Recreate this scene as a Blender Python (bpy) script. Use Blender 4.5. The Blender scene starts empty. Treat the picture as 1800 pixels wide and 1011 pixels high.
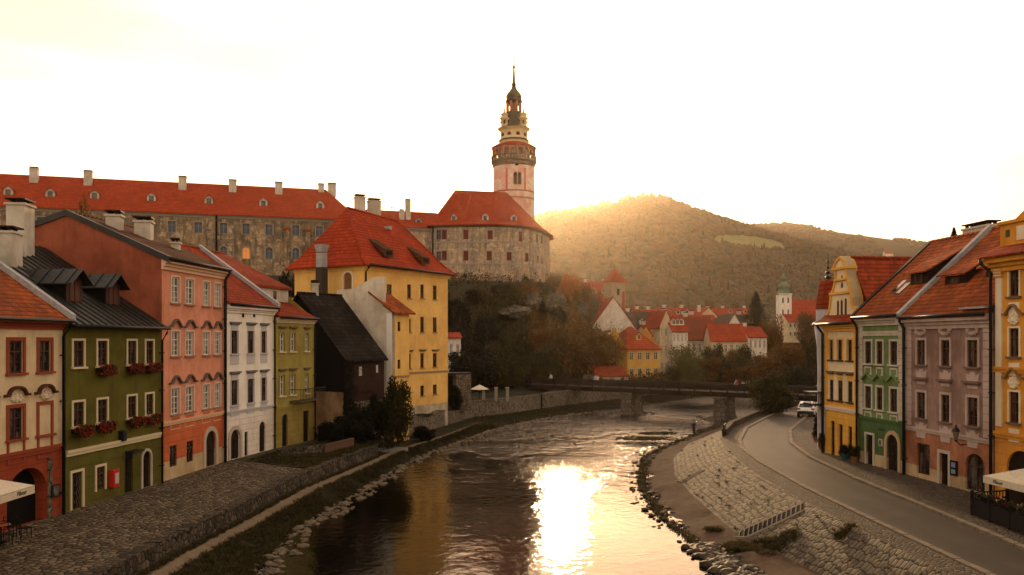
import bpy, bmesh, math, random
import numpy as np
from mathutils import Vector, noise
R = math.radians
rnd = random.Random(7)
C = bpy.context.scene.collection
# ---------------------------------------------------------------- camera, sky, sun, exposure
CAMZ, F, CX, CY = 10.6, 1500.0, 900.0, 600.0
cam = bpy.data.cameras.new('camera'); camo = bpy.data.objects.new('camera', cam); C.objects.link(camo)
camo.location = (0, 0, CAMZ); camo.rotation_euler = (R(90), 0, 0)
cam.sensor_width = 36; cam.lens = 30.0; cam.shift_y = 94.5/1800
cam.clip_start = 0.5; cam.clip_end = 12000
bpy.context.scene.camera = camo
SUN_EL, SUN_AZ = 9.8, 2.6          # degrees above the horizon, degrees to the right of the view
w = bpy.data.worlds.new('World'); bpy.context.scene.world = w; w.use_nodes = True
nt = w.node_tree; nd = nt.nodes; lk = nt.links
sky = nd.new('ShaderNodeTexSky'); sky.sky_type = 'NISHITA'; sky.sun_disc = False
sky.sun_elevation = R(SUN_EL); sky.sun_rotation = R(SUN_AZ)
sky.air_density = 1.0; sky.dust_density = 2.0; sky.ozone_density = 1.0; sky.altitude = 300
tint = nd.new('ShaderNodeMix'); tint.data_type = 'RGBA'; tint.blend_type = 'MULTIPLY'; tint.inputs[0].default_value = 1
tint.inputs[7].default_value = (1.0, 0.70, 0.49, 1)
gm = nd.new('ShaderNodeGamma'); gm.inputs[1].default_value = .40      # thin bright veil evens the sky out
lk.new(sky.outputs[0], gm.inputs[0]); lk.new(gm.outputs[0], tint.inputs[6])
# thin high cloud veil
tc = nd.new('ShaderNodeTexCoord'); mp = nd.new('ShaderNodeMapping'); mp.inputs['Scale'].default_value = (1.2, 1.2, 5)
nz = nd.new('ShaderNodeTexNoise'); nz.inputs['Scale'].default_value = 2.2; nz.inputs['Detail'].default_value = 6
cr = nd.new('ShaderNodeMapRange'); cr.inputs[1].default_value = .35; cr.inputs[2].default_value = .75; cr.inputs[3].default_value = .68; cr.inputs[4].default_value = 1.16
lk.new(tc.outputs['Generated'], mp.inputs[0]); lk.new(mp.outputs[0], nz.inputs['Vector']); lk.new(nz.outputs[0], cr.inputs[0])
mul = nd.new('ShaderNodeVectorMath'); mul.operation = 'SCALE'
lk.new(tint.outputs[2], mul.inputs[0]); lk.new(cr.outputs[0], mul.inputs['Scale'])
bg = nd['Background']; bg.inputs[1].default_value = 0.15
lk.new(mul.outputs[0], bg.inputs[0])
sl = bpy.data.lights.new('sun', 'SUN'); so = bpy.data.objects.new('sun', sl); C.objects.link(so)
sl.energy = 0.6; sl.angle = R(4); sl.color = (1, .66, .34)
sd = Vector((math.sin(R(SUN_AZ))*math.cos(R(SUN_EL)), math.cos(R(SUN_AZ))*math.cos(R(SUN_EL)), math.sin(R(SUN_EL))))
so.rotation_euler = sd.to_track_quat('Z', 'Y').to_euler()
sc = bpy.context.scene
sc.view_settings.view_transform = 'Standard'; sc.view_settings.look = 'None'
sc.view_settings.exposure = 3.1; sc.view_settings.gamma = 1
try:
    sc.cycles.max_bounces = 6; sc.cycles.diffuse_bounces = 3; sc.cycles.volume_bounces = 0
    sc.cycles.use_denoising = True
except Exception: pass

# ---------------------------------------------------------------- helpers
def W(px, py, Y): return Vector(((px-CX)/F*Y, Y, CAMZ+(CY-py)/F*Y))
def lerp(a, b, t): return a+(b-a)*t
def cv(pts):
    ys = [p[0] for p in pts]; xs = [p[1] for p in pts]
    return lambda y: float(np.interp(y, ys, xs))
_m = {}
def mat(name, col=(.5, .5, .5), rough=.85, metal=0.0, emit=None, spec=.12):
    if name in _m: return _m[name]
    m = bpy.data.materials.new(name); m.use_nodes = True
    b = m.node_tree.nodes['Principled BSDF']
    b.inputs['Base Color'].default_value = (*col, 1); b.inputs['Roughness'].default_value = rough
    b.inputs['Metallic'].default_value = metal; b.inputs['Specular IOR Level'].default_value = spec
    if emit: b.inputs['Emission Color'].default_value = (*emit[0], 1); b.inputs['Emission Strength'].default_value = emit[1]
    _m[name] = m; return m
class N:
    """tiny node-graph writer"""
    def __init__(s, m): s.m = m; s.t = m.node_tree; s.b = s.t.nodes['Principled BSDF']
    def new(s, k, **kw):
        n = s.t.nodes.new('ShaderNode'+k)
        for a, v in kw.items(): setattr(n, a, v)
        return n
    def set(s, sock, v):
        if hasattr(v, 'is_linked') or hasattr(v, 'links'): s.t.links.new(v, sock)
        elif isinstance(v, tuple) and len(v) == 3 and sock.type == 'RGBA': sock.default_value = (*v, 1)
        else: sock.default_value = v
    def coord(s, k='Object', scale=(1, 1, 1)):
        t = s.new('TexCoord'); mp = s.new('Mapping'); s.set(mp.inputs[0], t.outputs[k]); mp.inputs['Scale'].default_value = scale
        return mp.outputs[0]
    def noise(s, v, scale, detail=4, rough=.55, dist=0):
        n = s.new('TexNoise'); s.set(n.inputs['Vector'], v); n.inputs['Scale'].default_value = scale
        n.inputs['Detail'].default_value = detail; n.inputs['Roughness'].default_value = rough; n.inputs['Distortion'].default_value = dist
        return n.outputs[0]
    def ramp(s, f, a, b, lo=0., hi=1.):
        n = s.new('MapRange', clamp=True); s.set(n.inputs[0], f); n.inputs[1].default_value = a; n.inputs[2].default_value = b
        n.inputs[3].default_value = lo; n.inputs[4].default_value = hi; return n.outputs[0]
    def mix(s, f, a, b, mode='MIX'):
        n = s.new('Mix', data_type='RGBA', blend_type=mode); s.set(n.inputs[0], f); s.set(n.inputs[6], a); s.set(n.inputs[7], b); return n.outputs[2]
    def math(s, op, a, b=0.0):
        n = s.new('Math', operation=op); s.set(n.inputs[0], a); s.set(n.inputs[1], b); return n.outputs[0]
    def bump(s, h, strength=.5, dist=.05, norm=None):
        n = s.new('Bump'); s.set(n.inputs['Height'], h); n.inputs['Strength'].default_value = strength; n.inputs['Distance'].default_value = dist
        if norm is not None: s.set(n.inputs['Normal'], norm)
        return n.outputs[0]
    def color(s, c): s.set(s.b.inputs['Base Color'], c)
    def normal(s, n): s.set(s.b.inputs['Normal'], n)
def dk(c, k): return tuple(x*k for x in c)

def plaster(name, col, dirt=.5, joints=None):
    if name in _m: return _m[name]
    m = mat(name, col, .9); n = N(m); v = n.coord()
    big = n.noise(v, .45, 6, .65); fine = n.noise(v, 5, 5, .7); st = n.noise(n.coord(scale=(1.6, 1.6, .22)), 1.6, 5, .6)
    c = n.mix(n.ramp(big, .4, .62), col, dk((col[0], col[1]*.93, col[2]*.85), 1-.5*dirt))
    c = n.mix(n.ramp(st, .5, .74, 0, .8*dirt), c, dk(col, .5))
    pt = n.noise(v, 1.1, 3, .5, .8); c = n.mix(n.ramp(pt, .58, .6, 0, .3*dirt), c, dk((col[0], col[1]*.96, col[2]*.9), .72)); c = n.mix(n.ramp(fine, .6, .8, 0, .35*dirt), c, tuple(min(.9, x*1.25+.03) for x in col))
    h = fine
    if joints:                      # drafted masonry joints (rows, columns in metres)
        t = n.new('TexCoord'); br = n.new('TexBrick'); n.set(br.inputs['Vector'], t.outputs['UV'])
        br.inputs['Scale'].default_value = 1; br.inputs['Row Height'].default_value = joints[0]; br.inputs['Brick Width'].default_value = joints[1]
        br.inputs['Mortar Size'].default_value = .014; br.inputs['Mortar Smooth'].default_value = .4
        c = n.mix(n.math('MULTIPLY', br.outputs['Fac'], .55), c, dk(col, .35))
        h = n.math('SUBTRACT', n.math('MULTIPLY', fine, .25), br.outputs['Fac'])
    n.color(c); n.normal(n.bump(h, .6, .03)); return m
def tiles(name, col, col2=None, row=.34, wid=.24, moss=.3, bump=.9):
    if name in _m: return _m[name]
    col2 = col2 or dk(col, .55)
    m = mat(name, col, .9, spec=.06); n = N(m); t = n.new('TexCoord'); uv = t.outputs['UV']
    sep = n.new('SeparateXYZ'); n.set(sep.inputs[0], uv)
    vv = n.math('DIVIDE', sep.outputs[1], row); uu = n.math('DIVIDE', sep.outputs[0], wid)
    vf = n.math('FRACT', vv); fl = n.math('FLOOR', vv); off = n.math('MULTIPLY', n.math('MODULO', fl, 2.0), .5)
    u2 = n.math('ADD', uu, off); uf = n.math('FRACT', u2)
    cb = n.new('CombineXYZ'); n.set(cb.inputs[0], n.math('FLOOR', u2)); n.set(cb.inputs[1], fl)
    wn = n.new('TexWhiteNoise', noise_dimensions='2D'); n.set(wn.inputs['Vector'], cb.outputs[0])
    big = n.noise(n.coord(), .35, 5, .6); mid = n.noise(n.coord(), 2.2, 5, .65)
    c = n.mix(n.ramp(wn.outputs[0], 0, 1, 0, .85), col, col2)
    c = n.mix(n.ramp(big, .42, .6, 0, .75), c, col2)
    c = n.mix(n.ramp(mid, .55, .75, 0, moss), c, (.05, .04, .022))
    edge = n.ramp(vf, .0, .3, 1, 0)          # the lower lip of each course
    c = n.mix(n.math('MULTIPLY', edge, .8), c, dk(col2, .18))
    h = n.math('SUBTRACT', 1.0, vf); hump = n.math('SINE', n.math('MULTIPLY', uf, math.pi))
    h = n.math('ADD', h, n.math('MULTIPLY', hump, .6))
    n.color(c); n.normal(n.bump(h, bump, .05)); return m
def stone(name, size=.45, cols=((.16, .13, .1), (.3, .24, .17), (.1, .085, .07)), joint=(.02, .016, .012), bump=1.0, gap=.06, uv=True, dist=.06, grass=0, sq=1.0, rand=.85):
    if name in _m: return _m[name]
    m = mat(name, cols[0], .8); n = N(m)
    if uv:
        t = n.new('TexCoord'); mp = n.new('Mapping'); n.set(mp.inputs[0], t.outputs['UV']); mp.inputs['Scale'].default_value = (1, sq, 1); v = mp.outputs[0]
    else: v = n.coord()
    wv = n.new('VectorMath', operation='ADD'); n.set(wv.inputs[0], v)
    nn = n.new('TexNoise'); n.set(nn.inputs['Vector'], v); nn.inputs['Scale'].default_value = 1.7
    sc_ = n.new('VectorMath', operation='SCALE'); n.set(sc_.inputs[0], nn.outputs[1]); sc_.inputs['Scale'].default_value = size*.5*rand
    n.set(wv.inputs[1], sc_.outputs[0])
    a = n.new('TexVoronoi', feature='F1', voronoi_dimensions='2D' if uv else '3D'); e = n.new('TexVoronoi', feature='DISTANCE_TO_EDGE', voronoi_dimensions='2D' if uv else '3D')
    for x in (a, e): n.set(x.inputs['Vector'], wv.outputs[0]); x.inputs['Scale'].default_value = 1/size; x.inputs['Randomness'].default_value = rand
    sp = n.new('SeparateColor'); n.set(sp.inputs[0], a.outputs['Color'])
    fine = n.noise(v, 14, 5, .7); big = n.noise(v, .25, 4, .6)
    c = n.mix(n.ramp(sp.outputs[0], .1, .9), cols[0], cols[1]); c = n.mix(n.ramp(sp.outputs[1], .55, .9), c, cols[2])
    c = n.mix(n.ramp(fine, .35, .75, 0, .5), c, dk(cols[2], .7))
    c = n.mix(n.ramp(big, .42, .66, 0, .45), c, dk(cols[0], .55))
    if grass: c = n.mix(n.ramp(n.noise(v, .5, 7, .75), .55, .7, 0, grass), c, (.028, .026, .008))
    j = n.ramp(e.outputs['Distance'], gap*.35, gap*1.6)
    c = n.mix(j, joint, c)
    n.color(c); h = n.math('ADD', n.ramp(e.outputs['Distance'], 0, gap*4), n.math('MULTIPLY', fine, .3))
    h = n.math('ADD', h, n.math('MULTIPLY', sp.outputs[2], .5))
    n.normal(n.bump(h, bump, dist)); return m
def mottled(name, cols, scale=.6, rough=.9, bump=.4, fine=8, uv=False):
    if name in _m: return _m[name]
    m = mat(name, cols[0], rough); n = N(m); v = n.coord()
    a = n.noise(v, scale, 7, .7, .3); b = n.noise(v, scale*3.7, 6, .65); f = n.noise(v, fine, 5, .7)
    c = n.mix(n.ramp(a, .4, .62), cols[0], cols[1]); c = n.mix(n.ramp(b, .5, .7), c, cols[2 % len(cols)])
    c = n.mix(n.ramp(f, .45, .75, 0, .6), c, dk(cols[0], .55)); n.color(c); n.normal(n.bump(f, bump, .03)); return m
def leafmat(name, c1, c2, c3=None, scale=.5, trans=.35):
    if name in _m: return _m[name]
    m = mat(name, c1, .75, spec=.15); n = N(m); v = n.coord(); oi = n.new('ObjectInfo')
    a = n.noise(v, scale, 3, .6); g = n.new('NewGeometry')
    c = n.mix(n.ramp(a, .38, .62), c1, c2)
    c = n.mix(n.math('MULTIPLY', g.outputs['Random Per Island'], .6), c, c3 or dk(c2, 1.5))
    c = n.mix(n.ramp(oi.outputs['Random'], 0, 1, 0, .45), c, dk(c1, .6))
    n.color(c)
    tr = n.new('BsdfTranslucent'); n.set(tr.inputs[0], c); mx = n.new('MixShader'); mx.inputs[0].default_value = trans
    out = n.t.nodes['Material Output']; n.t.links.new(n.b.outputs[0], mx.inputs[1]); n.t.links.new(tr.outputs[0], mx.inputs[2]); n.t.links.new(mx.outputs[0], out.inputs[0])
    return m

def tag(o, label=None, cat=None, group=None, kind=None):
    if label: o['label'] = label
    if cat: o['category'] = cat
    if group: o['group'] = group
    if kind: o['kind'] = kind
    return o
def thing(name, label, cat, loc=(0, 0, 0), group=None, rz=0):
    o = bpy.data.objects.new(name, None); C.objects.link(o); o.location = loc; o.rotation_euler[2] = rz; o.empty_display_size = .2
    return tag(o, label, cat, group)
def wloc(o):
    v = Vector(o.location)
    while o.parent: o = o.parent; v += Vector(o.location)
    return v
class MB:
    def __init__(s): s.v = []; s.f = []; s.mi = []; s.ms = []; s.sm = []
    def m(s, mt):
        if mt not in s.ms: s.ms.append(mt)
        return s.ms.index(mt)
    def poly(s, pts, mt, smooth=False):
        i = len(s.v); s.v += [tuple(p) for p in pts]; s.f.append(tuple(range(i, i+len(pts)))); s.mi.append(s.m(mt)); s.sm.append(smooth)
    def mesh(s, vs, fs, mt, smooth=False):
        i = len(s.v); s.v += [tuple(p) for p in vs]; k = s.m(mt)
        for f in fs: s.f.append(tuple(i+a for a in f)); s.mi.append(k); s.sm.append(smooth)
    def hexa(s, p, mt):            # 8 points: bottom ring 0-3, top ring 4-7
        s.mesh(p, [(3, 2, 1, 0), (4, 5, 6, 7), (0, 1, 5, 4), (1, 2, 6, 5), (2, 3, 7, 6), (3, 0, 4, 7)], mt)
    def box(s, c, d, mt, rz=0, taper=1):
        ca, sa = math.cos(rz), math.sin(rz); p = []
        for k, t in ((-.5, 1), (.5, taper)):
            for a, b in ((-.5, -.5), (.5, -.5), (.5, .5), (-.5, .5)):
                x, y = a*d[0]*t, b*d[1]*t; p.append((c[0]+x*ca-y*sa, c[1]+x*sa+y*ca, c[2]+k*d[2]))
        s.hexa(p, mt)
    def fbox(s, fr, u0, u1, z0, z1, d0, d1, mt):
        s.hexa([fr.p(u0, z0, d1), fr.p(u1, z0, d1), fr.p(u1, z0, d0), fr.p(u0, z0, d0), fr.p(u0, z1, d1), fr.p(u1, z1, d1), fr.p(u1, z1, d0), fr.p(u0, z1, d0)], mt)
    def fprism(s, fr, pts, d0, d1, mt):     # outline (u,z) counter-clockwise from outside, between depths d0<d1
        n = len(pts); a = [fr.p(u, z, d1) for u, z in pts]; b = [fr.p(u, z, d0) for u, z in pts]
        s.mesh(a+b, [tuple(range(n)), tuple(range(2*n-1, n-1, -1))]+[(i, n+i, n+(i+1) % n, (i+1) % n) for i in range(n)], mt)
    def slab(s, pts, th, mt, mt2=None):     # polygon, extruded down
        n = len(pts); a = [Vector(p) for p in pts]; b = [p-Vector((0, 0, th)) for p in a]
        s.mesh(a, [tuple(range(n))], mt); s.mesh(b, [tuple(range(n-1, -1, -1))], mt2 or mt)
        s.mesh(a+b, [(i, n+i, n+(i+1) % n, (i+1) % n) for i in range(n)], mt2 or mt)
    def tube(s, pts, r, mt, seg=6, r2=None, caps=True):
        pts = [Vector(p) for p in pts]; rings = []
        for i, p in enumerate(pts):
            d = (pts[min(i+1, len(pts)-1)]-pts[max(i-1, 0)]).normalized()
            a = d.cross(Vector((0, 0, 1)) if abs(d.z) < .9 else Vector((1, 0, 0))).normalized(); b = d.cross(a)
            rr = r if r2 is None else lerp(r, r2, i/(len(pts)-1))
            rings.append([p+a*rr*math.cos(t)+b*rr*math.sin(t) for t in [2*math.pi*k/seg for k in range(seg)]])
        vs = [q for g in rings for q in g]; fs = []
        for i in range(len(pts)-1):
            for k in range(seg): fs.append((i*seg+k, i*seg+(k+1) % seg, (i+1)*seg+(k+1) % seg, (i+1)*seg+k))
        if caps: fs += [tuple(range(seg-1, -1, -1)), tuple(range(len(vs)-seg, len(vs)))]
        s.mesh(vs, fs, mt, True)
    def lathe(s, c, prof, mt, seg=24, smooth=True, rot=0, capt=True):
        vs = []; fs = []; n = len(prof)
        for r, z in prof:
            for k in range(seg):
                t = 2*math.pi*k/seg+rot; vs.append((c[0]+r*math.cos(t), c[1]+r*math.sin(t), c[2]+z))
        for i in range(n-1):
            for k in range(seg): fs.append((i*seg+k, i*seg+(k+1) % seg, (i+1)*seg+(k+1) % seg, (i+1)*seg+k))
        if capt: fs.append(tuple(range((n-1)*seg, n*seg)))
        s.mesh(vs, fs, mt, smooth)
    def ball(s, c, r, mt, sub=1, sq=(1, 1, 1), jit=0, rng=rnd):
        bm = bmesh.new(); bmesh.ops.create_icosphere(bm, subdivisions=sub, radius=1)
        vs = []
        for v in bm.verts:
            k = 1+jit*(rng.random()-.5)*2; vs.append((c[0]+v.co.x*r*sq[0]*k, c[1]+v.co.y*r*sq[1]*k, c[2]+v.co.z*r*sq[2]*k))
        fs = [tuple(v.index for v in f.verts) for f in bm.faces]; bm.free(); s.mesh(vs, fs, mt, jit == 0)
    def build(s, name, parent=None, mt=None, uv=True, bevel=0):
        me = bpy.data.meshes.new(name); off = wloc(parent) if parent else Vector((0, 0, 0))
        va = np.array(s.v, dtype=float).reshape(-1, 3)
        me.from_pydata((va-np.array(off)).tolist(), [], s.f)
        for m_ in s.ms: me.materials.append(m_)
        me.polygons.foreach_set('material_index', s.mi); me.polygons.foreach_set('use_smooth', s.sm)
        if uv:
            l = me.uv_layers.new(name='UVMap'); nl = len(me.loops)
            nor = np.zeros(len(me.polygons)*3); me.polygons.foreach_get('normal', nor); nor = nor.reshape(-1, 3)
            tot = np.zeros(len(me.polygons), dtype=int); me.polygons.foreach_get('loop_total', tot)
            li = np.zeros(nl, dtype=int); me.loops.foreach_get('vertex_index', li)
            nn = np.repeat(nor, tot, axis=0); p = va[li]
            t = np.stack([-nn[:, 1], nn[:, 0], np.zeros(nl)], 1); L = np.linalg.norm(t, axis=1); fl = L < .3
            t[fl] = (1, 0, 0); L[fl] = 1; t /= L[:, None]; b = np.cross(nn, t); b[fl] = (0, 1, 0)
            l.data.foreach_set('uv', np.stack([(p*t).sum(1), (p*b).sum(1)], 1).ravel())
        me.update(); me.validate()
        o = bpy.data.objects.new(name, me); C.objects.link(o); o.parent = parent
        if bevel:
            md = o.modifiers.new('b', 'BEVEL'); md.width = bevel; md.segments = 2; md.limit_method = 'ANGLE'
        return o
class Fr:
    """vertical wall plane from A (left as seen from outside) to B (right)"""
    def __init__(s, A, B):
        s.A = Vector((A[0], A[1])); B = Vector((B[0], B[1])); s.L = (B-s.A).length; s.u = (B-s.A)/s.L; s.n = Vector((s.u.y, -s.u.x)); s.B = B
    def p(s, u, z, d=0): q = s.A+s.u*u+s.n*d; return Vector((q.x, q.y, z))
    def uz(s, px, py, d=0):
        D = Vector(((px-CX)/F, 1)); A = s.A+s.n*d; t = A.dot(s.n)/D.dot(s.n); P = D*t
        return (P-A).dot(s.u), CAMZ+(CY-py)/F*t
    def U(s, px): return s.uz(px, 600)[0]
    def Z(s, px, py): return s.uz(px, py)[1]
    def rz(s): return math.atan2(s.u.y, s.u.x)
def arcpts(u0, u1, zs, z1, n=14):
    um = (u0+u1)/2; return [(um-(u1-u0)/2*math.cos(math.pi*i/n), zs+(z1-zs)*math.sin(math.pi*i/n)) for i in range(n+1)]
def wallgrid(mb, fr, u0, u1, z0, z1, ops, mt, rev=.13, rmt=None):
    """wall area with real openings; ops = (ua,ub,za,zb,arched)"""
    us = sorted({u0, u1, *[min(max(x, u0), u1) for o in ops for x in o[:2]]}); zs = sorted({z0, z1, *[min(max(x, z0), z1) for o in ops for x in o[2:4]]})
    for j in range(len(zs)-1):
        a = None
        for i in range(len(us)):
            solid = i < len(us)-1 and not any(o[0]-1e-6 <= (us[i]+us[i+1])/2 <= o[1]+1e-6 and o[2] <= (zs[j]+zs[j+1])/2 <= o[3] for o in ops)
            if solid and a is None: a = us[i]
            if not solid and a is not None:
                b = us[i]; mb.poly([fr.p(a, zs[j]), fr.p(b, zs[j]), fr.p(b, zs[j+1]), fr.p(a, zs[j+1])], mt); a = None
    for o in ops:
        a, b, za, zb = o[:4]; arch = len(o) > 4 and o[4]
        if zb <= z0 or za >= z1: continue
        lo, hi = max(za, z0), min(zb, z1); r = rmt or mt
        if arch and zb <= z1+1e-6:
            sp = zb-(b-a)/2*arch; sp = max(sp, lo)
            ap = arcpts(a, b, sp, zb); n = len(ap)
            for k in range(n-1):
                c = (a, zb) if k < n//2 else (b, zb)
                mb.poly([fr.p(*ap[k]), fr.p(*ap[k+1]), fr.p(*c)][::-1], mt)
                mb.poly([fr.p(*ap[k]), fr.p(*ap[k+1]), fr.p(*ap[k+1], -rev), fr.p(*ap[k], -rev)], r)
            hi2 = sp
        else:
            hi2 = hi
            if zb <= z1+1e-6: mb.poly([fr.p(a, zb), fr.p(a, zb, -rev), fr.p(b, zb, -rev), fr.p(b, zb)], r)
        mb.poly([fr.p(a, lo), fr.p(a, lo, -rev), fr.p(a, hi2, -rev), fr.p(a, hi2)], r)
        mb.poly([fr.p(b, hi2), fr.p(b, hi2, -rev), fr.p(b, lo, -rev), fr.p(b, lo)], r)
        if za >= z0: mb.poly([fr.p(b, za), fr.p(b, za, -rev), fr.p(a, za, -rev), fr.p(a, za)], r)
# ---------------------------------------------------------------- shared materials
GLASS = mat('window_glass', (.012, .011, .011), .08, spec=.5)
def curtains(m, dark, pale, amt):
    n = N(m); a = n.noise(n.coord(scale=(1.4, 1.4, .5)), 1.3, 3, .6); st = n.noise(n.coord(scale=(9, 9, .3)), 2, 2, .5)
    c = n.mix(n.math('MULTIPLY', n.ramp(a, .5, .56), n.ramp(st, .35, .65, .3, amt)), dark, pale); n.color(c)
curtains(GLASS, (.010, .009, .009), (.13, .10, .075), .8)
GLASSC = mat('curtained_glass', (.2, .18, .16), .25, spec=.6); curtains(GLASSC, (.07, .06, .055), (.36, .32, .28), 1)
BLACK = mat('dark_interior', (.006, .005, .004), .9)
WOODD = mottled('dark_wood', [(.014, .007, .004), (.022, .011, .006), (.009, .005, .003)], 2, .7)
WFRAME = mat('white_frame_paint', (.62, .57, .5), .5)
BFRAME = mat('brown_frame_paint', (.06, .025, .014), .5)
METAL = mat('dark_gutter_metal', (.02, .018, .018), .45, metal=.3)
ZINC = mottled('zinc_flashing', [(.32, .3, .29), (.24, .23, .23), (.4, .38, .36)], 1.5, .5)
WHITEW = plaster('white_chimney_plaster', (.52, .46, .38), .6)
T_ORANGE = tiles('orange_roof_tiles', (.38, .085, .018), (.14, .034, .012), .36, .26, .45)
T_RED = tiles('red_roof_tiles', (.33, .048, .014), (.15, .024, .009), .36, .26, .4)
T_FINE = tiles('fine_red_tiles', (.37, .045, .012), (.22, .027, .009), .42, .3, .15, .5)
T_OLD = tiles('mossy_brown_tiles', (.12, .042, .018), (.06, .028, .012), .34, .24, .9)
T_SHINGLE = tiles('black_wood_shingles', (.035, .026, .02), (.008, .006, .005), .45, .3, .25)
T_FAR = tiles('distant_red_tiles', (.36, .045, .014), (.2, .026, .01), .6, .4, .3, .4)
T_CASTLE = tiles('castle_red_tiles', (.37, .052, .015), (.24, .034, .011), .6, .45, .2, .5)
def seam_mat():
    m = mat('black_seamed_metal', (.012, .011, .010), .5, metal=.2, spec=.4); n = N(m); c = n.noise(n.coord(), .8, 6, .7)
    n.color(n.mix(n.ramp(c, .4, .7), (.010, .009, .008), (.026, .021, .015))); n.normal(n.bump(n.noise(n.coord(), 3, 4), .25, .03)); return m
SEAM = seam_mat()

# ---------------------------------------------------------------- house parts
def window(par, fr, a, b, z0, z1, fm=BFRAME, sur=None, sw=.1, sill=None, rec=.1, glass=GLASS, arch=0, cross=True, panes=3, surd=.05, name='window', simple=False):
    mb = MB(); t = .07 if (b-a) > .7 else .05; d0, d1 = -rec-.04, -rec+.04
    if arch:
        sp = z1-(b-a)/2*arch; ap = arcpts(a, b, sp, z1); ip = arcpts(a+t, b-t, sp, z1-t)
        for k in range(len(ap)-1): mb.fprism(fr, [ap[k], ip[k], ip[k+1], ap[k+1]][::-1], d0, d1, fm)
    else: sp = z1-t; mb.fbox(fr, a, b, sp, z1, d0, d1, fm)
    mb.fbox(fr, a, a+t, z0, sp, d0, d1, fm); mb.fbox(fr, b-t, b, z0, sp, d0, d1, fm); mb.fbox(fr, a+t, b-t, z0, z0+t, d0, d1, fm)
    m_ = (a+b)/2
    if not simple:
        tz = lerp(z0, z1, .66)
        if cross: mb.fbox(fr, m_-.035, m_+.035, z0+t, z1-t if not arch else z1-.15, d0+.005, d1-.005, fm); mb.fbox(fr, a+t, b-t, tz-.03, tz+.03, d0+.01, d1+.01, fm)
        if panes > 2:
            for zz in np.linspace(z0, tz, panes)[1:-1]: mb.fbox(fr, a+t, b-t, zz-.014, zz+.014, d0+.015, d1-.02, fm)
    w = mb.build(name, par)
    p = MB()
    if arch: p.poly([fr.p(u, z, -rec-.02) for u, z in [(a, z0)]+[(b, z0)]+ap[::-1]], glass)
    else: p.poly([fr.p(a, z0, -rec-.02), fr.p(b, z0, -rec-.02), fr.p(b, z1, -rec-.02), fr.p(a, z1, -rec-.02)], glass)
    p.build('pane', w)
    if sur:
        s = MB()
        if arch:
            op = arcpts(a-sw, b+sw, sp, z1+sw); ap2 = arcpts(a, b, sp, z1)
            for k in range(len(op)-1): s.fprism(fr, [op[k], ap2[k], ap2[k+1], op[k+1]][::-1], -.02, surd, sur)
            s.fbox(fr, a-sw, a, z0, sp, -.02, surd, sur); s.fbox(fr, b, b+sw, z0, sp, -.02, surd, sur)
        else:
            s.fbox(fr, a-sw, a, z0-sw*.5, z1+sw, -.02, surd, sur); s.fbox(fr, b, b+sw, z0-sw*.5, z1+sw, -.02, surd, sur); s.fbox(fr, a, b, z1, z1+sw, -.02, surd-.002, sur)
        s.build('surround', w)
    if sill:
        s = MB(); s.fbox(fr, a-sw-.06, b+sw+.06, z0-.1, z0, -rec, .14, sill); s.build('sill', w)
    return w
def hood(par, fr, a, b, z, mt, shape='flat', h=.35, name='window_hood'):
    mb = MB()
    if shape == 'flat': mb.fbox(fr, a, b, z, z+h*.4, -.02, .22, mt); mb.fbox(fr, a+.08, b-.08, z-h*.3, z, -.02, .12, mt)
    else:
        n = 16; m_ = (a+b)/2; hw = (b-a)/2; pts = []
        for i in range(n+1):
            x = -1+2*i/n
            if shape == 'wave': y = h*(max(0, math.cos(x*math.pi/2*1.35))**1.2)
            elif shape == 'peak': y = h*max(0, 1-abs(x)*1.1)
            else: y = h*math.sqrt(max(0, 1-min(1, abs(x)/.72)**2))
            pts.append((m_+x*hw, z+y))
        for i in range(n):
            (a0, y0), (a1, y1) = pts[i], pts[i+1]
            mb.hexa([fr.p(a0, y0-.11, .2), fr.p(a1, y1-.11, .2), fr.p(a1, y1-.11, -.02), fr.p(a0, y0-.11, -.02), fr.p(a0, y0, .2), fr.p(a1, y1, .2), fr.p(a1, y1, -.02), fr.p(a0, y0, -.02)], mt)
    return mb.build(name, par)
def door(par, fr, a, b, z0, z1, arch=0, mt=WOODD, sur=None, sw=.16, rec=.12, name='door'):
    mb = MB(); ap = arcpts(a, b, z1-(b-a)/2*arch, z1) if arch else [(a, z1), (b, z1)]
    mb.poly([fr.p(u, z, -rec) for u, z in [(a, z0), (b, z0)]+ap[::-1]], mt)
    zt = z1-(b-a)/2*arch if arch else z1; m_ = (a+b)/2
    mb.fbox(fr, m_-.03, m_+.03, z0+.02, zt, -rec-.01, -rec+.04, mt)
    mb.fbox(fr, a+.02, b-.02, zt-.08, zt, -rec-.01, -rec+.05, mt)
    for s0, s1 in ((a+.08, m_-.1), (m_+.1, b-.08)):
        for q0, q1 in ((.08, .42), (.5, .93)): mb.fbox(fr, s0, s1, lerp(z0, zt, q0), lerp(z0, zt, q1), -rec-.01, -rec+.025, mt)
    d = mb.build(name, par)
    h = MB(); h.fbox(fr, m_+.05, m_+.09, z0+1.0, z0+1.12, -rec, -rec+.1, METAL); h.build('handle', d)
    if sur:
        s = MB(); sp = z1-(b-a)/2*arch if arch else z1
        if arch:
            op = arcpts(a-sw, b+sw, sp, z1+sw); ap2 = arcpts(a, b, sp, z1)
            for k in range(len(op)-1): s.fprism(fr, [op[k], ap2[k], ap2[k+1], op[k+1]][::-1], -.02, .07, sur)
        else: s.fbox(fr, a-sw, b+sw, z1, z1+sw, -.02, .07, sur)
        s.fbox(fr, a-sw, a, z0, sp, -.02, .07, sur); s.fbox(fr, b, b+sw, z0, sp, -.02, .07, sur); s.build('door_surround', d)
    return d
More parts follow.
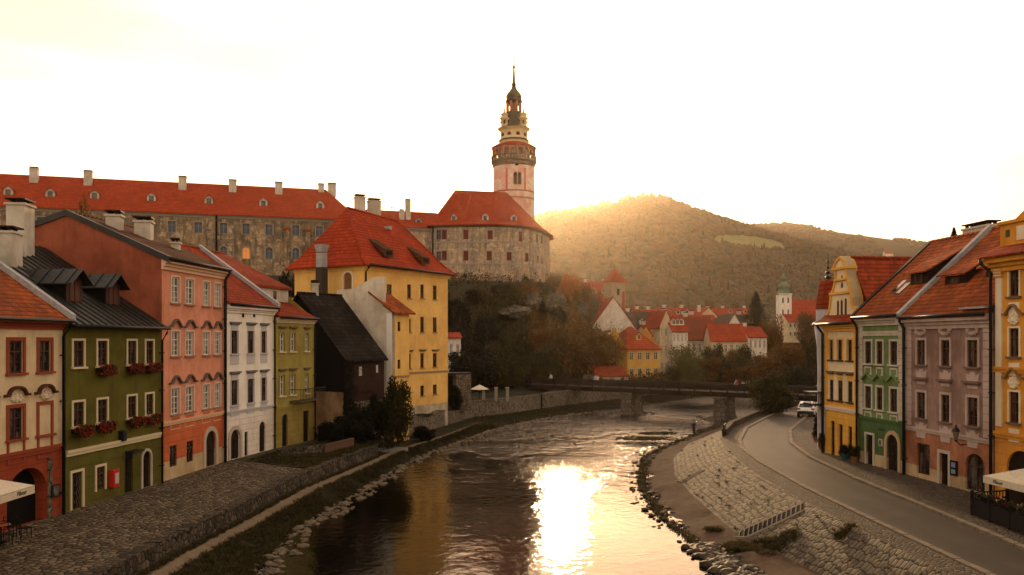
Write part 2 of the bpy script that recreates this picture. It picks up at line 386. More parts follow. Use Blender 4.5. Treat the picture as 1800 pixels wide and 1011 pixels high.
def band(par, fr, u0, u1, z, h, d, mt, name='string_course'):
    mb = MB(); mb.fbox(fr, u0, u1, z, z+h*.55, -.02, d*.6, mt); mb.fbox(fr, u0, u1, z+h*.55, z+h, -.02, d, mt); return mb.build(name, par)
def cornice(par, fr, u0, u1, z, mt, h=.5, d=.4, name='cornice'):
    mb = MB()
    for k, (a, b, dd) in enumerate(((0, .3, .3), (.3, .55, .55), (.55, 1, 1))): mb.fbox(fr, u0-d*dd*.0, u1+d*dd*.0, z+h*a, z+h*b, -.02, d*dd, mt)
    return mb.build(name, par)
def pipe(par, fr, u, z0, z1, d=.15, out=.55, r=.06, name='downpipe'):
    mb = MB(); mb.tube([fr.p(u, z1, out), fr.p(u, z1-.25, out-.05), fr.p(u, z1-.7, d), fr.p(u, z0, d)], r, METAL, 8)
    for z in np.arange(z0+1, z1-1, 2.2): mb.fbox(fr, u-.1, u+.1, z, z+.06, 0, d+.09, METAL)
    return mb.build(name, par)
def gutter(par, fr, u0, u1, z, d):
    mb = MB(); mb.tube([fr.p(u0, z, d), fr.p(u1, z, d)], .09, METAL, 8); return mb.build('gutter', par)
def chimney(par, c, w, d, h, rz=0, mt=WHITEW, cap=None, name='chimney', topm=None):
    mb = MB(); mb.box((c[0], c[1], c[2]+h/2), (w, d, h), mt, rz)
    mb.box((c[0], c[1], c[2]+h+.06), (w+.16, d+.16, .12), cap or mt, rz)
    o = mb.build(name, par); s = MB(); n = max(2, int(w/.45)); ca, sa = math.cos(rz), math.sin(rz)
    for i in range(n):
        x = (i+.5)/n*w-w/2
        for y in (-d*.3, d*.3): s.box((c[0]+x*ca-y*sa, c[1]+x*sa+y*ca, c[2]+h+.21), (.16, .16, .18), topm or WOODD, rz)
    s.box((c[0], c[1], c[2]+h+.34), (w+.1, d+.1, .08), topm or WOODD, rz); s.build('chimney_cap', o); return o
def skylight(par, fr, u, d, z, sl, w=.7, l=1.0):
    """roof light lying in the slope; d = depth behind facade, sl = slope"""
    mb = MB(); q = [fr.p(u-w/2, z+.08, -d), fr.p(u+w/2, z+.08, -d), fr.p(u+w/2, z+.08+l*sl, -d-l), fr.p(u-w/2, z+.08+l*sl, -d-l)]
    mb.slab(q, .2, METAL); o = mb.build('roof_light', par)
    c = sum(q, Vector())/4; g = MB(); g.poly([c+(p-c)*.82+Vector((0, 0, .012)) for p in q], GLASS); g.build('pane', o); return o
def roof_pts(fr, u, prof): return [fr.p(u, z, -d) for d, z in prof]
def gable_roof(par, fr, u0, u1, prof, mt, th=.16, z0=0, wmt=None, seams=0, ends=True, mt2=None, ridge=True):
    """prof = list of (depth behind facade, z) from the front eave over the ridge to the back eave"""
    mb = MB()
    for (da, za), (db, zb) in zip(prof, prof[1:]):
        mb.slab([fr.p(u0, za, -da), fr.p(u1, za, -da), fr.p(u1, zb, -db), fr.p(u0, zb, -db)], th, mt, mt2 or mt)
        if seams:
            for u in np.arange(u0+seams/2, u1, seams):
                mb.hexa([fr.p(u-.025, za, -da), fr.p(u+.025, za, -da), fr.p(u+.025, zb, -db), fr.p(u-.025, zb, -db), fr.p(u-.025, za+.07, -da), fr.p(u+.025, za+.07, -da), fr.p(u+.025, zb+.07, -db), fr.p(u-.025, zb+.07, -db)], mt)
    o = mb.build('roof', par)
    k = max(range(len(prof)), key=lambda i: prof[i][1])
    if ridge:
        r = MB(); n = max(2, int((u1-u0)/.42))
        for i in range(n): 
            a, b = lerp(u0, u1, i/n), lerp(u0, u1, (i+1.06)/n); r.tube([fr.p(a, prof[k][1]-.02, -prof[k][0]), fr.p(b, prof[k][1]+.01, -prof[k][0])], .12, mt, 6)
        r.build('ridge_tiles', o)
    return o
def side_walls(mb, fr, u0, u1, z0, prof, mt):
    """gable ends and back wall under a roof profile"""
    f = [(max(d, 0.0), z) for d, z in prof]; z_f = float(np.interp(0, [p[0] for p in prof], [p[1] for p in prof])); f[0] = (0, z_f)
    f = [(d, z-.1) for d, z in f]
    for u in (u0, u1): mb.poly([fr.p(u, z0, 0)]+[fr.p(u, z, -d) for d, z in f]+[fr.p(u, z0, -f[-1][0])], mt)
    mb.poly([fr.p(u0, z0, -f[-1][0]), fr.p(u1, z0, -f[-1][0]), fr.p(u1, f[-1][1], -f[-1][0]), fr.p(u0, f[-1][1], -f[-1][0])], mt)
def gable_dormer(par, fr, u, d, z, w, h, depth, slope, wm, rm, glass=GLASS, name='dormer'):
    """small gabled dormer: front at depth d, standing on height z; its cheeks run back `depth`"""
    mb = MB(); gh = w*.42
    mb.poly([fr.p(u-w/2, z-.3, -d), fr.p(u+w/2, z-.3, -d), fr.p(u+w/2, z+h, -d), fr.p(u, z+h+gh, -d), fr.p(u-w/2, z+h, -d)], wm)
    for s in (-1, 1): mb.poly([fr.p(u+s*w/2, z-.3, -d), fr.p(u+s*w/2, z-.3, -d-depth), fr.p(u+s*w/2, z+h, -d-depth), fr.p(u+s*w/2, z+h, -d)], wm)
    o = mb.build(name, par); r = MB(); e = .14*max(1, w/1.3)
    for s in (-1, 1): r.slab([fr.p(u+s*(w/2+e), z+h-e*.84, -d+e*1.5), fr.p(u, z+h+gh, -d+e*1.5), fr.p(u, z+h+gh, -d-depth-gh/slope), fr.p(u+s*(w/2+e), z+h-e*.84, -d-depth)], .07, rm)
    r.build('dormer_roof', o)
    q = MB(); a, b = u-w*.27, u+w*.27; q.fbox(fr, a, b, z+.02, z+h*.95, -d-.02, -d+.03, BFRAME); q.fbox(fr, a+w*.06, b-w*.06, z+.1, z+h*.85, -d+.025, -d+.04, glass); q.build('dormer_window', o)
    return o
def shed_dormer(par, fr, u0, u1, d, z, h, depth, slope, rm, wm, name='dormer'):
    """wide low dormer: flat-pitched roof lifted out of the slope"""
    mb = MB(); D = depth
    zt = lambda x: z+h+(x)*((slope*D-h)/D)
    mb.poly([fr.p(u0, z-.2, -d), fr.p(u1, z-.2, -d), fr.p(u1, z+h, -d), fr.p(u0, z+h, -d)], wm)
    for u in (u0, u1): mb.poly([fr.p(u, z-.2, -d), fr.p(u, z+h, -d), fr.p(u, z+slope*D+.02, -d-D)], wm)
    o = mb.build(name, par)
    r = MB(); r.slab([fr.p(u0-.35, zt(-.35), -d+.35), fr.p(u1+.35, zt(-.35), -d+.35), fr.p(u1+.1, z+slope*D+.12, -d-D), fr.p(u0-.1, z+slope*D+.12, -d-D)], .1, rm); r.build('dormer_roof', o)
    q = MB(); n = max(1, int((u1-u0)/2.2))
    for i in range(n):
        c = lerp(u0, u1, (i+.5)/n); q.fbox(fr, c-.4, c+.4, z+.05, z+h-.1, -d-.02, -d+.05, BFRAME); q.fbox(fr, c-.33, c+.33, z+.12, z+h-.17, -d+.045, -d+.06, GLASS)
    q.build('dormer_window', o); return o
# ---------------------------------------------------------------- ground plan curves x(y)
LH = cv([(10, -25.4), (30, -23.0), (41.2, -21.7), (50.2, -20.65), (58.7, -19.84), (65.9, -18.4), (72, -16.7), (84, -15.5)])
LWT = cv([(10, -16.6), (30, -16.2), (39.3, -15.9), (45.8, -15.3), (56.2, -14.6), (60, -14.0), (72.2, -11.9), (78, -11.6), (86, -11.0)])
LW = cv([(10, -10), (30, -11), (40.5, -11.5), (48.2, -11.9), (60.2, -10.6), (72.3, -9.4), (79, -8.2), (92.4, -4.9), (102, -2.2), (118.7, 5.5), (130, 14.0), (139.5, 21), (164, 38), (200, 62), (260, 100)])
LRW = cv([(78, -11.9), (84, -11.3), (97, -7.8), (108.7, -5.0), (114, -.7), (123, 4.4), (134.7, 11.6), (150, 23), (175, 42), (210, 65), (260, 98)])
RW = cv([(10, 13), (30, 11.5), (39, 9.9), (46.8, 9.2), (51, 8.8), (56.6, 8.9), (62.6, 9.3), (71.3, 10.7), (77.6, 11.8), (84, 14.4), (93, 18.8), (106, 25), (118, 32), (135, 46), (160, 68), (200, 98), (260, 140)])
RSF = cv([(10, 15), (30, 14.3), (37.8, 13.4), (45.4, 11.9), (56, 11.9), (65, 12.4), (74.6, 14.1), (85, 17.6), (95, 22.5), (106, 29), (118, 37), (135, 51), (160, 73), (200, 103)])
RST = cv([(10, 15.8), (30, 15.6), (44, 15.2), (52.7, 15.3), (60, 15.9), (72.4, 17.6), (82, 20.9), (93, 26.2), (106, 33.6), (118, 42), (135, 56), (160, 78), (200, 108)])
RRL = cv([(10, 17.3), (30, 16.9), (39.3, 16.7), (48, 16.6), (58, 17), (65, 17.7), (70.7, 19), (81, 22.4), (95, 29), (108, 36.6), (125, 50), (160, 82)])
RRR = cv([(10, 19.8), (30, 19.9), (43.9, 20.2), (50.4, 20.2), (60, 20.8), (68.3, 22.2), (77.8, 25.2), (91.8, 31.5), (108, 41.5), (125, 55), (160, 88)])
RH = cv([(10, 28.5), (30, 26.3), (43.6, 24.75), (51.5, 23.8), (56.9, 23.2), (61.5, 22.8), (65, 24), (70, 28), (78, 36), (92, 45), (108, 56), (125, 66), (160, 95)])
def smooth(t): t = min(1, max(0, t)); return t*t*(3-2*t)
SPINE = [(-160, 158), (-100, 172), (-42, 190), (-10, 206), (6, 216)]
def dseg(x, y, pts):
    best = 1e9
    for (ax, ay), (bx, by) in zip(pts, pts[1:]):
        t = max(0, min(1, ((x-ax)*(bx-ax)+(y-ay)*(by-ay))/((bx-ax)**2+(by-ay)**2)))
        best = min(best, math.hypot(x-ax-t*(bx-ax), y-ay-t*(by-ay)))
    return best
RIDGE_A = cv([(-900, 350), (300, 400), (700, 418), (900, 418), (950, 406), (1000, 397), (1040, 391), (1075, 384), (1100, 378), (1130, 374), (1165, 375), (1200, 386), (1250, 402), (1300, 416), (1350, 432), (1420, 448), (1500, 466), (1600, 482), (1800, 504), (2600, 520)])
RIDGE_B = cv([(-900, 430), (900, 430), (1200, 408), (1300, 402), (1350, 397), (1380, 396), (1430, 402), (1480, 410), (1530, 417), (1580, 423), (1640, 432), (1700, 441), (1800, 455), (2600, 480)])
HA, HB = 2200, 3000
def hills(px, Y):
    ya, yb = RIDGE_A(px), RIDGE_B(px); za = CAMZ+(CY-ya)/F*HA; zb = CAMZ+(CY-yb)/F*HB
    base = 6+max(0, Y-330)*.008; t = (Y-420)/(HA-420)
    if t <= 1: a = base+(za-base)*smooth(max(0, t))**.9
    else: a = lerp(za, max(base, za-150), smooth((Y-HA)/400))
    b = base+(zb-base)*smooth((Y-HA-150)/(HB-HA-150))
    if Y > HB: b = zb-(Y-HB)*.05
    return max(a, b) if Y > HA else a
def height(x, y):
    """terrain outside the river corridor"""
    if y > 330: 
        z = hills(CX+x/y*F, y); z += noise.noise(Vector((x*.006, y*.006, 3)))*12*smooth((y-450)/300)*(1-.75*smooth((y-1500)/600)); return z
    z = 2.2
    if y > 60:
        d = dseg(x, y, SPINE); n = noise.noise(Vector((x*.07, y*.07, 0)))*5
        z = lerp(24.5, 2.4, smooth((d-9+n*.7)/(30+n)))+(noise.noise(Vector((x*.16, y*.16, 5)))*2.0*smooth((d-8)/8)*smooth((50-d)/15))
    z += max(0, y-190)*.025
    return z
def corridor(x, y):
    if y > 320: return False
    l = LH(y)+.6 if y < 76 else (LWT(y) if y < 80 else LRW(y))
    l2 = l-1.5; r = RH(y) if y < 160 else RW(y)+20
    return l2 < x < r
def build_terrain():
    ms = []
    ground = mottled('ground_earth', [(.035, .03, .014), (.05, .036, .018), (.025, .026, .01)], .08, .95, .5, 2)
    tx = np.linspace(-1.5, 1.5, 241); ys = [1.0]+[8*1.0225**i for i in range(300)]
    vs = []; n = len(tx)
    for Y in ys:
        for t in tx:
            x = t*Y if Y > 8 else t*60; y = Y if Y > 8 else (-40 if Y == 1.0 else Y)
            z = -1.4 if (y < 12 or corridor(x, y)) and abs(x) < 400 and y < 320 else height(x, y)
            if y < 12 and abs(x) > 20: z = 2.0
            vs.append((x, y, z))
    fs = [(j*n+i, j*n+i+1, (j+1)*n+i+1, (j+1)*n+i) for j in range(len(ys)-1) for i in range(n-1)]
    mb = MB(); mb.mesh(vs, fs, ground, True)
    # open meadow on the far slope
    o = mb.build('terrain', uv=False); tag(o, 'brown green ground rising to a wooded hill beyond the town', kind='structure')
    return o
build_terrain()
def strip(name, fl, fr_, zl, zr, y0, y1, mt, nx=6, step=1.0, wob=0, label=None, kind='structure', seed=0, shape=None):
    ys = np.arange(y0, y1+step/2, step); vs = []
    for y in ys:
        a, b = fl(y), fr_(y); A = zl(y) if callable(zl) else zl; B = zr(y) if callable(zr) else zr
        for i in range(nx+1):
            t = i/nx; x = lerp(a, b, t); z = lerp(A, B, shape(t) if shape else t)
            if wob and 0 < i < nx: z += noise.noise(Vector((x*1.1, y*1.1, seed)))*wob+noise.noise(Vector((x*.35, y*.35, seed+9)))*wob
            vs.append((x, y, z))
    n = nx+1; fs = [(j*n+i, j*n+i+1, (j+1)*n+i+1, (j+1)*n+i) for j in range(len(ys)-1) for i in range(nx)]
    mb = MB(); mb.mesh(vs, fs, mt, True); o = mb.build(name)
    me = o.data; l = me.uv_layers[0]; li = np.zeros(len(me.loops), dtype=int); me.loops.foreach_get('vertex_index', li)
    # lay the pattern along the strip: arc length across, y along
    va = np.array(vs); L = va.reshape(len(ys), n, 3); du = np.concatenate([np.zeros((len(ys), 1)), np.cumsum(np.linalg.norm(np.diff(L, axis=1), axis=2), axis=1)], axis=1)
    dv = np.concatenate([[0], np.cumsum(np.linalg.norm(np.diff(L[:, 0], axis=0), axis=1))]); uv = np.stack([du.ravel(), np.repeat(dv, n)], 1)
    l.data.foreach_set('uv', uv[li].ravel())
    return tag(o, label, None, None, kind)
COBBLE = stone('street_cobbles', .3, ((.13, .092, .055), (.23, .17, .105), (.065, .047, .03)), (.014, .010, .007), 1.0, .09, dist=.06, rand=.65)
COBBLES = stone('small_cobbles', .22, ((.085, .062, .04), (.12, .09, .06), (.05, .038, .027)), (.018, .013, .009), .8, .08, dist=.03)
RUBBLE = stone('riverbank_stone_paving', .38, ((.14, .108, .07), (.24, .185, .12), (.085, .066, .048)), (.022, .016, .011), 1, .06, dist=.07, rand=.6, grass=.6, sq=1.25)
WALLST = stone('quay_wall_stone', .34, ((.07, .053, .036), (.15, .115, .08), (.035, .027, .02)), (.02, .015, .01), 1.0, .06, dist=.06, grass=.6)
WALLST2 = stone('river_wall_stone', .3, ((.17, .13, .09), (.27, .21, .15), (.09, .07, .05)), (.06, .045, .032), .9, .08, dist=.06, grass=.25)
GRASSG = mottled('bank_turf', [(.012, .011, .003), (.026, .019, .006), (.007, .007, .003)], .7, 1, .9, 6)
GRAVEL = mottled('gravel_beach', [(.085, .05, .03), (.06, .037, .023), (.115, .07, .044)], .8, .95, 1.0, 9)
PATHM = mottled('path_dirt', [(.16, .112, .066), (.21, .15, .092), (.11, .08, .048)], .9, .95, .5, 10)
def asphalt():
    m = mat('asphalt', (.05, .038, .03), .65); n = N(m); t = n.new('TexCoord'); sep = n.new('SeparateXYZ'); n.set(sep.inputs[0], t.outputs['UV'])
    a = n.noise(n.coord(), .5, 5, .6); f = n.noise(n.coord(), 40, 4, .8)
    tr = n.new('TexWave', wave_type='BANDS', bands_direction='X'); mp = n.new('Mapping'); n.set(mp.inputs[0], t.outputs['UV']); mp.inputs['Scale'].default_value = (.18, .012, 1); n.set(tr.inputs[0], mp.outputs[0]); tr.inputs['Scale'].default_value = 1; tr.inputs['Distortion'].default_value = .6
    c = n.mix(n.ramp(a, .35, .65), (.042, .032, .025), (.028, .021, .017)); c = n.mix(n.ramp(tr.outputs[1], .3, .8, 0, .6), c, (.022, .017, .014))
    c = n.mix(n.ramp(f, .4, .8, 0, .5), c, (.09, .07, .052)); n.color(c); n.normal(n.bump(f, .3, .01)); return m
ASPH = asphalt()
PLW = 1.7
strip('cobbled_street', LH, LWT, 2.3, 1.62, 10, 60, COBBLE, 10, .6, .05, 'rough dark cobbled street in front of the left row of houses')
strip('grassy_terrace', LH, LWT, 2.3, 1.66, 60, 80, mottled('terrace_turf', [(.05, .04, .02), (.075, .058, .035), (.03, .028, .012)], .8, 1, .8, 6), 8, .6, .12, 'mossy terrace behind the quay wall')
strip('riverside_path', lambda y: LWT(y)+.35, lambda y: LWT(y)+PLW, .82, .8, 10, 62, PATHM, 4, .6, .02, 'narrow pale footpath below the quay wall')
PX = cv([(62, -13.3+.0), (66, -12.9), (77.4, -10.6), (88, -7.6), (97, -5.6), (104, -3.9)])
P1 = cv([(62, LWT(62)+PLW), (66, -11.3), (77.4, -9.6), (88, -6.7), (97, -4.9), (104, -3.4)])
strip('riverside_path', lambda y: LWT(y)+.35 if y < 62.5 else PX(y)+.3, P1, .82, .8, 62, 104, PATHM, 4, .6, .02, 'narrow pale footpath narrowing towards the yellow house')
strip('left_bank', lambda y: LWT(y)+PLW-.03, LW, .8, -.12, 10, 62, GRASSG, 8, .6, .22, 'turf bank between footpath and river')
strip('left_bank', lambda y: P1(y)-.03, LW, .8, -.12, 62, 104, GRASSG, 8, .6, .2, 'turf bank narrowing below the yellow house')
strip('left_bank', lambda y: min(LRW(y), P1(y)) if y < 104 else LRW(y), lambda y: PX(y)+.33 if y < 104 else LW(y), .95, lambda y: .8 if y < 104 else -.12, 74, 250, GRASSG, 6, 1, .15, 'dark turf below the stone river wall')
strip('garden', lambda y: LRW(y)-14, lambda y: LRW(y), 2.9, 2.6, 82, 250, GRASSG, 6, 1, .25, 'dark garden ground behind the river wall')
# right side
strip('gravel_beach', RW, RSF, -.12, .42, 10, 160, GRAVEL, 8, .7, .14, 'reddish gravel beach beside the river')
def slope_shape(t): return t
strip('stone_bank', RSF, RST, .42, 2.3, 10, 160, RUBBLE, 8, .6, .015, 'sloping bank paved with pale rough stones')
strip('footway', RST, lambda y: RRL(y)-.3, 2.302, 2.4, 10, 160, COBBLES, 3, .7, .01, 'narrow cobbled footway beside the road')
strip('road', lambda y: RRL(y), lambda y: RRR(y), 2.38, 2.42, 10, 160, ASPH, 6, .7, .01, 'single lane asphalt road curving away to the right')
strip('pavement', lambda y: RRR(y)+.3, RH, 2.5, 2.6, 10, 130, COBBLES, 6, .7, .03, 'cobbled pavement in front of the right row of houses')
def kerb(name, f, off, z, y0, y1, mt, w_=.3, h=.16):
    mb = MB(); y = y0
    while y < y1:
        a, b = (f(y)+off, y), (f(y+.95)+off, y+.95)
        dz = rnd.uniform(-.01, .01)
        p = []
        for zz in (z-.4, z+h*.5+dz):
            for (x, yy), s in ((a, 0), (a, 1), (b, 1), (b, 0)): p.append((x+s*w_, yy+(0.02 if (x, yy) == a else 0), zz))
        mb.hexa(p, mt); y += 1.0
    return tag(mb.build(name), kind='structure')
KERBM = mottled('kerb_granite', [(.15, .115, .08), (.2, .155, .11), (.10, .078, .058)], 1.5, .85, .4, 12)
kerb('kerb', RRL, -.3, 2.38, 10, 155, KERBM); kerb('kerb', RRR, 0, 2.47, 10, 125, KERBM)
# river
def water():
    m = mat('river_water', (.005, .0035, .002), .045, spec=.5); n = N(m); n.b.inputs['IOR'].default_value = 1.33
    v = n.coord(scale=(1, .75, 1)); sep = n.new('SeparateXYZ'); t = n.new('TexCoord'); n.set(sep.inputs[0], t.outputs['Object'])
    a = n.noise(n.coord(scale=(1, .8, 1)), .5, 3, .5, .8); b = n.noise(v, 2.1, 5, .6, .4); c = n.noise(v, 7, 3, .6)
    patch = n.ramp(n.noise(n.coord(), .085, 5, .6, .5), .47, .6)
    rap = n.ramp(sep.outputs[1], 52, 95)            # riffles upstream
    rap = n.math('MULTIPLY', n.ramp(sep.outputs[1], 58, 84), n.ramp(n.noise(n.coord(), .11, 4, .6, .6), .38, .56, .25, 1))
    rap = n.math('ADD', rap, n.ramp(sep.outputs[1], 92, 125, 0, 1.6))
    k = n.math('ADD', n.math('MULTIPLY', patch, .10), rap)
    h = n.math('ADD', n.math('MULTIPLY', n.math('MULTIPLY', a, 3.2), n.math('ADD', k, .05)), n.math('MULTIPLY', n.math('MULTIPLY', b, 1.1), n.math('ADD', k, .17)))
    h = n.math('ADD', h, n.math('MULTIPLY', n.math('MULTIPLY', c, .16), n.math('ADD', k, .05)))
    n.normal(n.bump(h, .8, .085)); 
    return m
vs = []; ys = list(np.arange(5, 262, 3.0))
for y in ys: vs += [(LW(y)-2.5, y, 0), (RW(y)+2.5, y, 0)]
mb = MB(); mb.mesh([(-30, -60, 0), (40, -60, 0)]+vs, [(2*i, 2*i+1, 2*i+3, 2*i+2) for i in range(len(ys))], water()); tag(mb.build('river'), 'dark shallow river reflecting the bright sky and the houses', kind='structure')
# quay wall on the left
def wall_run(f, y0, y1, zt, zb, th, mt, capm, name, label, cat, step=1.2, capw=.12, jit=.04, thx=None):
    t = thing(name, label, cat, (f(y0), y0, zb)); mb = MB(); cp = MB(); y = y0
    while y < y1-.01:
        e = min(y+step, y1); z = zt(y) if callable(zt) else zt; z2 = zt(e) if callable(zt) else zt; zb_ = zb
        mb.hexa([(f(y)-th, y, zb_), (f(y), y, zb_), (f(e), e, zb_), (f(e)-th, e, zb_), (f(y)-th, y, z), (f(y), y, z), (f(e), e, z2), (f(e)-th, e, z2)], mt)
        j = rnd.uniform(-jit, jit)
        cp.hexa([(f(y)-th-.05+j, y+.02, z), (f(y)+.07+j, y+.02, z), (f(e)+.07+j, e, z2), (f(e)-th-.05+j, e, z2), (f(y)-th-.05+j, y+.02, z+capw+j), (f(y)+.07+j, y+.02, z+capw+j), (f(e)+.07+j, e, z2+capw+j), (f(e)-th-.05+j, e, z2+capw+j)], capm)
        y = e
    mb.build('wall_body', t); cp.build('coping', t); return t
wall_run(lambda y: LWT(y)+.3, 10, 57, 1.6, -.3, .55, WALLST, WALLST, 'quay_wall', 'long low dark stone quay wall between cobbled street and footpath', 'stone wall')
wall_run(lambda y: LWT(y)+.2, 57.5, 74, 1.62, -.3, .5, WALLST, WALLST, 'terrace_wall', 'low mossy stone wall holding the terrace in front of the white and olive houses', 'stone wall')
wall_run(lambda y: LRW(y), 83, 104, lambda y: 2.5+.25*math.sin(y*.8), 0, .5, WALLST2, WALLST2, 'river_wall', 'pale rubble stone wall at the foot of the tall yellow house', 'stone wall', jit=.02)
wall_run(lambda y: LRW(y), 104, 122.5, 2.9, 0, .5, WALLST2, WALLST2, 'river_wall', 'pale rubble river wall below the wooded rock, before the bridge', 'stone wall', jit=.02)
wall_run(lambda y: LRW(y), 124, 165, 3.0, -.3, .6, WALLST2, WALLST2, 'river_wall', 'pale rubble river wall running under the footbridge', 'stone wall', jit=.02)
DARKST = stone('dark_parapet_stone', .4, ((.05, .032, .02), (.08, .05, .03), (.03, .02, .014)), (.01, .008, .006), .9, .06)
wall_run(lambda y: RST(y)+.35, 75, 118, 2.75, 1.2, .4, DARKST, DARKST, 'road_parapet', 'low dark stone parapet along the outer edge of the curving road', 'parapet', jit=.01)
# far side of the river behind the right-hand parapet stays as terrain
# ================================================================ left row
def new_house(name, label, fr, z0, cat='house', group=None):
    return thing(name, label, cat, fr.p(fr.L/2, z0), group)
# ---- cream house with red ground floor
f = Fr((-23.1, 29.0), (-21.7, 41.2)); Z0, ZE = 2.3, 11.9
h = new_house('cream_house', 'cream house with brick-red window frames, red ground floor and big dark gateway', f, Z0)
CREAM = plaster('cream_plaster', (.62, .48, .29), .45); REDP = plaster('brick_red_plaster', (.28, .052, .022), .5, (.45, .9)); REDT = mat('red_trim', (.23, .045, .02), .7)
cols = [(f.U(15), f.U(40)), (f.U(68), f.U(89))]; pitch = cols[1][0]-cols[0][0]
cols = [(a-pitch*k, b-pitch*k) for k in (3, 2, 1) for a, b in cols[:1]]+cols
r1 = (f.Z(27, 656), f.Z(27, 599)); r2 = (f.Z(27, 772), f.Z(27, 717)); zs = f.Z(50, 800)
gate = (f.U(12), f.U(83), Z0-.1, f.Z(48, 823), .9)
ops = [(a, b, *r) for a, b in cols for r in (r1, r2)]; blind = (cols[-1][0], cols[-1][1], *r2); ops.remove(blind)
mb = MB(); wallgrid(mb, f, 0, f.L, zs, ZE, ops, CREAM); wallgrid(mb, f, 0, f.L, Z0-.6, zs, [gate], REDP, .6)
prof = [(-.5, ZE-.3), (5.6, ZE+3.8), (11, ZE+.3)]
side_walls(mb, f, 0, f.L, Z0-.6, prof, CREAM); mb.build('wall', h)
for a, b, z0, z1 in ops: window(h, f, a, b, z0, z1, sur=REDT, sw=.16, sill=REDT)
s = MB(); a, b, z0, z1 = blind; s.fbox(f, a-.16, a, z0-.1, z1+.16, -.02, .05, REDT); s.fbox(f, b, b+.16, z0-.1, z1+.16, -.02, .05, REDT); s.fbox(f, a, b, z1, z1+.16, -.02, .05, REDT); s.fbox(f, a-.25, b+.25, z0-.12, z0, -.02, .14, REDT); s.build('blind_window', h)
PALES = plaster('pale_stucco', (.62, .5, .36), .7)
for a, b in cols:
    hood(h, f, a-.32, b+.32, r2[1]+.62, mat('dark_red_hood', (.07, .022, .015), .7), 'arch', .35)
    s = MB(); m_ = (a+b)/2
    for k in range(9): s.ball(f.p(m_+math.cos(k*.78)*.28, r2[1]+.42+math.sin(k*.78)*.12, .03), .12, PALES, 1, (1, 1, 1), .2)
    s.ball(f.p(m_, r2[1]+.4, .0), .2, PALES, 1, (1, 1, 1), .2)
    s.build('stucco_shell', h)
    s = MB()
    for x in (a-.12, b): s.fbox(f, x, x+.12, r2[0]-1.0, r2[0]-.12, -.02, .05, REDT)
    s.fbox(f, a-.12, b+.12, r2[0]-1.1, r2[0]-1.0, -.02, .05, REDT); s.build('apron_frame', h)
band(h, f, 0, f.L, zs-.02, .28, .14, REDT); cornice(h, f, 0, f.L, ZE-.75, REDT, .5, .35)
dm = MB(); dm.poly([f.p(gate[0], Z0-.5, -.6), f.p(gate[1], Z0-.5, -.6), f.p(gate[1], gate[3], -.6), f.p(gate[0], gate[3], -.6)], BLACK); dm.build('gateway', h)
qs = MB()
for k in range(9): qs.fbox(f, gate[1]+.02, gate[1]+(.34 if k % 2 else .22), Z0-.1+k*.33, Z0+.2+k*.33, -.02, .05, stone('portal_stone', .6, ((.14, .12, .09), (.2, .16, .12), (.1, .09, .07))))
qs.build('gate_quoins', h)
gable_roof(h, f, 0, f.L+.12, prof, T_ORANGE); gutter(h, f, 0, f.L, ZE-.33, .55)
mb = MB(); q = [f.p(f.L-.0, ZE-.3, .5), f.p(f.L+.3, ZE-.3, .5), f.p(f.L+.3, ZE+3.8, -5.6), f.p(f.L-.0, ZE+3.8, -5.6)]; mb.slab([p+Vector((0, 0, .3)) for p in q], .3, ZINC); mb.build('verge_flashing', h)
pipe(h, f, f.L-.14, Z0, ZE-.35, .16, .55, .08)
skylight(h, f, f.U(22)-1.2, 3.3, ZE+2.45, .67, .9, 1.2)
# balcony corner at the picture edge
# ---- green house
f = Fr((-21.66, 41.35), (-20.65, 50.2)); ZE = 11.65
h = new_house('dark_green_house', 'olive-green house with cream window frames and black seamed metal roof', f, Z0)
GREEN = plaster('moss_green_plaster', (.105, .092, .014), .6); GREENJ = plaster('moss_green_base', (.105, .092, .016), .6, (.62, 9)); CT = mat('cream_trim', (.55, .45, .28), .7)
cols = [(f.U(a), f.U(b)) for a, b in ((128, 147), (171, 188), (224, 239), (256, 269))]
r1 = (f.Z(180, 643), f.Z(180, 599)); r2 = (f.Z(180, 742), f.Z(180, 702)); zs = f.Z(200, 784)
gops = [(f.U(125), f.U(144), Z0+.02, f.Z(134, 830)), (f.U(169), f.U(184), f.Z(177, 860), f.Z(177, 820)), (f.U(219), f.U(234), Z0, f.Z(226, 805)), (f.U(250), f.U(264), Z0, f.Z(257, 793), .95)]
ops = [(a, b, *r) for a, b in cols for r in (r1, r2)]
mb = MB(); wallgrid(mb, f, 0, f.L, zs, ZE, ops, GREEN); wallgrid(mb, f, 0, f.L, Z0-.6, zs, gops, GREENJ)
prof = [(-.5, ZE-.25), (7.3, ZE+4.55), (14.6, ZE-.25)]
side_walls(mb, f, 0, f.L, Z0-.6, prof, GREEN); mb.build('wall', h)
gwins = []
for a, b, z0, z1 in ops: gwins.append(((a+b)/2, z0)); window(h, f, a, b, z0, z1, sur=CT, sw=.11, sill=CT)
door(h, f, *gops[0][:4], sur=CT, sw=.12); window(h, f, *gops[1][:4], sur=CT, sw=.12, sill=None); door(h, f, *gops[2][:4]); door(h, f, *gops[3][:4], arch=.95, sur=WHITEW, sw=.15)
g = MB()
for (a, b, z0, z1) in (gops[0][:4], gops[1][:4]):      # wrought-iron grille
    for i in range(5):
        u = lerp(a+.08, b-.08, i/4); g.tube([f.p(u+.06*math.sin(k*1.9), lerp(z0, z1, k/14), -.1) for k in range(15)], .018, mat('grille_iron', (.12, .1, .085), .5), 4)
g.build('window_grille', h)
band(h, f, 0, f.L, zs-.05, .3, .16, CT); cornice(h, f, 0, f.L, ZE-.5, GREEN, .35, .25)
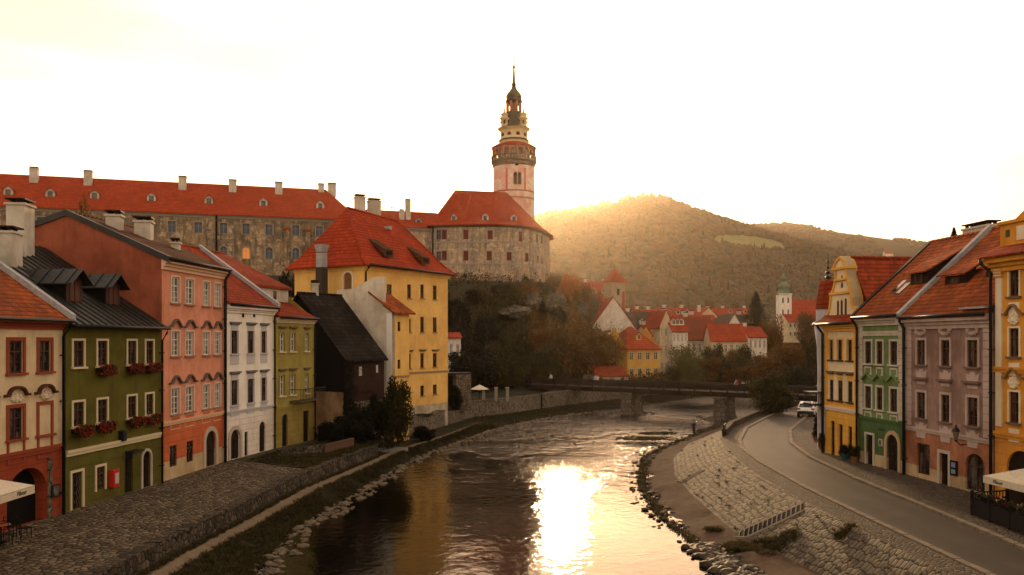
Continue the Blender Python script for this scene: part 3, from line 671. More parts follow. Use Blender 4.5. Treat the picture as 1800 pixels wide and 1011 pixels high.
gable_roof(h, f, 0, f.L, prof, SEAM, .12, seams=.62, ridge=False); gutter(h, f, 0, f.L, ZE-.3, .55)
c = MB(); c.fbox(f, f.U(226)-.35, f.U(234)+.3, gops[2][3]+.3, gops[2][3]+.4, 0, .5, METAL); c.fbox(f, f.U(226)-.3, f.U(226)-.24, gops[2][3], gops[2][3]+.3, 0, .4, METAL); c.build('door_canopy', h)
l_ = MB(); l_.fbox(f, f.U(208), f.U(214), f.Z(211, 775), f.Z(211, 757), 0, .3, METAL); l_.build('wall_lantern', h)
pipe(h, f, f.L-.12, Z0, ZE-.3, .16, .5)
fp = lambda px, py, d: f.uz(px, py, -d)
for px, ly in ((140, 470), (207, 477)):          # two long hooded roof boxes
    u, _ = f.uz(px, 520, -1.2); z = ZE-.25+.615*2.0
    mb = MB(); w_ = 1.35; hh = 1.15; D = 3.6
    mb.poly([f.p(u-w_/2, z-.4, -1.5), f.p(u+w_/2, z-.4, -1.5), f.p(u+w_/2, z+hh, -1.5), f.p(u, z+hh+.55, -1.5), f.p(u-w_/2, z+hh, -1.5)], mat('dormer_board', (.05, .025, .015), .8))
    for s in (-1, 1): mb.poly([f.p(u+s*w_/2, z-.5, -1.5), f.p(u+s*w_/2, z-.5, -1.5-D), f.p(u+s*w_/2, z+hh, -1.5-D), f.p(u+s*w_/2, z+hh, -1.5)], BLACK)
    o = mb.build('dormer', h); r = MB()
    for s in (-1, 1): r.slab([f.p(u+s*(w_/2+.25), z+hh-.2, -1.0), f.p(u, z+hh+.6, -1.0), f.p(u, z+hh+.6, -1.2-D), f.p(u+s*(w_/2+.25), z+hh-.2, -1.2-D)], .07, SEAM)
    for k in range(5):
        d = 1.3+k*.75; r.hexa([f.p(u-w_/2-.25, z+hh-.2, -d), f.p(u-w_/2-.25, z+hh-.2, -d-.05), f.p(u, z+hh+.6, -d-.05), f.p(u, z+hh+.6, -d), f.p(u-w_/2-.25, z+hh-.13, -d), f.p(u-w_/2-.25, z+hh-.13, -d-.05), f.p(u, z+hh+.67, -d-.05), f.p(u, z+hh+.67, -d)], SEAM)
    r.build('dormer_roof', o); q = MB(); q.fbox(f, u-.38, u+.38, z+.05, z+hh-.08, -1.52, -1.46, mat('dormer_pane_brown', (.07, .02, .012), .3)); q.fbox(f, u-.03, u+.03, z+.05, z+hh-.08, -1.5, -1.43, BFRAME); q.build('dormer_window', o)
def chim_px(par, fr, px0, px1, py0, py1, d, depth=None, mt=WHITEW, capm=None):
    """chimney standing d metres behind the facade whose picture box is given"""
    u0, z1 = fr.uz(px0, py0, -d); u1, z0 = fr.uz(px1, py1, -d); w_ = abs(u1-u0)
    c = fr.p((u0+u1)/2, min(z0, z1)-.8, -d); return chimney(par, c, w_, depth or w_*.7, abs(z1-z0)+.5, fr.rz(), mt, capm)
W_, = (Fr((-40, 52), (-20, 48)),)
def chim_at(par, px0, px1, py0, py1, Y, mt=WHITEW, rz=.3, depth=.8, down=1.0):
    a, b = W(px0, py0, Y), W(px1, py1, Y); return chimney(par, ((a.x+b.x)/2, Y, b.z-down), abs(b.x-a.x)*.68, depth, a.z-b.z-.35+down, rz, mt)
chim_at(h, 14, 58, 352, 436, 47.5, rz=.12, depth=1.3, down=1.6); chim_at(h, -14, 38, 400, 447, 44.5, rz=.12, depth=1.2, down=2)
# ---- salmon house
f = Fr((-20.65, 50.32), (-19.84, 58.7)); ZE = 15.6
h = new_house('salmon_house', 'tall salmon-pink house with white windows and a bare red-brown side wall', f, Z0)
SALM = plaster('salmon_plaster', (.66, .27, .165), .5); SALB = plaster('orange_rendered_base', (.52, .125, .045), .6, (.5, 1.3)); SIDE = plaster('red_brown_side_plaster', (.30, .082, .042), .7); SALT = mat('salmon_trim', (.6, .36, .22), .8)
cols = [(f.U(a), f.U(b)) for a, b in ((301, 315), (326, 340), (356.5, 368), (376.5, 387))]
rows = [(f.Z(333, 535), f.Z(333, 491)), (f.Z(333, 625), f.Z(333, 583)), (f.Z(333, 724), f.Z(333, 679))]; zs = f.Z(340, 738)
pl = f.Z(340, 812)
gops = [(f.U(298), f.U(311), f.Z(305, 820), f.Z(305, 783)), (f.U(328), f.U(340), f.Z(334, 812), f.Z(334, 775)), (f.U(361), f.U(379), Z0, f.Z(370, 757), .95)]
ops = [(a, b, *r) for a, b in cols for r in rows]
mb = MB(); wallgrid(mb, f, 0, f.L, zs, ZE, ops, SALM); wallgrid(mb, f, 0, f.L, Z0+1.1, zs, gops, SALB); wallgrid(mb, f, 0, f.L, Z0-.6, Z0+1.1, gops, plaster('beige_plinth', (.5, .36, .2), .8))
prof = [(-.5, ZE-.1), (5.9, ZE+2.75), (9.4, ZE+1.6)]
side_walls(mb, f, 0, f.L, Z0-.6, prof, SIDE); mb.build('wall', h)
for a, b, z0, z1 in ops: window(h, f, a, b, z0, z1, fm=WFRAME, sur=mat('pale_pink_trim', (.62, .45, .34), .7), sw=.09, sill=mat('pink_sill', (.3, .14, .09), .7), glass=GLASSC, rec=.1, panes=4)
for r in rows[1:]:
    for a, b in cols: hood(h, f, a-.3, b+.3, r[1]+.34, mat('slate_hood', (.12, .085, .07), .7), 'wave', .42)
for a, b in cols:
    s = MB(); s.fbox(f, a-.02, b+.02, rows[2][0]-.85, rows[2][0]-.2, -.02, .04, SALB); s.fbox(f, a-.1, b+.1, rows[2][0]-.92, rows[2][0]-.14, -.02, .02, SALT); s.build('apron_panel', h)
for g_ in gops[:2]: window(h, f, *g_, sur=None, panes=2)
door(h, f, *gops[2][:4], arch=.95, sur=mat('stone_portal', (.42, .33, .25), .85), sw=.3)
band(h, f, 0, f.L, zs-.05, .26, .14, SALT); cornice(h, f, -.02, f.L, ZE-.75, SALT, .7, .42)
gable_roof(h, f, .12, f.L, prof, T_OLD); gutter(h, f, 0, f.L, ZE-.12, .55)
mb = MB()
for (d0, z0), (d1, z1) in zip(prof, prof[1:]): mb.hexa([f.p(-.12, z0-.25, -d0), f.p(.18, z0-.25, -d0), f.p(.18, z1-.25, -d1), f.p(-.12, z1-.25, -d1), f.p(-.12, z0+.1, -d0), f.p(.18, z0+.1, -d0), f.p(.18, z1+.1, -d1), f.p(-.12, z1+.1, -d1)], SEAM)
mb.build('verge_board', h)
pipe(h, f, f.L-.1, Z0, ZE-.1, .18, .5, .1)
chim_at(h, 184, 219, 372, 404, 53.5, rz=.2, depth=.9, down=1.4); chim_at(h, 233, 273, 383, 413, 55.5, rz=.2, depth=1, down=1.6); chim_at(h, 299, 319, 420, 433, 57, rz=.2, depth=.6, down=1)
# ---- white house
f = Fr((-19.8, 58.85), (-18.4, 65.9)); ZE = 13.3
h = new_house('white_house', 'white house with dark brown windows between the salmon and the olive house', f, Z0)
WHT = plaster('white_plaster', (.78, .71, .62), .3); WHB = plaster('white_rusticated', (.7, .62, .53), .45, (.42, 1.6)); GT = mat('grey_trim', (.45, .41, .4), .8)
cols = [(f.U(a), f.U(b)) for a, b in ((406, 418), (435, 446), (459, 468))]
rows = [(f.Z(440, 621), f.Z(440, 582)), (f.Z(440, 708), f.Z(440, 666))]; zs = f.Z(440, 722)
gops = [(f.U(404.5), f.U(421.5), Z0, f.Z(413, 755), .95), (f.U(430), f.U(436.5), Z0, f.Z(433, 759)), (f.U(456), f.U(467), Z0, f.Z(461, 741), .95)]
ops = [(a, b, *r) for a, b in cols for r in rows]
mb = MB(); wallgrid(mb, f, 0, f.L, zs, ZE, ops, WHT); wallgrid(mb, f, 0, f.L, Z0-.6, zs, gops, WHB)
prof = [(-.45, ZE-.1), (6.3, ZE+4.6), (12, ZE-.1)]
side_walls(mb, f, 0, f.L, Z0-.6, prof, WHT); mb.build('wall', h)
for a, b, z0, z1 in ops:
    window(h, f, a, b, z0, z1, sur=GT, sw=.07, sill=GT); hood(h, f, a-.2, b+.2, z1+.5, mat('dark_grey_hood', (.14, .12, .11), .7), 'flat', .3)
    s = MB(); s.fbox(f, a, b, z1+.1, z1+.42, -.02, .04, GT); s.build('head_panel', h); s = MB(); s.fbox(f, a-.1, b+.1, z0-.75, z0-.12, -.02, .045, GT); s.build('apron_panel', h)
for i, g_ in enumerate(gops): door(h, f, *g_[:4], arch=.95 if i != 1 else 0, sur=mat('stone_portal', (.42, .33, .25), .85) if i == 0 else None, sw=.28)
vb = MB()
for px in (427, 446.5): u, z = f.uz(px, 554); vb.lathe((0, 0, 0), [(.001, 0)], BLACK, 3) if 0 else vb.fbox(f, u-.14, u+.14, z-.16, z+.16, -.02, .03, BLACK)
vb.build('attic_vent', h)
band(h, f, 0, f.L, zs, .2, .12, GT); cornice(h, f, 0, f.L, ZE-.7, WHT, .55, .38); gable_roof(h, f, 0, f.L, prof, T_RED); gutter(h, f, 0, f.L, ZE-.12, .5); pipe(h, f, f.L-.08, Z0, ZE-.1)
mb = MB(); q = [f.p(f.L-.15, ZE-.1, .45), f.p(f.L+.22, ZE-.1, .45), f.p(f.L+.22, ZE+4.6, -6.3), f.p(f.L-.15, ZE+4.6, -6.3)]; mb.slab([p+Vector((0, 0, .32)) for p in q], .34, ZINC); mb.build('verge_flashing', h)
skylight(h, f, f.U(420)-.3, 2.0, ZE+1.5, .7, .7, 1)
# ---- olive house
f = Fr((-18.3, 66.1), (-16.7, 72.0)); ZE = 12.6
h = new_house('olive_house', 'narrow yellow-olive house with balcony and a stepped red roof above a white attic', f, Z0)
OLV = plaster('olive_yellow_plaster', (.30, .235, .06), .5); OLB = plaster('olive_base', (.26, .19, .05), .6, (.42, 1.6))
cols = [(f.U(a), f.U(b)) for a, b in ((491, 500), (509.5, 518.5), (535, 542))]
rows = [(f.Z(505, 618), f.Z(505, 585)), (f.Z(505, 695), f.Z(505, 659))]; zs = f.Z(515, 716)
gops = [(f.U(496), f.U(506), Z0, f.Z(500, 728), .9), (f.U(533), f.U(543), Z0, f.Z(538, 722))]
ops = [(a, b, *r) for a, b in cols for r in rows]
mb = MB(); wallgrid(mb, f, 0, f.L, zs, ZE, ops, OLV); wallgrid(mb, f, 0, f.L, Z0-.6, zs, gops, OLB)
for u in (0, f.L): mb.poly([f.p(u, Z0-.6), f.p(u, ZE-.1), f.p(u, ZE+2.0, -2.6), f.p(u, ZE+4.6, -8.5), f.p(u, ZE+.5, -14), f.p(u, Z0-.6, -14)], OLV)
mb.build('wall', h)
for a, b, z0, z1 in ops: window(h, f, a, b, z0, z1, fm=WFRAME, sur=OLV, sw=.06, sill=CT, rec=.14); hood(h, f, a-.16, b+.16, z1+.4, mat('brown_hood', (.13, .09, .05), .8), 'flat', .26)
for g_ in gops: door(h, f, *g_[:4], arch=.9 if len(g_) > 4 else 0)
band(h, f, 0, f.L, zs, .2, .1, OLV); cornice(h, f, 0, f.L, ZE-.55, CT, .4, .3)
mb = MB(); mb.slab([f.p(0, ZE-.1, .45), f.p(f.L, ZE-.1, .45), f.p(f.L, ZE+1.3, -2.4), f.p(0, ZE+1.3, -2.4)], .15, T_RED); mb.build('lower_roof', h)
mb = MB(); mb.fbox(f, .2, f.L-.05, ZE+.8, ZE+2.55, -2.9, -2.4, WHITEW); o = mb.build('attic_wall', h)
for u in (1.6, 3.9): q = MB(); q.fbox(f, u-.22, u+.22, ZE+1.45, ZE+2.15, -2.42, -2.37, BFRAME); q.fbox(f, u-.17, u+.17, ZE+1.5, ZE+2.1, -2.375, -2.36, GLASS); q.build('attic_window', o)
gable_roof(h, f, -.2, f.L+.1, [(2.1, ZE+2.5), (8.6, ZE+5.6), (14, ZE+2)], T_RED); gutter(h, f, 0, f.L, ZE-.12, .5); pipe(h, f, f.L-.08, Z0, ZE-.1)
mb = MB(); u0, u1 = f.U(509), f.L; zb = f.Z(530, 702); mb.fbox(f, u0, u1+.2, zb-.1, zb, 0, 1.0, mat('balcony_slab', (.08, .06, .045), .8))
for i in range(18): u = lerp(u0+.05, u1+.15, i/17); mb.tube([f.p(u, zb, .95), f.p(u, zb+.9, .95)], .018, METAL, 4)
mb.tube([f.p(u0, zb+.9, 0), f.p(u0, zb+.9, .95), f.p(u1+.2, zb+.9, .95), f.p(u1+.2, zb+.9, 0)], .03, METAL, 5); mb.build('balcony', h)
chim_at(h, 545, 562, 494, 523, 80, rz=.3, depth=.7, down=1.5)
# ---- dark barn
fb = Fr((-14.85, 75.2), (-11.95, 79.8)); Z0 = 2.0; zeb = 9.35
h = new_house('dark_wooden_barn', 'dark timber barn with steep black shingle roof against the grey fire wall', fb, Z0, 'barn')
BARNW = mottled('barn_planks', [(.028, .012, .007), (.04, .018, .01), (.018, .009, .006)], 1.2, .8); TANW = plaster('tan_flaking_plaster', (.34, .21, .11), 1.0)
mb = MB(); wallgrid(mb, fb, 0, fb.L, 5.2, zeb, [(2.0, 2.4, 7.5, 8.3), (4.3, 4.6, 7.7, 8.4)], BARNW)
wallgrid(mb, fb, 0, fb.L, 0.6, 5.2, [], WALLST2)
pr = [(-.5, zeb-.4), (5.4, zeb+5.7), (10.5, zeb)]
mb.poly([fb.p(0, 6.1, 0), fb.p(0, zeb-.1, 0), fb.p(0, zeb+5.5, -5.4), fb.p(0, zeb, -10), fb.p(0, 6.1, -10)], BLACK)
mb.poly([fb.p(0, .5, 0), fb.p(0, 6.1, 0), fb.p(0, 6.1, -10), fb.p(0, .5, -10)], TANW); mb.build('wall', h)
for (a, b, z0, z1) in ((2.0, 2.4, 7.5, 8.3), (4.3, 4.6, 7.7, 8.4)): window(h, fb, a, b, z0, z1, fm=WFRAME, rec=.06, panes=0)
gable_roof(h, fb, -.3, fb.L, pr, T_SHINGLE)
pt = MB(); pt.fbox(fb, .1, fb.L-.4, 6.0, 7.2, .02, .12, BARNW); pt.build('timber_gallery', h)
# ---- tall yellow house
A, B = (-14.76, 85.2), (-7.38, 98.0); f = Fr(A, B); Z0 = 2.3; ZE = 18.35
h = new_house('tall_yellow_house', 'tall ochre-yellow house with large steep red hipped roof at the river bend', f, Z0)
YEL = plaster('ochre_yellow_plaster', (.74, .44, .13), .35); YPL = plaster('washed_white_plinth', (.55, .45, .32), 1.0)
nn = f.n; side = Fr((A[0]-nn.x*9.4, A[1]-nn.y*9.4), A)
wr = [((680, 689), 500, 524.5), ((716, 723), 500, 524.5), ((739, 745.5), 500, 524.5), ((761, 768), 502, 526.5), ((739, 745.5), 557, 584), ((761, 768), 558, 584), ((718.5, 722.5), 561, 584), ((739, 745.5), 621, 646.5), ((761, 768), 621, 645), ((718.5, 722.5), 622, 648), ((739, 745.5), 678, 696), ((761, 768), 676, 693), ((718.5, 722.5), 681, 701)]
ops = [(f.U(a), f.U(b), f.Z((a+b)/2, y1), f.Z((a+b)/2, y0)) for (a, b), y0, y1 in wr]
zs = f.Z(750, 653); s0 = side.Z(600, 512)
dz0, dz1 = side.Z(612, 510), side.Z(612, 479); sops = [(side.U(604.5), side.U(619), dz0, dz1, .95), (side.U(546), side.U(556), side.Z(551, 510), side.Z(551, 492))]
mb = MB(); wallgrid(mb, f, 0, f.L, 3.6, ZE, ops, YEL); wallgrid(mb, f, 0, f.L, 0.2, 3.6, [], YPL); wallgrid(mb, side, 0, side.L, .5, ZE, sops, YEL)
back = Fr(B, (B[0]-nn.x*9.4, B[1]-nn.y*9.4)); wallgrid(mb, back, 0, back.L, .5, ZE, [], YEL); mb.build('wall', h)
for o in ops: window(h, f, *o, sur=None, sill=mat('stone_sill', (.3, .2, .1), .8), sw=.03, rec=.16, panes=3)
for (a, b, z0, z1) in (ops[7], ops[8], ops[9]): hood(h, f, a-.25, b+.25, z1+.3, mat('brown_hood', (.13, .09, .05), .8), 'flat', .3)
door(h, side, *sops[0][:4], arch=.95, mt=mat('brown_door', (.2, .09, .04), .6), sur=mat('pale_stone_portal', (.6, .5, .36), .8), sw=.22); window(h, side, *sops[1], sur=None)
band(h, f, 0, f.L, zs-.2, .22, .1, mat('grey_string', (.3, .2, .11), .8)); cornice(h, f, -.3, f.L+.3, ZE-.6, YEL, .6, .4); cornice(h, side, 0, side.L, ZE-.6, YEL, .6, .4)
# hipped roof with flared eaves
def P(t, s, z): q = Vector(A)+f.u*t-f.n*s; return Vector((q.x, q.y, z))
L_, D_ = f.L, 9.4; e = .7; r1, r2 = P(3.1, 4.9, 24.75), P(12.2, 5.2, 24.4)
def ring(k, z): return [P(-k, -k, z), P(L_+k, -k, z), P(L_+k, D_+k, z), P(-k, D_+k, z)]
o0 = ring(e, ZE-.12); r1f, r2f = r1, r2
def mid(p, q, t, dz=0): return p.lerp(q, t)-Vector((0, 0, dz))
m0 = [mid(o0[0], r1, .2, .32), mid(o0[1], r2, .2, .32), mid(o0[2], r2, .2, .32), mid(o0[3], r1, .2, .32)]
mb = MB()
tops = [r1, r2, r2, r1]
for i in range(4):
    j = (i+1) % 4; mb.slab([o0[i], o0[j], m0[j], m0[i]], .14, T_FINE)
    t_ = [m0[i], m0[j], tops[j]]+([tops[i]] if (tops[i]-tops[j]).length > .1 else []); mb.slab(t_, .14, T_FINE)
mb.build('roof', h)
rd = MB()
for a, b in ((r1, r2), (o0[0], m0[0]), (m0[0], r1), (o0[1], m0[1]), (m0[1], r2)): rd.tube([a, b], .14, T_FINE, 6)
rd.build('ridge_tiles', h)
def fslope(px, py):
    """point on the front roof plane seen at px,py"""
    a, b, c_ = m0[0], m0[1], r1; n_ = (b-a).cross(c_-a); D = Vector(((px-CX)/F, 1, (CY-py)/F)); o = Vector((0, 0, CAMZ)); t = (a-o).dot(n_)/D.dot(n_); return o+D*t
for px, py in ((672, 444), (737, 457)):      # two low shed dormers looking down-river
    c_ = fslope(px, py); q = MB(); d = .7; ux = Vector((f.u.x, f.u.y, 0)); nx = Vector((f.n.x, f.n.y, 0))
    lo = c_+nx*.9-Vector((0, 0, .5)); bk = c_-nx*1.6+Vector((0, 0, 1.55))
    q.hexa([lo-ux*d, lo+ux*d, bk+ux*d, bk-ux*d, lo-ux*d+Vector((0, 0, .75)), lo+ux*d+Vector((0, 0, .75)), bk+ux*d+Vector((0, 0, .12)), bk-ux*d+Vector((0, 0, .12))], T_OLD); o = q.build('dormer', h)
    g = MB(); p = lo+nx*.02; g.mesh([p-ux*.5+Vector((0, 0, .2)), p+ux*.5+Vector((0, 0, .2)), p+ux*.5+Vector((0, 0, .6)), p-ux*.5+Vector((0, 0, .6))], [(0, 1, 2, 3)], BLACK); g.build('dormer_opening', o)
c_ = fslope(682, 401); q = MB(); q.box(c_, (.6, .6, .35), ZINC, f.rz()); q.build('roof_light', h)
mb = MB(); mb.tube([f.p(0, ZE-.1, .75), f.p(f.L, ZE-.1, .75)], .1, METAL, 8); mb.build('gutter', h); pipe(h, f, .1, 12.5, ZE-.1, .15, .6, .09)
chim_at(h, 620, 645, 343, 372, 99, rz=.4, depth=1.0, down=2.2); chim_at(h, 642, 673, 350, 376, 101, rz=.4, depth=1.1, down=2.4)
# grey fire wall and annex
n3 = Vector((f.n.x, f.n.y)); P0 = Vector((-15.5, 83.9)); Q0 = P0+n3*4.63; Q1 = P0-n3*2.6
fw = Fr(Q1, Q0); mb = MB(); GREYW = plaster('grey_beige_fire_wall', (.62, .53, .41), .6)
pts = [(592, 518), (592, 510), (618, 508), (640, 497), (655, 488), (672.5, 486), (672.8, 538), (681, 544), (689, 550)]
o_ = [fw.uz(*p) for p in pts]; poly = [(0, 1.5), (fw.L, 1.5)]+[(min(fw.L, max(0, u)), z) for u, z in o_[::-1]]; poly[2] = (fw.L, o_[-1][1])
mb.fprism(fw, poly, -.5, 0, GREYW)
t = new_house('yellow_annex', 'narrow yellow annex with small tiled roof and tall grey-beige fire wall', fw, 1.5, 'house annex'); mb.build('fire_wall', t)
wedge = MB(); wedge.fbox(fw, fw.L-.62, fw.L+.01, 1.5, fw.Z(689, 551), -.01, .03, mat('white_wash_corner', (.72, .66, .58), .8)); wedge.build('white_corner', t)
fa = Fr(Q0, Q0+f.u*2.75); ze = fa.Z(700, 548); a_ops = [(fa.U(699), fa.U(704), fa.Z(701, 582.5), fa.Z(701, 565.5)), (fa.U(699), fa.U(704), fa.Z(701, 648.5), fa.Z(701, 632.5))]
mb = MB(); wallgrid(mb, fa, 0, fa.L, .5, ze, a_ops, YEL); fs_ = Fr(Q0+f.u*2.75, Q0+f.u*2.75-n3*4.6); wallgrid(mb, fs_, 0, fs_.L, .5, ze, [], YEL); mb.build('wall', t)
for o in a_ops: window(t, fa, *o, sur=None, rec=.12, panes=0)
mb = MB(); mb.slab([fa.p(-.15, ze-.1, .5), fa.p(fa.L+.4, ze-.1, .5), fa.p(fa.L+.3, ze+2.0, -2.8), fa.p(-.15, ze+2.0, -2.8)], .16, T_ORANGE); mb.build('roof', t)
band(t, fa, 0, fa.L, zs-.2, .22, .08, mat('grey_string', (.3, .2, .11), .8))
# low yellow block with terrace in front of the side wall
sb = Fr((side.A.x+side.n.x*2.5, side.A.y+side.n.y*2.5), Vector((Q1.x, Q1.y))+side.n*.3)
t = new_house('low_yellow_block', 'low yellow block with flat terrace and dark stove pipe beside the tall yellow house', sb, 2)
zt = sb.Z(560, 522); mb = MB(); wallgrid(mb, sb, 0, sb.L, .5, zt, [], YEL); mb.poly([sb.p(0, zt), sb.p(sb.L, zt), sb.p(sb.L, zt, -2.6), sb.p(0, zt, -2.6)], ZINC); mb.poly([sb.p(0, .5), sb.p(0, zt), sb.p(0, zt, -2.6), sb.p(0, .5, -2.6)], YEL); mb.build('wall', t); band(t, sb, 0, sb.L, zt-.02, .2, .15, METAL, 'parapet_coping')
c0, c1 = W(565.5, 521, 86.0), W(565.5, 432, 86.0); mb = MB(); mb.box((c0.x, c0.y, (c0.z+W(0, 470, 86).z)/2-.5), (.85, .85, W(0, 470, 86).z-c0.z+1), mat('sooty_brick', (.05, .035, .025), .9), f.rz()); mb.box((c0.x, c0.y, (W(0, 445, 86).z+W(0, 470, 86).z)/2), (.78, .78, W(0, 445, 86).z-W(0, 470, 86).z), ZINC, f.rz()); mb.box((c0.x, c0.y, W(0, 437, 86).z), (.75, .75, .75), ZINC, f.rz(), 1.45); mb.build('stove_chimney', t)
# ================================================================ right row
Z0 = 2.55
# ---- orange baroque house (right edge of the picture)
f = Fr((24.62, 43.5), (26.2, 29.5)); ZE = 15.0
h = new_house('baroque_house', 'orange and white baroque house with curved window hoods at the picture edge', f, Z0)
ORG = plaster('orange_ochre_plaster', (.62, .27, .035), .45); CRW = plaster('cream_white_stucco', (.68, .57, .4), .4)
c0 = (f.U(1774.5), f.U(1792)); pit = 2.35; cols = [(c0[0]+pit*k, c0[1]+pit*k) for k in range(4)]
rows = [(f.Z(1783, 521), f.Z(1783, 474)), (f.Z(1783, 627), f.Z(1783, 577)), (f.Z(1783, 743), f.Z(1783, 689))]
zs = f.Z(1765, 768); gops = [(c0[0]-.2+(pit+.9)*k, c0[1]+1.15+(pit+.9)*k, Z0, f.Z(1790, 792), .9) for k in range(2)]
ops = [(a, b, *r) for a, b in cols for r in rows]
mb = MB(); wallgrid(mb, f, 0, f.L, zs, ZE, ops, ORG); wallgrid(mb, f, 0, f.L, Z0-.6, zs, gops, plaster('orange_base', (.6, .25, .04), .5, (.55, 1.3)))
prof = [(-.5, ZE), (3.0, ZE+.6), (3.1, ZE+.3), (12, ZE+.3)]
mb.poly([f.p(0, Z0-.6), f.p(0, ZE), f.p(0, ZE, -12), f.p(0, Z0-.6, -12)], ORG); mb.build('wall', h)
for k, (a, b, z0, z1) in enumerate(ops):
    window(h, f, a, b, z0, z1, sur=CRW, sw=.09, sill=mat('brown_hood', (.13, .09, .05), .8))
for a, b in cols:
    for r in rows[1:]:
        hood(h, f, a-.35, b+.35, r[1]+.75, mat('ochre_hood', (.22, .12, .05), .8), 'wave', .45)
        s = MB(); m_ = (a+b)/2
        for k in range(9): s.ball(f.p(m_+math.cos(k*.7)*.25, r[1]+.45+math.sin(k*.7)*.2, .03), .13, CRW, 1, (1, 1, 1), .25)
        s.ball(f.p(m_, r[1]+.45, 0), .22, CRW, 1, (1, 1, 1), .2)
        s.build('stucco_shell', h)
    for r in rows: s = MB(); s.fbox(f, a-.02, b+.02, r[0]-.95, r[0]-.3, -.02, .04, CRW); s.build('apron_panel', h)
for u in (.35, cols[1][1]+.55, cols[3][1]+.5):
    s = MB(); s.fbox(f, u-.22, u+.22, zs+.5, rows[0][1]-.3, -.02, .08, CRW); s.fbox(f, u-.3, u+.3, rows[0][1]-.3, rows[0][1]+.35, -.02, .14, ORG)
    for k in range(4): s.fbox(f, u-.26, u+.26, rows[0][1]-.25+k*.15, rows[0][1]-.19+k*.15, .14, .18, CRW)
    s.fbox(f, u-.22, u+.22, rows[0][1]+.6, rows[0][1]+1.1, -.02, .06, CRW); s.build('pilaster', h)
band(h, f, 0, f.L, zs-.05, .3, .16, ORG); band(h, f, 0, f.L, f.Z(1765, 655), .3, .14, ORG); cornice(h, f, -.1, f.L, ZE-.9, ORG, .8, .55)
for g_ in gops: door(h, f, *g_[:4], arch=.9)
mb = MB(); mb.slab([f.p(-.3, ZE-.12, .75), f.p(f.L, ZE-.12, .75), f.p(f.L, ZE+.45, -.3), f.p(-.3, ZE+.45, -.3)], .1, T_RED); mb.build('eave_tiles', h)
at = MB(); at.fbox(f, .05, f.L, ZE+.3, ZE+1.5, -.9, -.25, ORG); at.fbox(f, 1.3, f.L-.4, ZE+.6, ZE+1.3, -.3, -.2, CRW); at.fbox(f, .0, f.L, ZE+1.5, ZE+1.65, -1, -.12, ORG); at.fbox(f, .5, .75, ZE+.85, ZE+1.2, -.3, -.21, mat('green_roundel', (.05, .06, .03), .7))
o = at.build('attic_parapet', h)
gp = MB(); gp.fprism(f, [(1.0, ZE+1.65), (5.5, ZE+1.65), (5.5, ZE+4.4), (4.2, ZE+3.5), (2.6, ZE+2.5)], -.85, -.3, ORG); gp.build('gable', h)
gable_roof(h, f, .4, f.L, [(.6, ZE+1.2), (6, ZE+6.2), (11.5, ZE+1.2)], T_OLD)
pipe(h, f, .02, Z0, ZE-.2, .25, .85, .08)
# ---- purple-grey house
f = Fr((23.72, 51.4), (24.6, 43.62)); ZE = 12.15
h = new_house('mauve_house', 'mauve-grey house with pale stucco ornaments and terracotta ground floor', f, Z0)
MAU = plaster('mauve_plaster', (.30, .185, .15), .9); MAT_ = plaster('pale_mauve_stucco', (.46, .35, .3), .5); TER = plaster('terracotta_plaster', (.40, .16, .085), 1.0); BEI = plaster('beige_plinth', (.5, .36, .2), .8)
cols = [(f.U(a), f.U(b)) for a, b in ((1612.5, 1627), (1655, 1670), (1701, 1719.5))]
rows = [(f.Z(1662, 643), f.Z(1662, 598)), (f.Z(1662, 741.5), f.Z(1662, 694))]; zs = f.Z(1662, 764)
gops = [(f.U(1611.5), f.U(1634), f.Z(1622, 834), f.Z(1622, 780)), (f.U(1652.5), f.U(1668), Z0, f.Z(1660, 797)), (f.U(1697), f.U(1731), f.Z(1714, 864), f.Z(1714, 798), .85)]
ops = [(a, b, *r) for a, b in cols for r in rows]
mb = MB(); wallgrid(mb, f, 0, f.L, zs, ZE, ops, MAU); wallgrid(mb, f, 0, f.L, Z0+.75, zs, gops, TER); wallgrid(mb, f, 0, f.L, Z0-.6, Z0+.75, gops, BEI)
prof = [(-.5, ZE-.1), (5.6, ZE+5.3), (11.5, ZE)]
side_walls(mb, f, 0, f.L, Z0-.6, prof, MAU); mb.build('wall', h)
for a, b, z0, z1 in ops:
    window(h, f, a, b, z0, z1, sur=MAT_, sw=.14, sill=mat('mauve_sill', (.16, .1, .08), .8))
    s = MB(); m_ = (a+b)/2
    s.fprism(f, [(m_-.4, z0-1.15), (m_+.4, z0-1.15), (m_+.55, z0-.3), (m_+.3, z0-.45), (m_+.12, z0-.25), (m_-.12, z0-.25), (m_-.3, z0-.45), (m_-.55, z0-.3)], -.02, .04, MAT_)
    if z1 > 10:
        s.build('stucco_apron', h); s = MB()
        for k in range(12): s.ball(f.p(m_+math.cos(k*.52)*.42, z1+.55+math.sin(k*.52)*.22, .03), .13, MAT_, 1, (1, 1, 1), .3)
    s.build('stucco_crest' if z1 > 10 else 'stucco_apron', h)
for a, b in cols: hood(h, f, a-.25, b+.25, rows[1][1]+.75, mat('mauve_sill', (.16, .1, .08), .8), 'flat', .3)
for u in (0.02, f.L-.72):
    s = MB()
    for k in range(18): s.fbox(f, u, u+.62, zs+.2+k*.42, zs+.2+k*.42+.39, -.02, .06, MAT_) if zs+.6+k*.42 < ZE-.6 else None
    s.build('quoins', h)
window(h, f, *gops[0][:4], panes=2, sur=None, rec=.15); window(h, f, *gops[2][:4], arch=.85, panes=2, rec=.15); door(h, f, *gops[1][:4], sur=mat('stone_portal', (.42, .33, .25), .85), sw=.17)
band(h, f, 0, f.L, zs-.1, .25, .12, MAT_); cornice(h, f, 0, f.L, ZE-.85, MAT_, .75, .42)
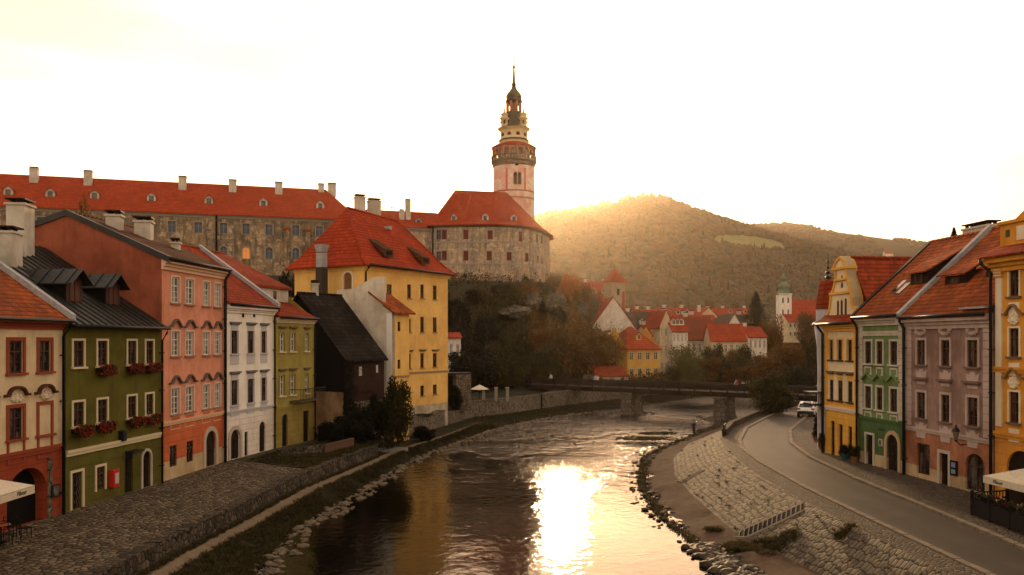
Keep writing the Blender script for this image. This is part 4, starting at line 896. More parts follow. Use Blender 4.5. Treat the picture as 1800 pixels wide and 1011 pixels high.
gable_roof(h, f, 0, f.L, prof, T_ORANGE); gutter(h, f, 0, f.L, ZE-.12, .55)
mb = MB(); 
mb.hexa([f.p(-.28, ZE-.5, .5), f.p(.08, ZE-.5, .5), f.p(.08, ZE+5.0, -5.5), f.p(-.28, ZE+5.0, -5.5), f.p(-.28, ZE+.12, .5), f.p(.08, ZE+.12, .5), f.p(.08, ZE+5.6, -5.5), f.p(-.28, ZE+5.6, -5.5)], ZINC)
mb.build('party_wall_flashing', h)
sl = 5.4/6.1
for k, px in enumerate((1660, 1738)): 
    u = (2.3, 5.6)[k]; shed_dormer(h, f, u-.9, u+1.1, 1.6+.25*k, ZE-.1+sl*(2.1+.25*k), .75, 2.3, sl, T_ORANGE, WOODD)
pipe(h, f, .1, Z0, ZE-.1, .2, .5, .09)
s = MB(); s.fbox(f, f.U(1700), f.U(1745), ZE+.15, ZE+.25, .05, .5, ZINC); s.build('snow_board', h)
# ---- green house
f = Fr((23.12, 56.85), (23.7, 51.55)); ZE = 12.3
h = new_house('sage_green_house', 'sage-green house with white framed windows and arched portal', f, Z0)
SAG = plaster('sage_green_plaster', (.155, .215, .085), .7); SAGD = plaster('dark_green_base', (.07, .125, .045), .7); SW = plaster('grey_white_stucco', (.52, .46, .36), .5)
cols = [(f.U(a), f.U(b)) for a, b in ((1521, 1532), (1541.5, 1552), (1565.5, 1578))]
rows = [(f.Z(1547, 640), f.Z(1547, 600)), (f.Z(1547, 720.5), f.Z(1547, 681))]; zs = f.Z(1547, 739)
gops = [(f.U(1523), f.U(1535.5), Z0, f.Z(1529, 764)), (f.U(1559), f.U(1579.5), Z0, f.Z(1569, 764), .95)]
ops = [(a, b, *r) for a, b in cols for r in rows]
mb = MB(); wallgrid(mb, f, 0, f.L, zs, ZE, ops, SAG); wallgrid(mb, f, 0, f.L, Z0+.8, zs, gops, SAGD); wallgrid(mb, f, 0, f.L, Z0-.6, Z0+.8, gops, BEI)
prof = [(-.5, ZE-.1), (5.2, ZE+5.0), (10.5, ZE)]
side_walls(mb, f, 0, f.L, Z0-.6, prof, SAG); mb.build('wall', h)
for a, b, z0, z1 in ops:
    window(h, f, a, b, z0, z1, sur=SW, sw=.13, sill=SW)
    if z1 < 10: hood(h, f, a-.3, b+.3, z1+.5, SAG, 'peak', .4)
    s = MB(); s.fbox(f, a-.02, b+.02, z0-.75, z0-.2, -.02, .05, SW); s.fbox(f, a+.1, b-.1, z0-.65, z0-.3, .05, .065, SAG); s.build('apron_panel', h)
for u in (0.02, f.L-.55):
    s = MB()
    for k in range(20):
        if zs+.7+k*.42 < ZE-.5: s.fbox(f, u, u+.5, zs+.2+k*.42, zs+.2+k*.42+.39, -.02, .06, SW)
    s.build('quoins', h)
door(h, f, *gops[0][:4], sur=SW, sw=.13); door(h, f, *gops[1][:4], arch=.95, sur=mat('sandstone_portal', (.4, .27, .15), .9), sw=.24)
band(h, f, 0, f.L, zs-.1, .22, .1, SAGD); band(h, f, .55, f.L-.55, ZE-1.35, .3, .1, SW); cornice(h, f, 0, f.L, ZE-.7, SW, .6, .4)
gable_roof(h, f, -.1, f.L, prof, T_ORANGE); gutter(h, f, 0, f.L, ZE-.12, .55)
mb = MB(); q = [f.p(-.3, ZE-.1, .5), f.p(0, ZE-.1, .5), f.p(0, ZE+5, -5.2), f.p(-.3, ZE+5, -5.2)]; mb.slab([p+Vector((0, 0, .12)) for p in q], .25, METAL); mb.build('verge_board', h)
sl = 5.1/5.7
shed_dormer(h, f, 3.2, 5.0, 1.7, ZE-.1+sl*2.2, .9, 2.3, sl, T_ORANGE, WOODD); skylight(h, f, 1.9, 1.2, ZE+1.35, sl, .55, 1.0); skylight(h, f, 2.75, 1.0, ZE+1.2, sl, .55, .9)
chimney(h, f.p(2.4, ZE+4.0, -7.0), 2.6, .8, 1.6, f.rz()); pipe(h, f, .05, Z0, ZE-.1, .2, .5, .075)
# ---- yellow gabled house
f = Fr((22.6, 61.6), (23.1, 57.0)); ZE = 11.95
h = new_house('yellow_gabled_house', 'cream and yellow house with curved baroque gable and high red roof', f, Z0)
CRY = plaster('cream_plaster_light', (.7, .55, .34), .35); YLW = plaster('yellow_plaster', (.7, .36, .06), .35); YLB = plaster('yellow_base', (.68, .35, .055), .5, (.4, 1.2))
cols = [(f.U(a), f.U(b)) for a, b in ((1458, 1465), (1472.5, 1481), (1490, 1498.5))]
rows = [(f.Z(1477, 633), f.Z(1477, 597.5)), (f.Z(1477, 704.5), f.Z(1477, 669))]; zs = f.Z(1477, 722); zm = rows[1][0]-.1
gops = [(f.U(1460), f.U(1467), Z0, f.Z(1463, 740)), (f.U(1474), f.U(1481), Z0, f.Z(1477, 746)), (f.U(1490.5), f.U(1497.5), Z0, f.Z(1494, 750))]
ops = [(a, b, *r) for a, b in cols for r in rows]
mb = MB(); wallgrid(mb, f, 0, f.L, zm, ZE, ops, CRY); wallgrid(mb, f, 0, f.L, zs, zm, [], YLW); wallgrid(mb, f, 0, f.L, Z0-.6, zs, gops, YLB)
mb.poly([f.p(0, Z0-.6), f.p(0, ZE), f.p(0, ZE, -14), f.p(0, Z0-.6, -14)], CRY); mb.poly([f.p(f.L, ZE-1), f.p(f.L, ZE+.9), f.p(f.L, ZE+.9, -14), f.p(f.L, ZE-1, -14)], YLW); mb.build('wall', h)
for i, (a, b, z0, z1) in enumerate(ops):
    window(h, f, a, b, z0, z1, sur=YLW if z1 > 10 else None, sw=.1, sill=BFRAME)
    if z1 < 10: hood(h, f, a-.18, b+.18, z1+.5, mat('brown_hood', (.13, .09, .05), .8), 'flat', .32); s = MB(); s.fbox(f, a, b, z1+.05, z1+.42, -.02, .04, YLW); s.build('window_panel', h)
for g_ in gops: door(h, f, *g_[:4])
for u in (0, f.L-.42): s = MB(); s.fbox(f, u, u+.42, zs+.2, ZE-.5, -.02, .07, YLW); s.build('pilaster', h)
band(h, f, 0, f.L, zs-.05, .28, .12, mat('pale_string', (.62, .5, .4), .8)); cornice(h, f, 0, f.L, ZE-.65, YLW, .6, .4)
mb = MB(); mb.slab([f.p(-.2, ZE-.1, .6), f.p(f.L+.1, ZE-.1, .6), f.p(f.L+.1, ZE+.55, -.1), f.p(-.2, ZE+.55, -.1)], .1, T_RED); mb.build('eave_tiles', h); gutter(h, f, -.2, f.L, ZE-.12, .62); pipe(h, f, .02, Z0, ZE-.1, .2, .6, .1)
gl = [(1451.5, 566), (1452.5, 552), (1456, 548), (1458.5, 532), (1459.6, 517), (1464, 508), (1467, 493), (1467.5, 476), (1463.5, 472.5), (1469, 458), (1476.5, 450), (1483, 457), (1487.5, 470), (1488.5, 487), (1492, 500), (1494, 507), (1497.5, 522), (1498, 538), (1505.5, 541), (1506, 564)]
lo = [f.uz(*p) for p in gl]; lo = [(min(f.L-.02, max(0.02, u)), z) for u, z in lo]
g = MB(); g.fprism(f, [(f.L-.02, ZE), ]+lo[::-1]+[(0.02, ZE)], -.7, -.05, CRY) 
go = g.build('gable', h)
tr = MB()
for a, b in zip(lo[1:-1], lo[2:-1]): 
    d = Vector((b[0]-a[0], b[1]-a[1])); 
    if d.length < .02: continue
    nx = Vector((d.y, -d.x)).normalized()*.16
    tr.fprism(f, [(a[0], a[1]), (a[0]+nx.x, a[1]+nx.y), (b[0]+nx.x, b[1]+nx.y), (b[0], b[1])], -.8, .05, YLW)
for py, e0, e1 in ((517, 1459, 1495), (493, 1467, 1489), (474, 1463, 1489)):
    u0, z = f.uz(e0, py); u1 = f.U(e1); tr.fbox(f, u0, u1, z-.08, z+.08, -.75, .1, YLW)
tr.build('gable_moulding', go)
s = MB()
for px, y0, y1, wv in ((1472, 556, 528, .14), (1478.5, 556, 527, .14), (1485.5, 554, 524, .14), (1479, 506, 496, .14), (1479, 489, 483, .1)):
    u, z0 = f.uz(px, y0); z1 = f.Z(px, y1); ap = arcpts(u-wv, u+wv, z1-.2, z1, 6); s.fprism(f, [(u-wv, z0), (u+wv, z0)]+ap[::-1], -.1, -.035, BFRAME)
s.build('gable_window', h)
# ridge runs back from the street
zr = 16.4; um = f.L*.52
mb = MB(); D2 = 15
for (ua, ub, k) in ((um, f.L+.15, 1), (um, -.15, -1)):
    pts_ = [f.p(ub, ZE+1.1, -.7), f.p(ub, ZE+1.1, -D2), f.p(ua, zr, -D2), f.p(ua, zr, -.7)]; mb.slab(pts_ if k > 0 else pts_[::-1], .15, T_RED)
mb.build('roof', h)
rt = MB()
for k in range(34): rt.tube([f.p(um, zr, -.7-k*.42), f.p(um, zr+.03, -.7-(k+1.05)*.42)], .13, T_RED, 6)
rt.build('ridge_tiles', h); chimney(h, f.p(um+.2, zr-1.2, -8.3), 1.6, .8, 2.1, f.rz()+1.57)
# ---- narrow turret house behind
f = Fr((23.4, 64.6), (23.35, 62.2)); 
h = new_house('turret_house', 'narrow pale blue-grey house with tiny red roof turret and beaded spike', f, Z0)
PB = plaster('pale_blue_grey', (.42, .4, .42), .5)
c = Vector((23.55, 63.6)); mb = MB(); zt = W(0, 572, 63.6).z
mb.lathe((c.x, c.y, 0), [(.75, 2), (.75, zt-3.5), (.8, zt-1.5), (1.0, zt)], PB, 12); mb.build('wall', h)
mb = MB(); mb.lathe((c.x, c.y, 0), [(1.15, zt), (1.15, zt+.12), (.95, zt+.3)], METAL, 12); mb.build('cornice', h)
mb = MB(); mb.lathe((c.x, c.y, 0), [(.92, zt+.3), (.9, zt+1.2), (.8, zt+1.25)], PB, 8); o = mb.build('turret_wall', h)
mb = MB(); zz = W(0, 493, 63.6).z; mb.lathe((c.x, c.y, 0), [(.95, zt+1.2), (.62, zz-.1), (.4, zz)], T_RED, 8, False); mb.build('turret_roof', h)
mb = MB(); zz2 = W(0, 447, 63.6).z; mb.tube([(c.x, c.y, zz-.1), (c.x, c.y, zz2)], .035, METAL, 5)
for k, r in ((.12, .22), (.3, .2), (.5, .13), (.72, .1)): mb.ball((c.x, c.y, lerp(zz, zz2, k)), r, METAL, 1, (1, 1, .8))
mb.build('finial', h)
zb = W(0, 712, 62).z; mb = MB(); mb.box((22.4, 62.9, zb), (1.4, 1.6, .15), METAL); mb.box((22.4, 62.9, zb+.9), (1.4, 1.6, .06), METAL)
for i in range(8): 
    mb.tube([(21.75, 62.15+i*.2, zb), (21.75, 62.15+i*.2, zb+.9)], .02, METAL, 4); mb.tube([(21.75+i*.18, 62.12, zb), (21.75+i*.18, 62.12, zb+.9)], .02, METAL, 4)
mb.build('balcony', h)
# ================================================================ castle
def fresco(name, cols, sc=.25):
    if name in _m: return _m[name]
    m = mat(name, cols[0], .9); n = N(m); v = n.coord(); t = n.new('TexCoord')
    a = n.noise(v, sc, 8, .75, .4); b = n.noise(v, sc*2.6, 6, .7); st = n.noise(n.coord(scale=(1, 1, .15)), .9, 6, .7); f_ = n.noise(v, 3, 6, .8)
    br = n.new('TexBrick'); n.set(br.inputs['Vector'], t.outputs['UV']); br.inputs['Scale'].default_value = 1; br.inputs['Row Height'].default_value = 1.3; br.inputs['Brick Width'].default_value = 2.1; br.inputs['Mortar Size'].default_value = .09; br.inputs['Bias'].default_value = 0
    br.inputs['Color1'].default_value = (0, 0, 0, 1); br.inputs['Color2'].default_value = (1, 1, 1, 1)
    c = n.mix(n.ramp(a, .45, .55), cols[0], cols[1]); c = n.mix(n.ramp(b, .52, .6), c, cols[2]); c = n.mix(n.ramp(st, .48, .62, 0, .8), c, cols[3])
    c = n.mix(n.ramp(f_, .42, .7, 0, .65), c, dk(cols[3], .8)); c = n.mix(n.math('MULTIPLY', br.outputs['Fac'], .18), c, dk(cols[3], .55))
    n.color(c); n.normal(n.bump(f_, .5, .1)); return m
CW = fresco('weathered_castle_plaster', [(.32, .21, .115), (.17, .13, .09), (.48, .34, .22), (.08, .058, .038)])
CF = fresco('painted_castle_plaster', [(.44, .295, .175), (.28, .215, .155), (.58, .43, .30), (.14, .105, .08)], .35)
CWIN = mat('castle_window_trim', (.27, .225, .18), .85); SHUT = mat('red_shutter', (.12, .022, .013), .7); LIT = mat('lit_window', (.5, .2, .05), .5, emit=((1, .30, .05), .045))
BLUEG = mat('blue_grey_castle_glass', (.07, .08, .1), .3)
# ---- long wing
B_ = (-34.9, 191.1); A_ = (B_[0]-.96*82, B_[1]-.28*82); f = Fr(A_, B_); ZE = 38.0
h = new_house('castle_wing', 'long weathered castle wing with endless red roof above the left houses', f, 20, 'castle')
xs = list(np.arange(302-46*8, 297, 46))+[302, 348.5, 393, 432.5, 473, 520, 561.5]; ops = []; lits = []
for px in xs:
    w_ = 1.55; u, z1 = f.uz(px, 389+(px-302)*.033); ops.append((u-w_/2, u+w_/2, z1-2.3, z1))
    if px > 380: u, z1 = f.uz(px, 433+(px-393)*.02); ops.append((u-w_/2, u+w_/2, z1-2.6, z1, .9)); lits.append(len(ops)-1 if abs(px-432) < 3 else -1)
u, z1 = f.uz(471, 483); ops.append((u-.6, u+.6, z1-1.4, z1))
mb = MB(); wallgrid(mb, f, 0, f.L, 14, ZE, ops, CW, .4); ew = Fr(B_, (B_[0]+f.n.x*-18, B_[1]+f.n.y*-18)); wallgrid(mb, ew, 0, ew.L, 14, ZE, [], CW); mb.build('wall', h)
for i, o in enumerate(ops):
    if o[0] < 0: continue
    window(h, f, *o[:4], arch=.9 if len(o) > 4 else 0, fm=CWIN, glass=LIT if i in lits else BLUEG, sur=CWIN, sw=.16, rec=.3, panes=0)
prof = [(-.8, ZE-.2), (9.5, 45.9), (19, ZE)]
mb = MB()
zr = 45.9; p0, p1, p2, p3 = f.p(0, ZE-.2, .8), f.p(f.L+.8, ZE-.2, .8), f.p(f.L-.2, zr, -9.5), f.p(0, zr, -9.5); q1, q0 = f.p(f.L+.8, ZE-.2, -19.5), f.p(0, ZE-.2, -19.5)
p2 = f.p(f.L-6.0, zr, -9.5)
mb.slab([p0, p1, p2, p3], .25, T_CASTLE); mb.slab([p1, q1, p2], .25, T_CASTLE); mb.slab([q1, q0, p3, p2], .25, T_CASTLE); mb.build('roof', h); cornice(h, f, 0, f.L, ZE-1.0, CWIN, .8, .5)
for px, zt in ((60, 293), (155, 299), (321, 309), (409, 315), (490, 319)):
    u, z = f.uz(px, zt, -7.5); chimney(h, f.p(u, z-3.5, -7.5), 1.6, 1.3, 3.0, f.rz())
for px, zt in ((564, 324), (583, 323)): u, z = f.uz(px, zt, -10); chimney(h, f.p(u, z-3.3, -9), 1.3+(px > 570)*.5, 1.2, 2.9, f.rz())
sl = (zr-ZE+.2)/10.3
for px in (-84, 14, 88, 166, 266, 367, 463, 563):
    u, z = f.uz(px, 361+(px-300)*.033, -2.6); gable_dormer(h, f, u, 2.6, ZE-.2+sl*3.2, 1.7, 1.3, 2.2, sl, WHITEW, T_CASTLE)
pipe(h, f, f.U(380.5), 15, ZE-.3, .2, .7, .2)
for px, y0, y1 in ((504, 405, 465), (541, 408, 470)): 
    u, zt_ = f.uz(px, y0); s = MB(); s.fbox(f, u-.5, u+.5, 15, zt_, -.02, .6, CW); s.fbox(f, u-.6, u+.6, zt_, zt_+.5, -.02, .7, T_CASTLE); s.build('buttress', h)
# ---- connecting wing
f = Fr((-36, 196), (-16, 203)); ZE = 37.4
h = new_house('castle_link_wing', 'lower castle wing with red roof joining the long wing to the round-cornered castle', f, 24, 'castle')
mb = MB(); wallgrid(mb, f, 0, f.L, 18, ZE, [], CF); mb.build('wall', h)
gable_roof(h, f, 0, f.L, [(-.6, ZE-.1), (7.5, 42.2), (15, ZE)], T_CASTLE, .25, ridge=False); cornice(h, f, 0, f.L, ZE-.9, CWIN, .7, .6)
for px, y0, y1 in ((736, 376, 392),): u = f.uz(px, y1, -2)[0]; gable_dormer(h, f, u, 2, ZE+.9, 1.6, 1.2, 2.2, .55, WHITEW, T_CASTLE)
for px, zt, w_ in ((706, 368, 1.1), (717, 350, 1.2)): u, z = f.uz(px, zt, -3.5); chimney(h, f.p(u, z-5.0, -3.5), w_, 1.0, 4.6, f.rz())
for px, y0 in ((689, 361), (749, 349)): u, z = f.uz(px, y0, -7.5); s = MB(); s.tube([f.p(u, 42, -7.5), f.p(u, z, -7.5)], .07, METAL, 5); s.ball(f.p(u, lerp(42, z, .6), -7.5), .28, METAL, 1); s.build('roof_finial', h)
# ---- round-cornered upper castle
pl_ = [(-19.0, 201), (-11.5, 199.6), (-3.2, 199.2), (1.5, 201.0), (5.0, 205), (7.6, 211), (9.6, 220), (10, 228)]
zE = 38.2; h = thing('upper_castle', 'upper castle block on the rock with painted walls, red shutters and tall red roof', 'castle', (-5, 205, 24))
frs = [Fr(a, b) for a, b in zip(pl_, pl_[1:])]
def on_facade(px, py):
    for fr in frs:
        u, z = fr.uz(px, py)
        if -1e-6 <= u <= fr.L: return fr, u, z
    return None
wins = [(771, 404, 421, 'b'), (781, 404, 421, 's'), (817, 404, 421, 's'), (861.5, 405, 421, 's'), (912, 407, 424, 's'), (771, 442, 458, 'b'), (781, 441, 458, 's'), (816.5, 441, 458, 's'), (860, 441.5, 458, 's'), (895, 443, 458, 's'), (926, 445, 460, 's'), (817, 480, 488, 'd'), (944, 412, 426, 's'), (952, 415, 428, 's'), (945, 450, 462, 'd'), (953, 452, 464, 'd')]
opd = {i: [] for i in range(len(frs))}
for px, y0, y1, k in wins:
    r_ = on_facade(px, (y0+y1)/2)
    if not r_: continue
    fr, u, _ = r_; w_ = 1.2 if k != 'd' else .9; i = frs.index(fr); u = min(fr.L-w_/2-.1, max(w_/2+.1, u)); opd[i].append(((u-w_/2, u+w_/2, fr.Z(px, y1), fr.Z(px, y0)), k))
mb = MB()
for i, fr in enumerate(frs): wallgrid(mb, fr, 0, fr.L, 18, zE, [o for o, k in opd[i]], CF, .35)
mb.build('wall', h)
SOOT = mat('dark_pane', (.03, .03, .035), .2)
for i, fr in enumerate(frs):
    for o, k in opd[i]:
        w_ = window(h, fr, *o, fm=SHUT if k == 's' else CWIN, glass=SHUT if k == 's' else SOOT, sur=CWIN, sw=.25, rec=.12 if k == 's' else .3, panes=0)
    band(h, fr, -.02, fr.L+.02, 33.6, .4, .15, CWIN); band(h, fr, -.02, fr.L+.02, 28.5, .35, .15, CWIN); cornice(h, fr, -.05, fr.L+.05, zE-.9, mat('dark_cornice', (.1, .07, .05), .8), .8, .7)
n_ = len(pl_); outer = [Vector((p[0], p[1], zE-.1)) for p in pl_]
off = []
for i, p in enumerate(pl_):
    fn = sum(([frs[j].n for j in (i-1, i) if 0 <= j < len(frs)]), Vector((0, 0))).normalized(); off.append(Vector((p[0]+fn.x*1.0, p[1]+fn.y*1.0, zE-.35)))
ra, rb = W(800, 334, 209), W(890, 338, 212); zr = (ra.z+rb.z)/2; ra.z = rb.z = zr
mb = MB(); lft = W(756, 393, 203); bl = Vector((-19.5, 216, zE-.3)); off[0] = Vector((-20.0, 200.2, zE-.35))
midp = lambda a, b, t, dz: a.lerp(b, t)-Vector((0, 0, dz))
tops = [ra, ra.lerp(rb, .35), ra.lerp(rb, .85), rb, rb, rb, rb, rb]
ms_ = [midp(o, t, .25, .55) for o, t in zip(off, tops)]
for i in range(n_-1):
    mb.slab([off[i], off[i+1], ms_[i+1], ms_[i]], .2, T_CASTLE)
    t_ = [ms_[i], ms_[i+1], tops[i+1]]+([tops[i]] if (tops[i]-tops[i+1]).length > .05 else []); mb.slab(t_, .2, T_CASTLE)
mb.slab([bl, off[0], ms_[0], ra], .2, T_CASTLE); mb.slab([off[-1], bl, ra, rb], .2, T_CASTLE); mb.build('roof', h)
for px, py in ((798, 383), (853, 383.5), (903, 388)):
    r_ = [fr for fr in frs if 0 <= fr.uz(px, 400)[0] <= fr.L] or [frs[2]]; fr = r_[0]; u = fr.uz(px, py, -1.4)[0]; gable_dormer(h, fr, u, 1.2, zE+.75, 1.5, 1.2, 1.6, .8, WHITEW, T_CASTLE)
pipe(h, frs[0], .4, 22, zE-.3, .2, .9, .15)
# ---- round tower
TX, TY = .5, 225.0; k = TY/F
def tz(py): return CAMZ+(CY-py)*k
def tr(px): return px*k
def tower_paint():
    m = mat('painted_tower_plaster', (.55, .45, .36), .85); n = N(m); v = n.coord(); a = n.noise(v, .3, 6, .7); b = n.noise(v, .9, 6, .7)
    c = n.mix(n.ramp(a, .42, .6), (.66, .52, .42), (.58, .26, .2)); c = n.mix(n.ramp(b, .52, .66, 0, .8), c, (.5, .45, .3)); c = n.mix(n.ramp(n.noise(v, 2.5, 6, .8), .4, .75, 0, .5), c, (.2, .14, .1))
    n.color(c); return m
TP = tower_paint(); TPY = mottled('tower_yellow_stucco', [(.66, .5, .27), (.52, .38, .2), (.42, .34, .2)], .5); TPR = mottled('tower_red_stone', [(.40, .14, .08), (.28, .10, .06), (.36, .2, .12)], .6); TCOP = mottled('tower_green_copper', [(.04, .036, .02), (.02, .018, .011), (.06, .05, .03)], .7, .6); TGR = mottled('tower_grey_stone', [(.16, .12, .07), (.10, .08, .05), (.2, .15, .1)], .8)
h = thing('castle_tower', 'tall round painted castle tower with arcaded gallery and spired lantern', 'tower', (TX, TY, 22))
mb = MB(); R0 = tr(36.3); mb.lathe((TX, TY, 0), [(R0*1.02, 18), (R0, tz(340)), (R0, tz(292))], TP, 48); mb.build('shaft', h)
mb = MB()
for y in (352, 340): mb.lathe((TX, TY, 0), [(R0, tz(y)-.2), (R0+.15, tz(y)-.1), (R0+.15, tz(y)+.1), (R0, tz(y)+.2)], TPR, 48, capt=False)
mb.build('string_course', h)
mb = MB(); mb.lathe((TX, TY, 0), [(R0-.02, tz(296)), (R0+.2, tz(294)), (R0+.15, tz(291)), (R0+.55, tz(288)), (R0+.55, tz(284)), (R0-.3, tz(284))], TGR, 48); o = mb.build('gallery_floor', h)
mb = MB()
for i in range(48):
    t = 2*math.pi*i/48; mb.tube([(TX+(R0+.45)*math.cos(t), TY+(R0+.45)*math.sin(t), tz(284)), (TX+(R0+.45)*math.cos(t), TY+(R0+.45)*math.sin(t), tz(278.5))], .1, TGR, 5)
mb.lathe((TX, TY, 0), [(R0+.3, tz(278.6)), (R0+.6, tz(278.6)), (R0+.6, tz(277)), (R0+.3, tz(277))], TGR, 48, capt=False); mb.build('balustrade', h)
mb = MB(); mb.lathe((TX, TY, 0), [(R0-1.15, tz(284)), (R0-1.15, tz(262))], mottled('gallery_inner_wall', [(.42, .32, .24), (.3, .22, .17), (.46, .38, .3)], .8), 48); mb.build('gallery_inner_wall', h)
mb = MB(); NA = 20
for i in range(NA):
    t0 = 2*math.pi*(i+.5)/NA; c = (TX+R0*math.cos(t0), TY+R0*math.sin(t0)); mb.box((c[0], c[1], (tz(283)+tz(262))/2), (.6, .42, tz(262)-tz(283)), TPR, t0)
    t1 = 2*math.pi*(i+1.5)/NA; a_ = Vector((TX+R0*math.cos(t1), TY+R0*math.sin(t1))); b_ = Vector(c); fr = Fr(b_, a_) if (Fr(b_, a_).n.dot(a_-Vector((TX, TY))) > 0) else Fr(a_, b_)
    ap = arcpts(.2, fr.L-.2, tz(270), tz(266.0), 8)
    for (u0, z0), (u1, z1) in zip(ap, ap[1:]): mb.hexa([fr.p(u0, z0, .2), fr.p(u1, z1, .2), fr.p(u1, z1, -.25), fr.p(u0, z0, -.25), fr.p(u0, tz(262), .2), fr.p(u1, tz(262), .2), fr.p(u1, tz(262), -.25), fr.p(u0, tz(262), -.25)], TPR)
mb.build('arcade', h)
mb = MB(); mb.lathe((TX, TY, 0), [(R0-.4, tz(263)), (tr(39.5), tz(262.5)), (tr(39.5), tz(261)), (tr(32), tz(256.5)), (tr(27), tz(254))], T_FAR, 48); mb.build('gallery_roof', h)
mb = MB(); mb.lathe((TX, TY, 0), [(tr(26.5), tz(255)), (tr(24.5), tz(251)), (tr(24.5), tz(250)), (tr(26.5), tz(249.5)), (tr(26.5), tz(248)), (tr(24), tz(246.5)), (tr(23.5), tz(232)), (tr(24.5), tz(231)), (tr(28), tz(228.5)), (tr(28), tz(227.3)), (tr(24), tz(226))], TPY, 40); mb.build('upper_drum', h)
mb = MB(); mb.lathe((TX, TY, 0), [(tr(26.8), tz(249.9)), (tr(26.8), tz(247.9)), (tr(24.2), tz(246.4))], TCOP, 40, capt=False); mb.lathe((TX, TY, 0), [(tr(28.3), tz(228.2)), (tr(28.3), tz(227)), (tr(23), tz(225.3))], TCOP, 40, capt=False); mb.build('ring_roofs', h)
def wall_hole(name, ang, z, w_, hh, rad, mt=BLACK, fmt=TPR, arch=True, round_=False):
    c = Vector((TX+rad*math.sin(ang), TY-rad*math.cos(ang))); tdir = Vector((math.cos(ang), math.sin(ang))); fr = Fr(c-tdir*2, c+tdir*2)
    s = MB(); ap = arcpts(2-w_/2-.18, 2+w_/2+.18, z+hh-(w_/2), z+hh+.18, 8); bot = arcpts(2-w_/2-.18, 2+w_/2+.18, 0, w_/2+.18, 8) if round_ else None
    if round_:
        s.fprism(fr, [(2+(w_/2+.16)*math.cos(t), z+(w_/2+.16)*math.sin(t)) for t in [2*math.pi*i/16 for i in range(16)]], -.5, .04, fmt); s.fprism(fr, [(2+w_/2*math.cos(t), z+w_/2*math.sin(t)) for t in [2*math.pi*i/16 for i in range(16)]], -.4, .07, mt)
    else:
        s.fprism(fr, [(2-w_/2-.18, z-.15), (2+w_/2+.18, z-.15)]+ap[::-1], -.5, .05, fmt); ap = arcpts(2-w_/2, 2+w_/2, z+hh-w_/2, z+hh, 8); s.fprism(fr, [(2-w_/2, z), (2+w_/2, z)]+ap[::-1], -.4, .09, mt)
    s.build('window', h)
wall_hole('w', -.0+math.asin((905.5-903)*k/R0), tz(330), .75, tz(310)-tz(330), R0-.0); wall_hole('w', math.asin((912.5-903)*k/R0), tz(330), .75, tz(310)-tz(330), R0)
wall_hole('w', math.asin((908-903)*k/R0), tz(295), .9, 1, R0, round_=True)
PNK = mat('painted_pink_pilaster', (.42, .12, .09), .85)
s = MB()
for a_ in (-.35, .55): 
    for dz in range(12): 
        aa, zz = a_, lerp(tz(338), tz(300), dz/12); c = Vector((TX+(R0-.02)*math.sin(aa), TY-(R0-.02)*math.cos(aa))); s.box((c.x, c.y, zz), (.55, .12, .52), PNK, aa)
s.build('painted_pilaster', h)
for a_ in (-.95, -.35, .3, .95): wall_hole('w', a_, tz(240), .85, 1.0, tr(23.6)-.02, round_=True)
for sx, sy in ((-1, -1), (1, -1), (1, 1), (-1, 1)):
    cx_, cy_ = TX+sx*tr(16.5), TY+sy*tr(13); s = MB(); s.lathe((cx_, cy_, 0), [(tr(6), tz(228)), (tr(6), tz(214)), (tr(8.8), tz(212.5)), (tr(8.8), tz(211.5)), (tr(6), tz(210)), (tr(5.6), tz(206)), (tr(7.5), tz(204.5)), (tr(3), tz(202)), (tr(1), tz(199)), (tr(1.8), tz(197)), (tr(.8), tz(195)), (.05, tz(192))], TPY, 12)
    o = s.build('corner_turret', h); s = MB(); s.box((cx_-0, cy_-tr(6), tz(219)), (.45, .3, 1.0), BLACK); s.build('turret_window', o)
mb = MB(); mb.lathe((TX, TY, 0), [(tr(22), tz(227)), (tr(18), tz(220)), (tr(14.5), tz(212)), (tr(13.2), tz(203)), (tr(13.6), tz(200)), (tr(13.6), tz(198))], TCOP, 8, False, R(22.5)); mb.build('bell_roof', h)
mb = MB()
for i in range(8): t = 2*math.pi*(i+.5)/8; mb.box((TX+tr(12)*math.cos(t), TY+tr(12)*math.sin(t), (tz(198)+tz(180))/2), (.6, .6, tz(180)-tz(198)), TPR, t)
mb.lathe((TX, TY, 0), [(tr(3.0), tz(198)), (tr(3.0), tz(180))], TPR, 8); mb.build('lantern', h)
mb = MB(); mb.lathe((TX, TY, 0), [(tr(12), tz(184)), (tr(12.5), tz(181)), (tr(15.3), tz(179.5)), (tr(15), tz(177.8)), (tr(13), tz(176.5)), (tr(13.6), tz(171)), (tr(14), tz(169)), (tr(12.5), tz(167)), (tr(10.5), tz(163.5)), (tr(6.5), tz(159)), (tr(4.2), tz(155)), (tr(3.3), tz(150.5)), (tr(4.8), tz(149)), (tr(3.2), tz(147)), (tr(2.4), tz(144)), (tr(1.9), tz(133)), (tr(1.3), tz(119))], TCOP, 16); o = mb.build('spire', h)
mb = MB(); mb.ball((TX, TY, tz(118)), tr(2.8), mat('gilded_ball', (.3, .14, .04), .4, .6), 2); mb.tube([(TX, TY, tz(118)), (TX, TY, tz(98))], .13, METAL, 5); mb.ball((TX, TY, tz(99)), tr(1.4), METAL, 1); mb.build('finial', h)
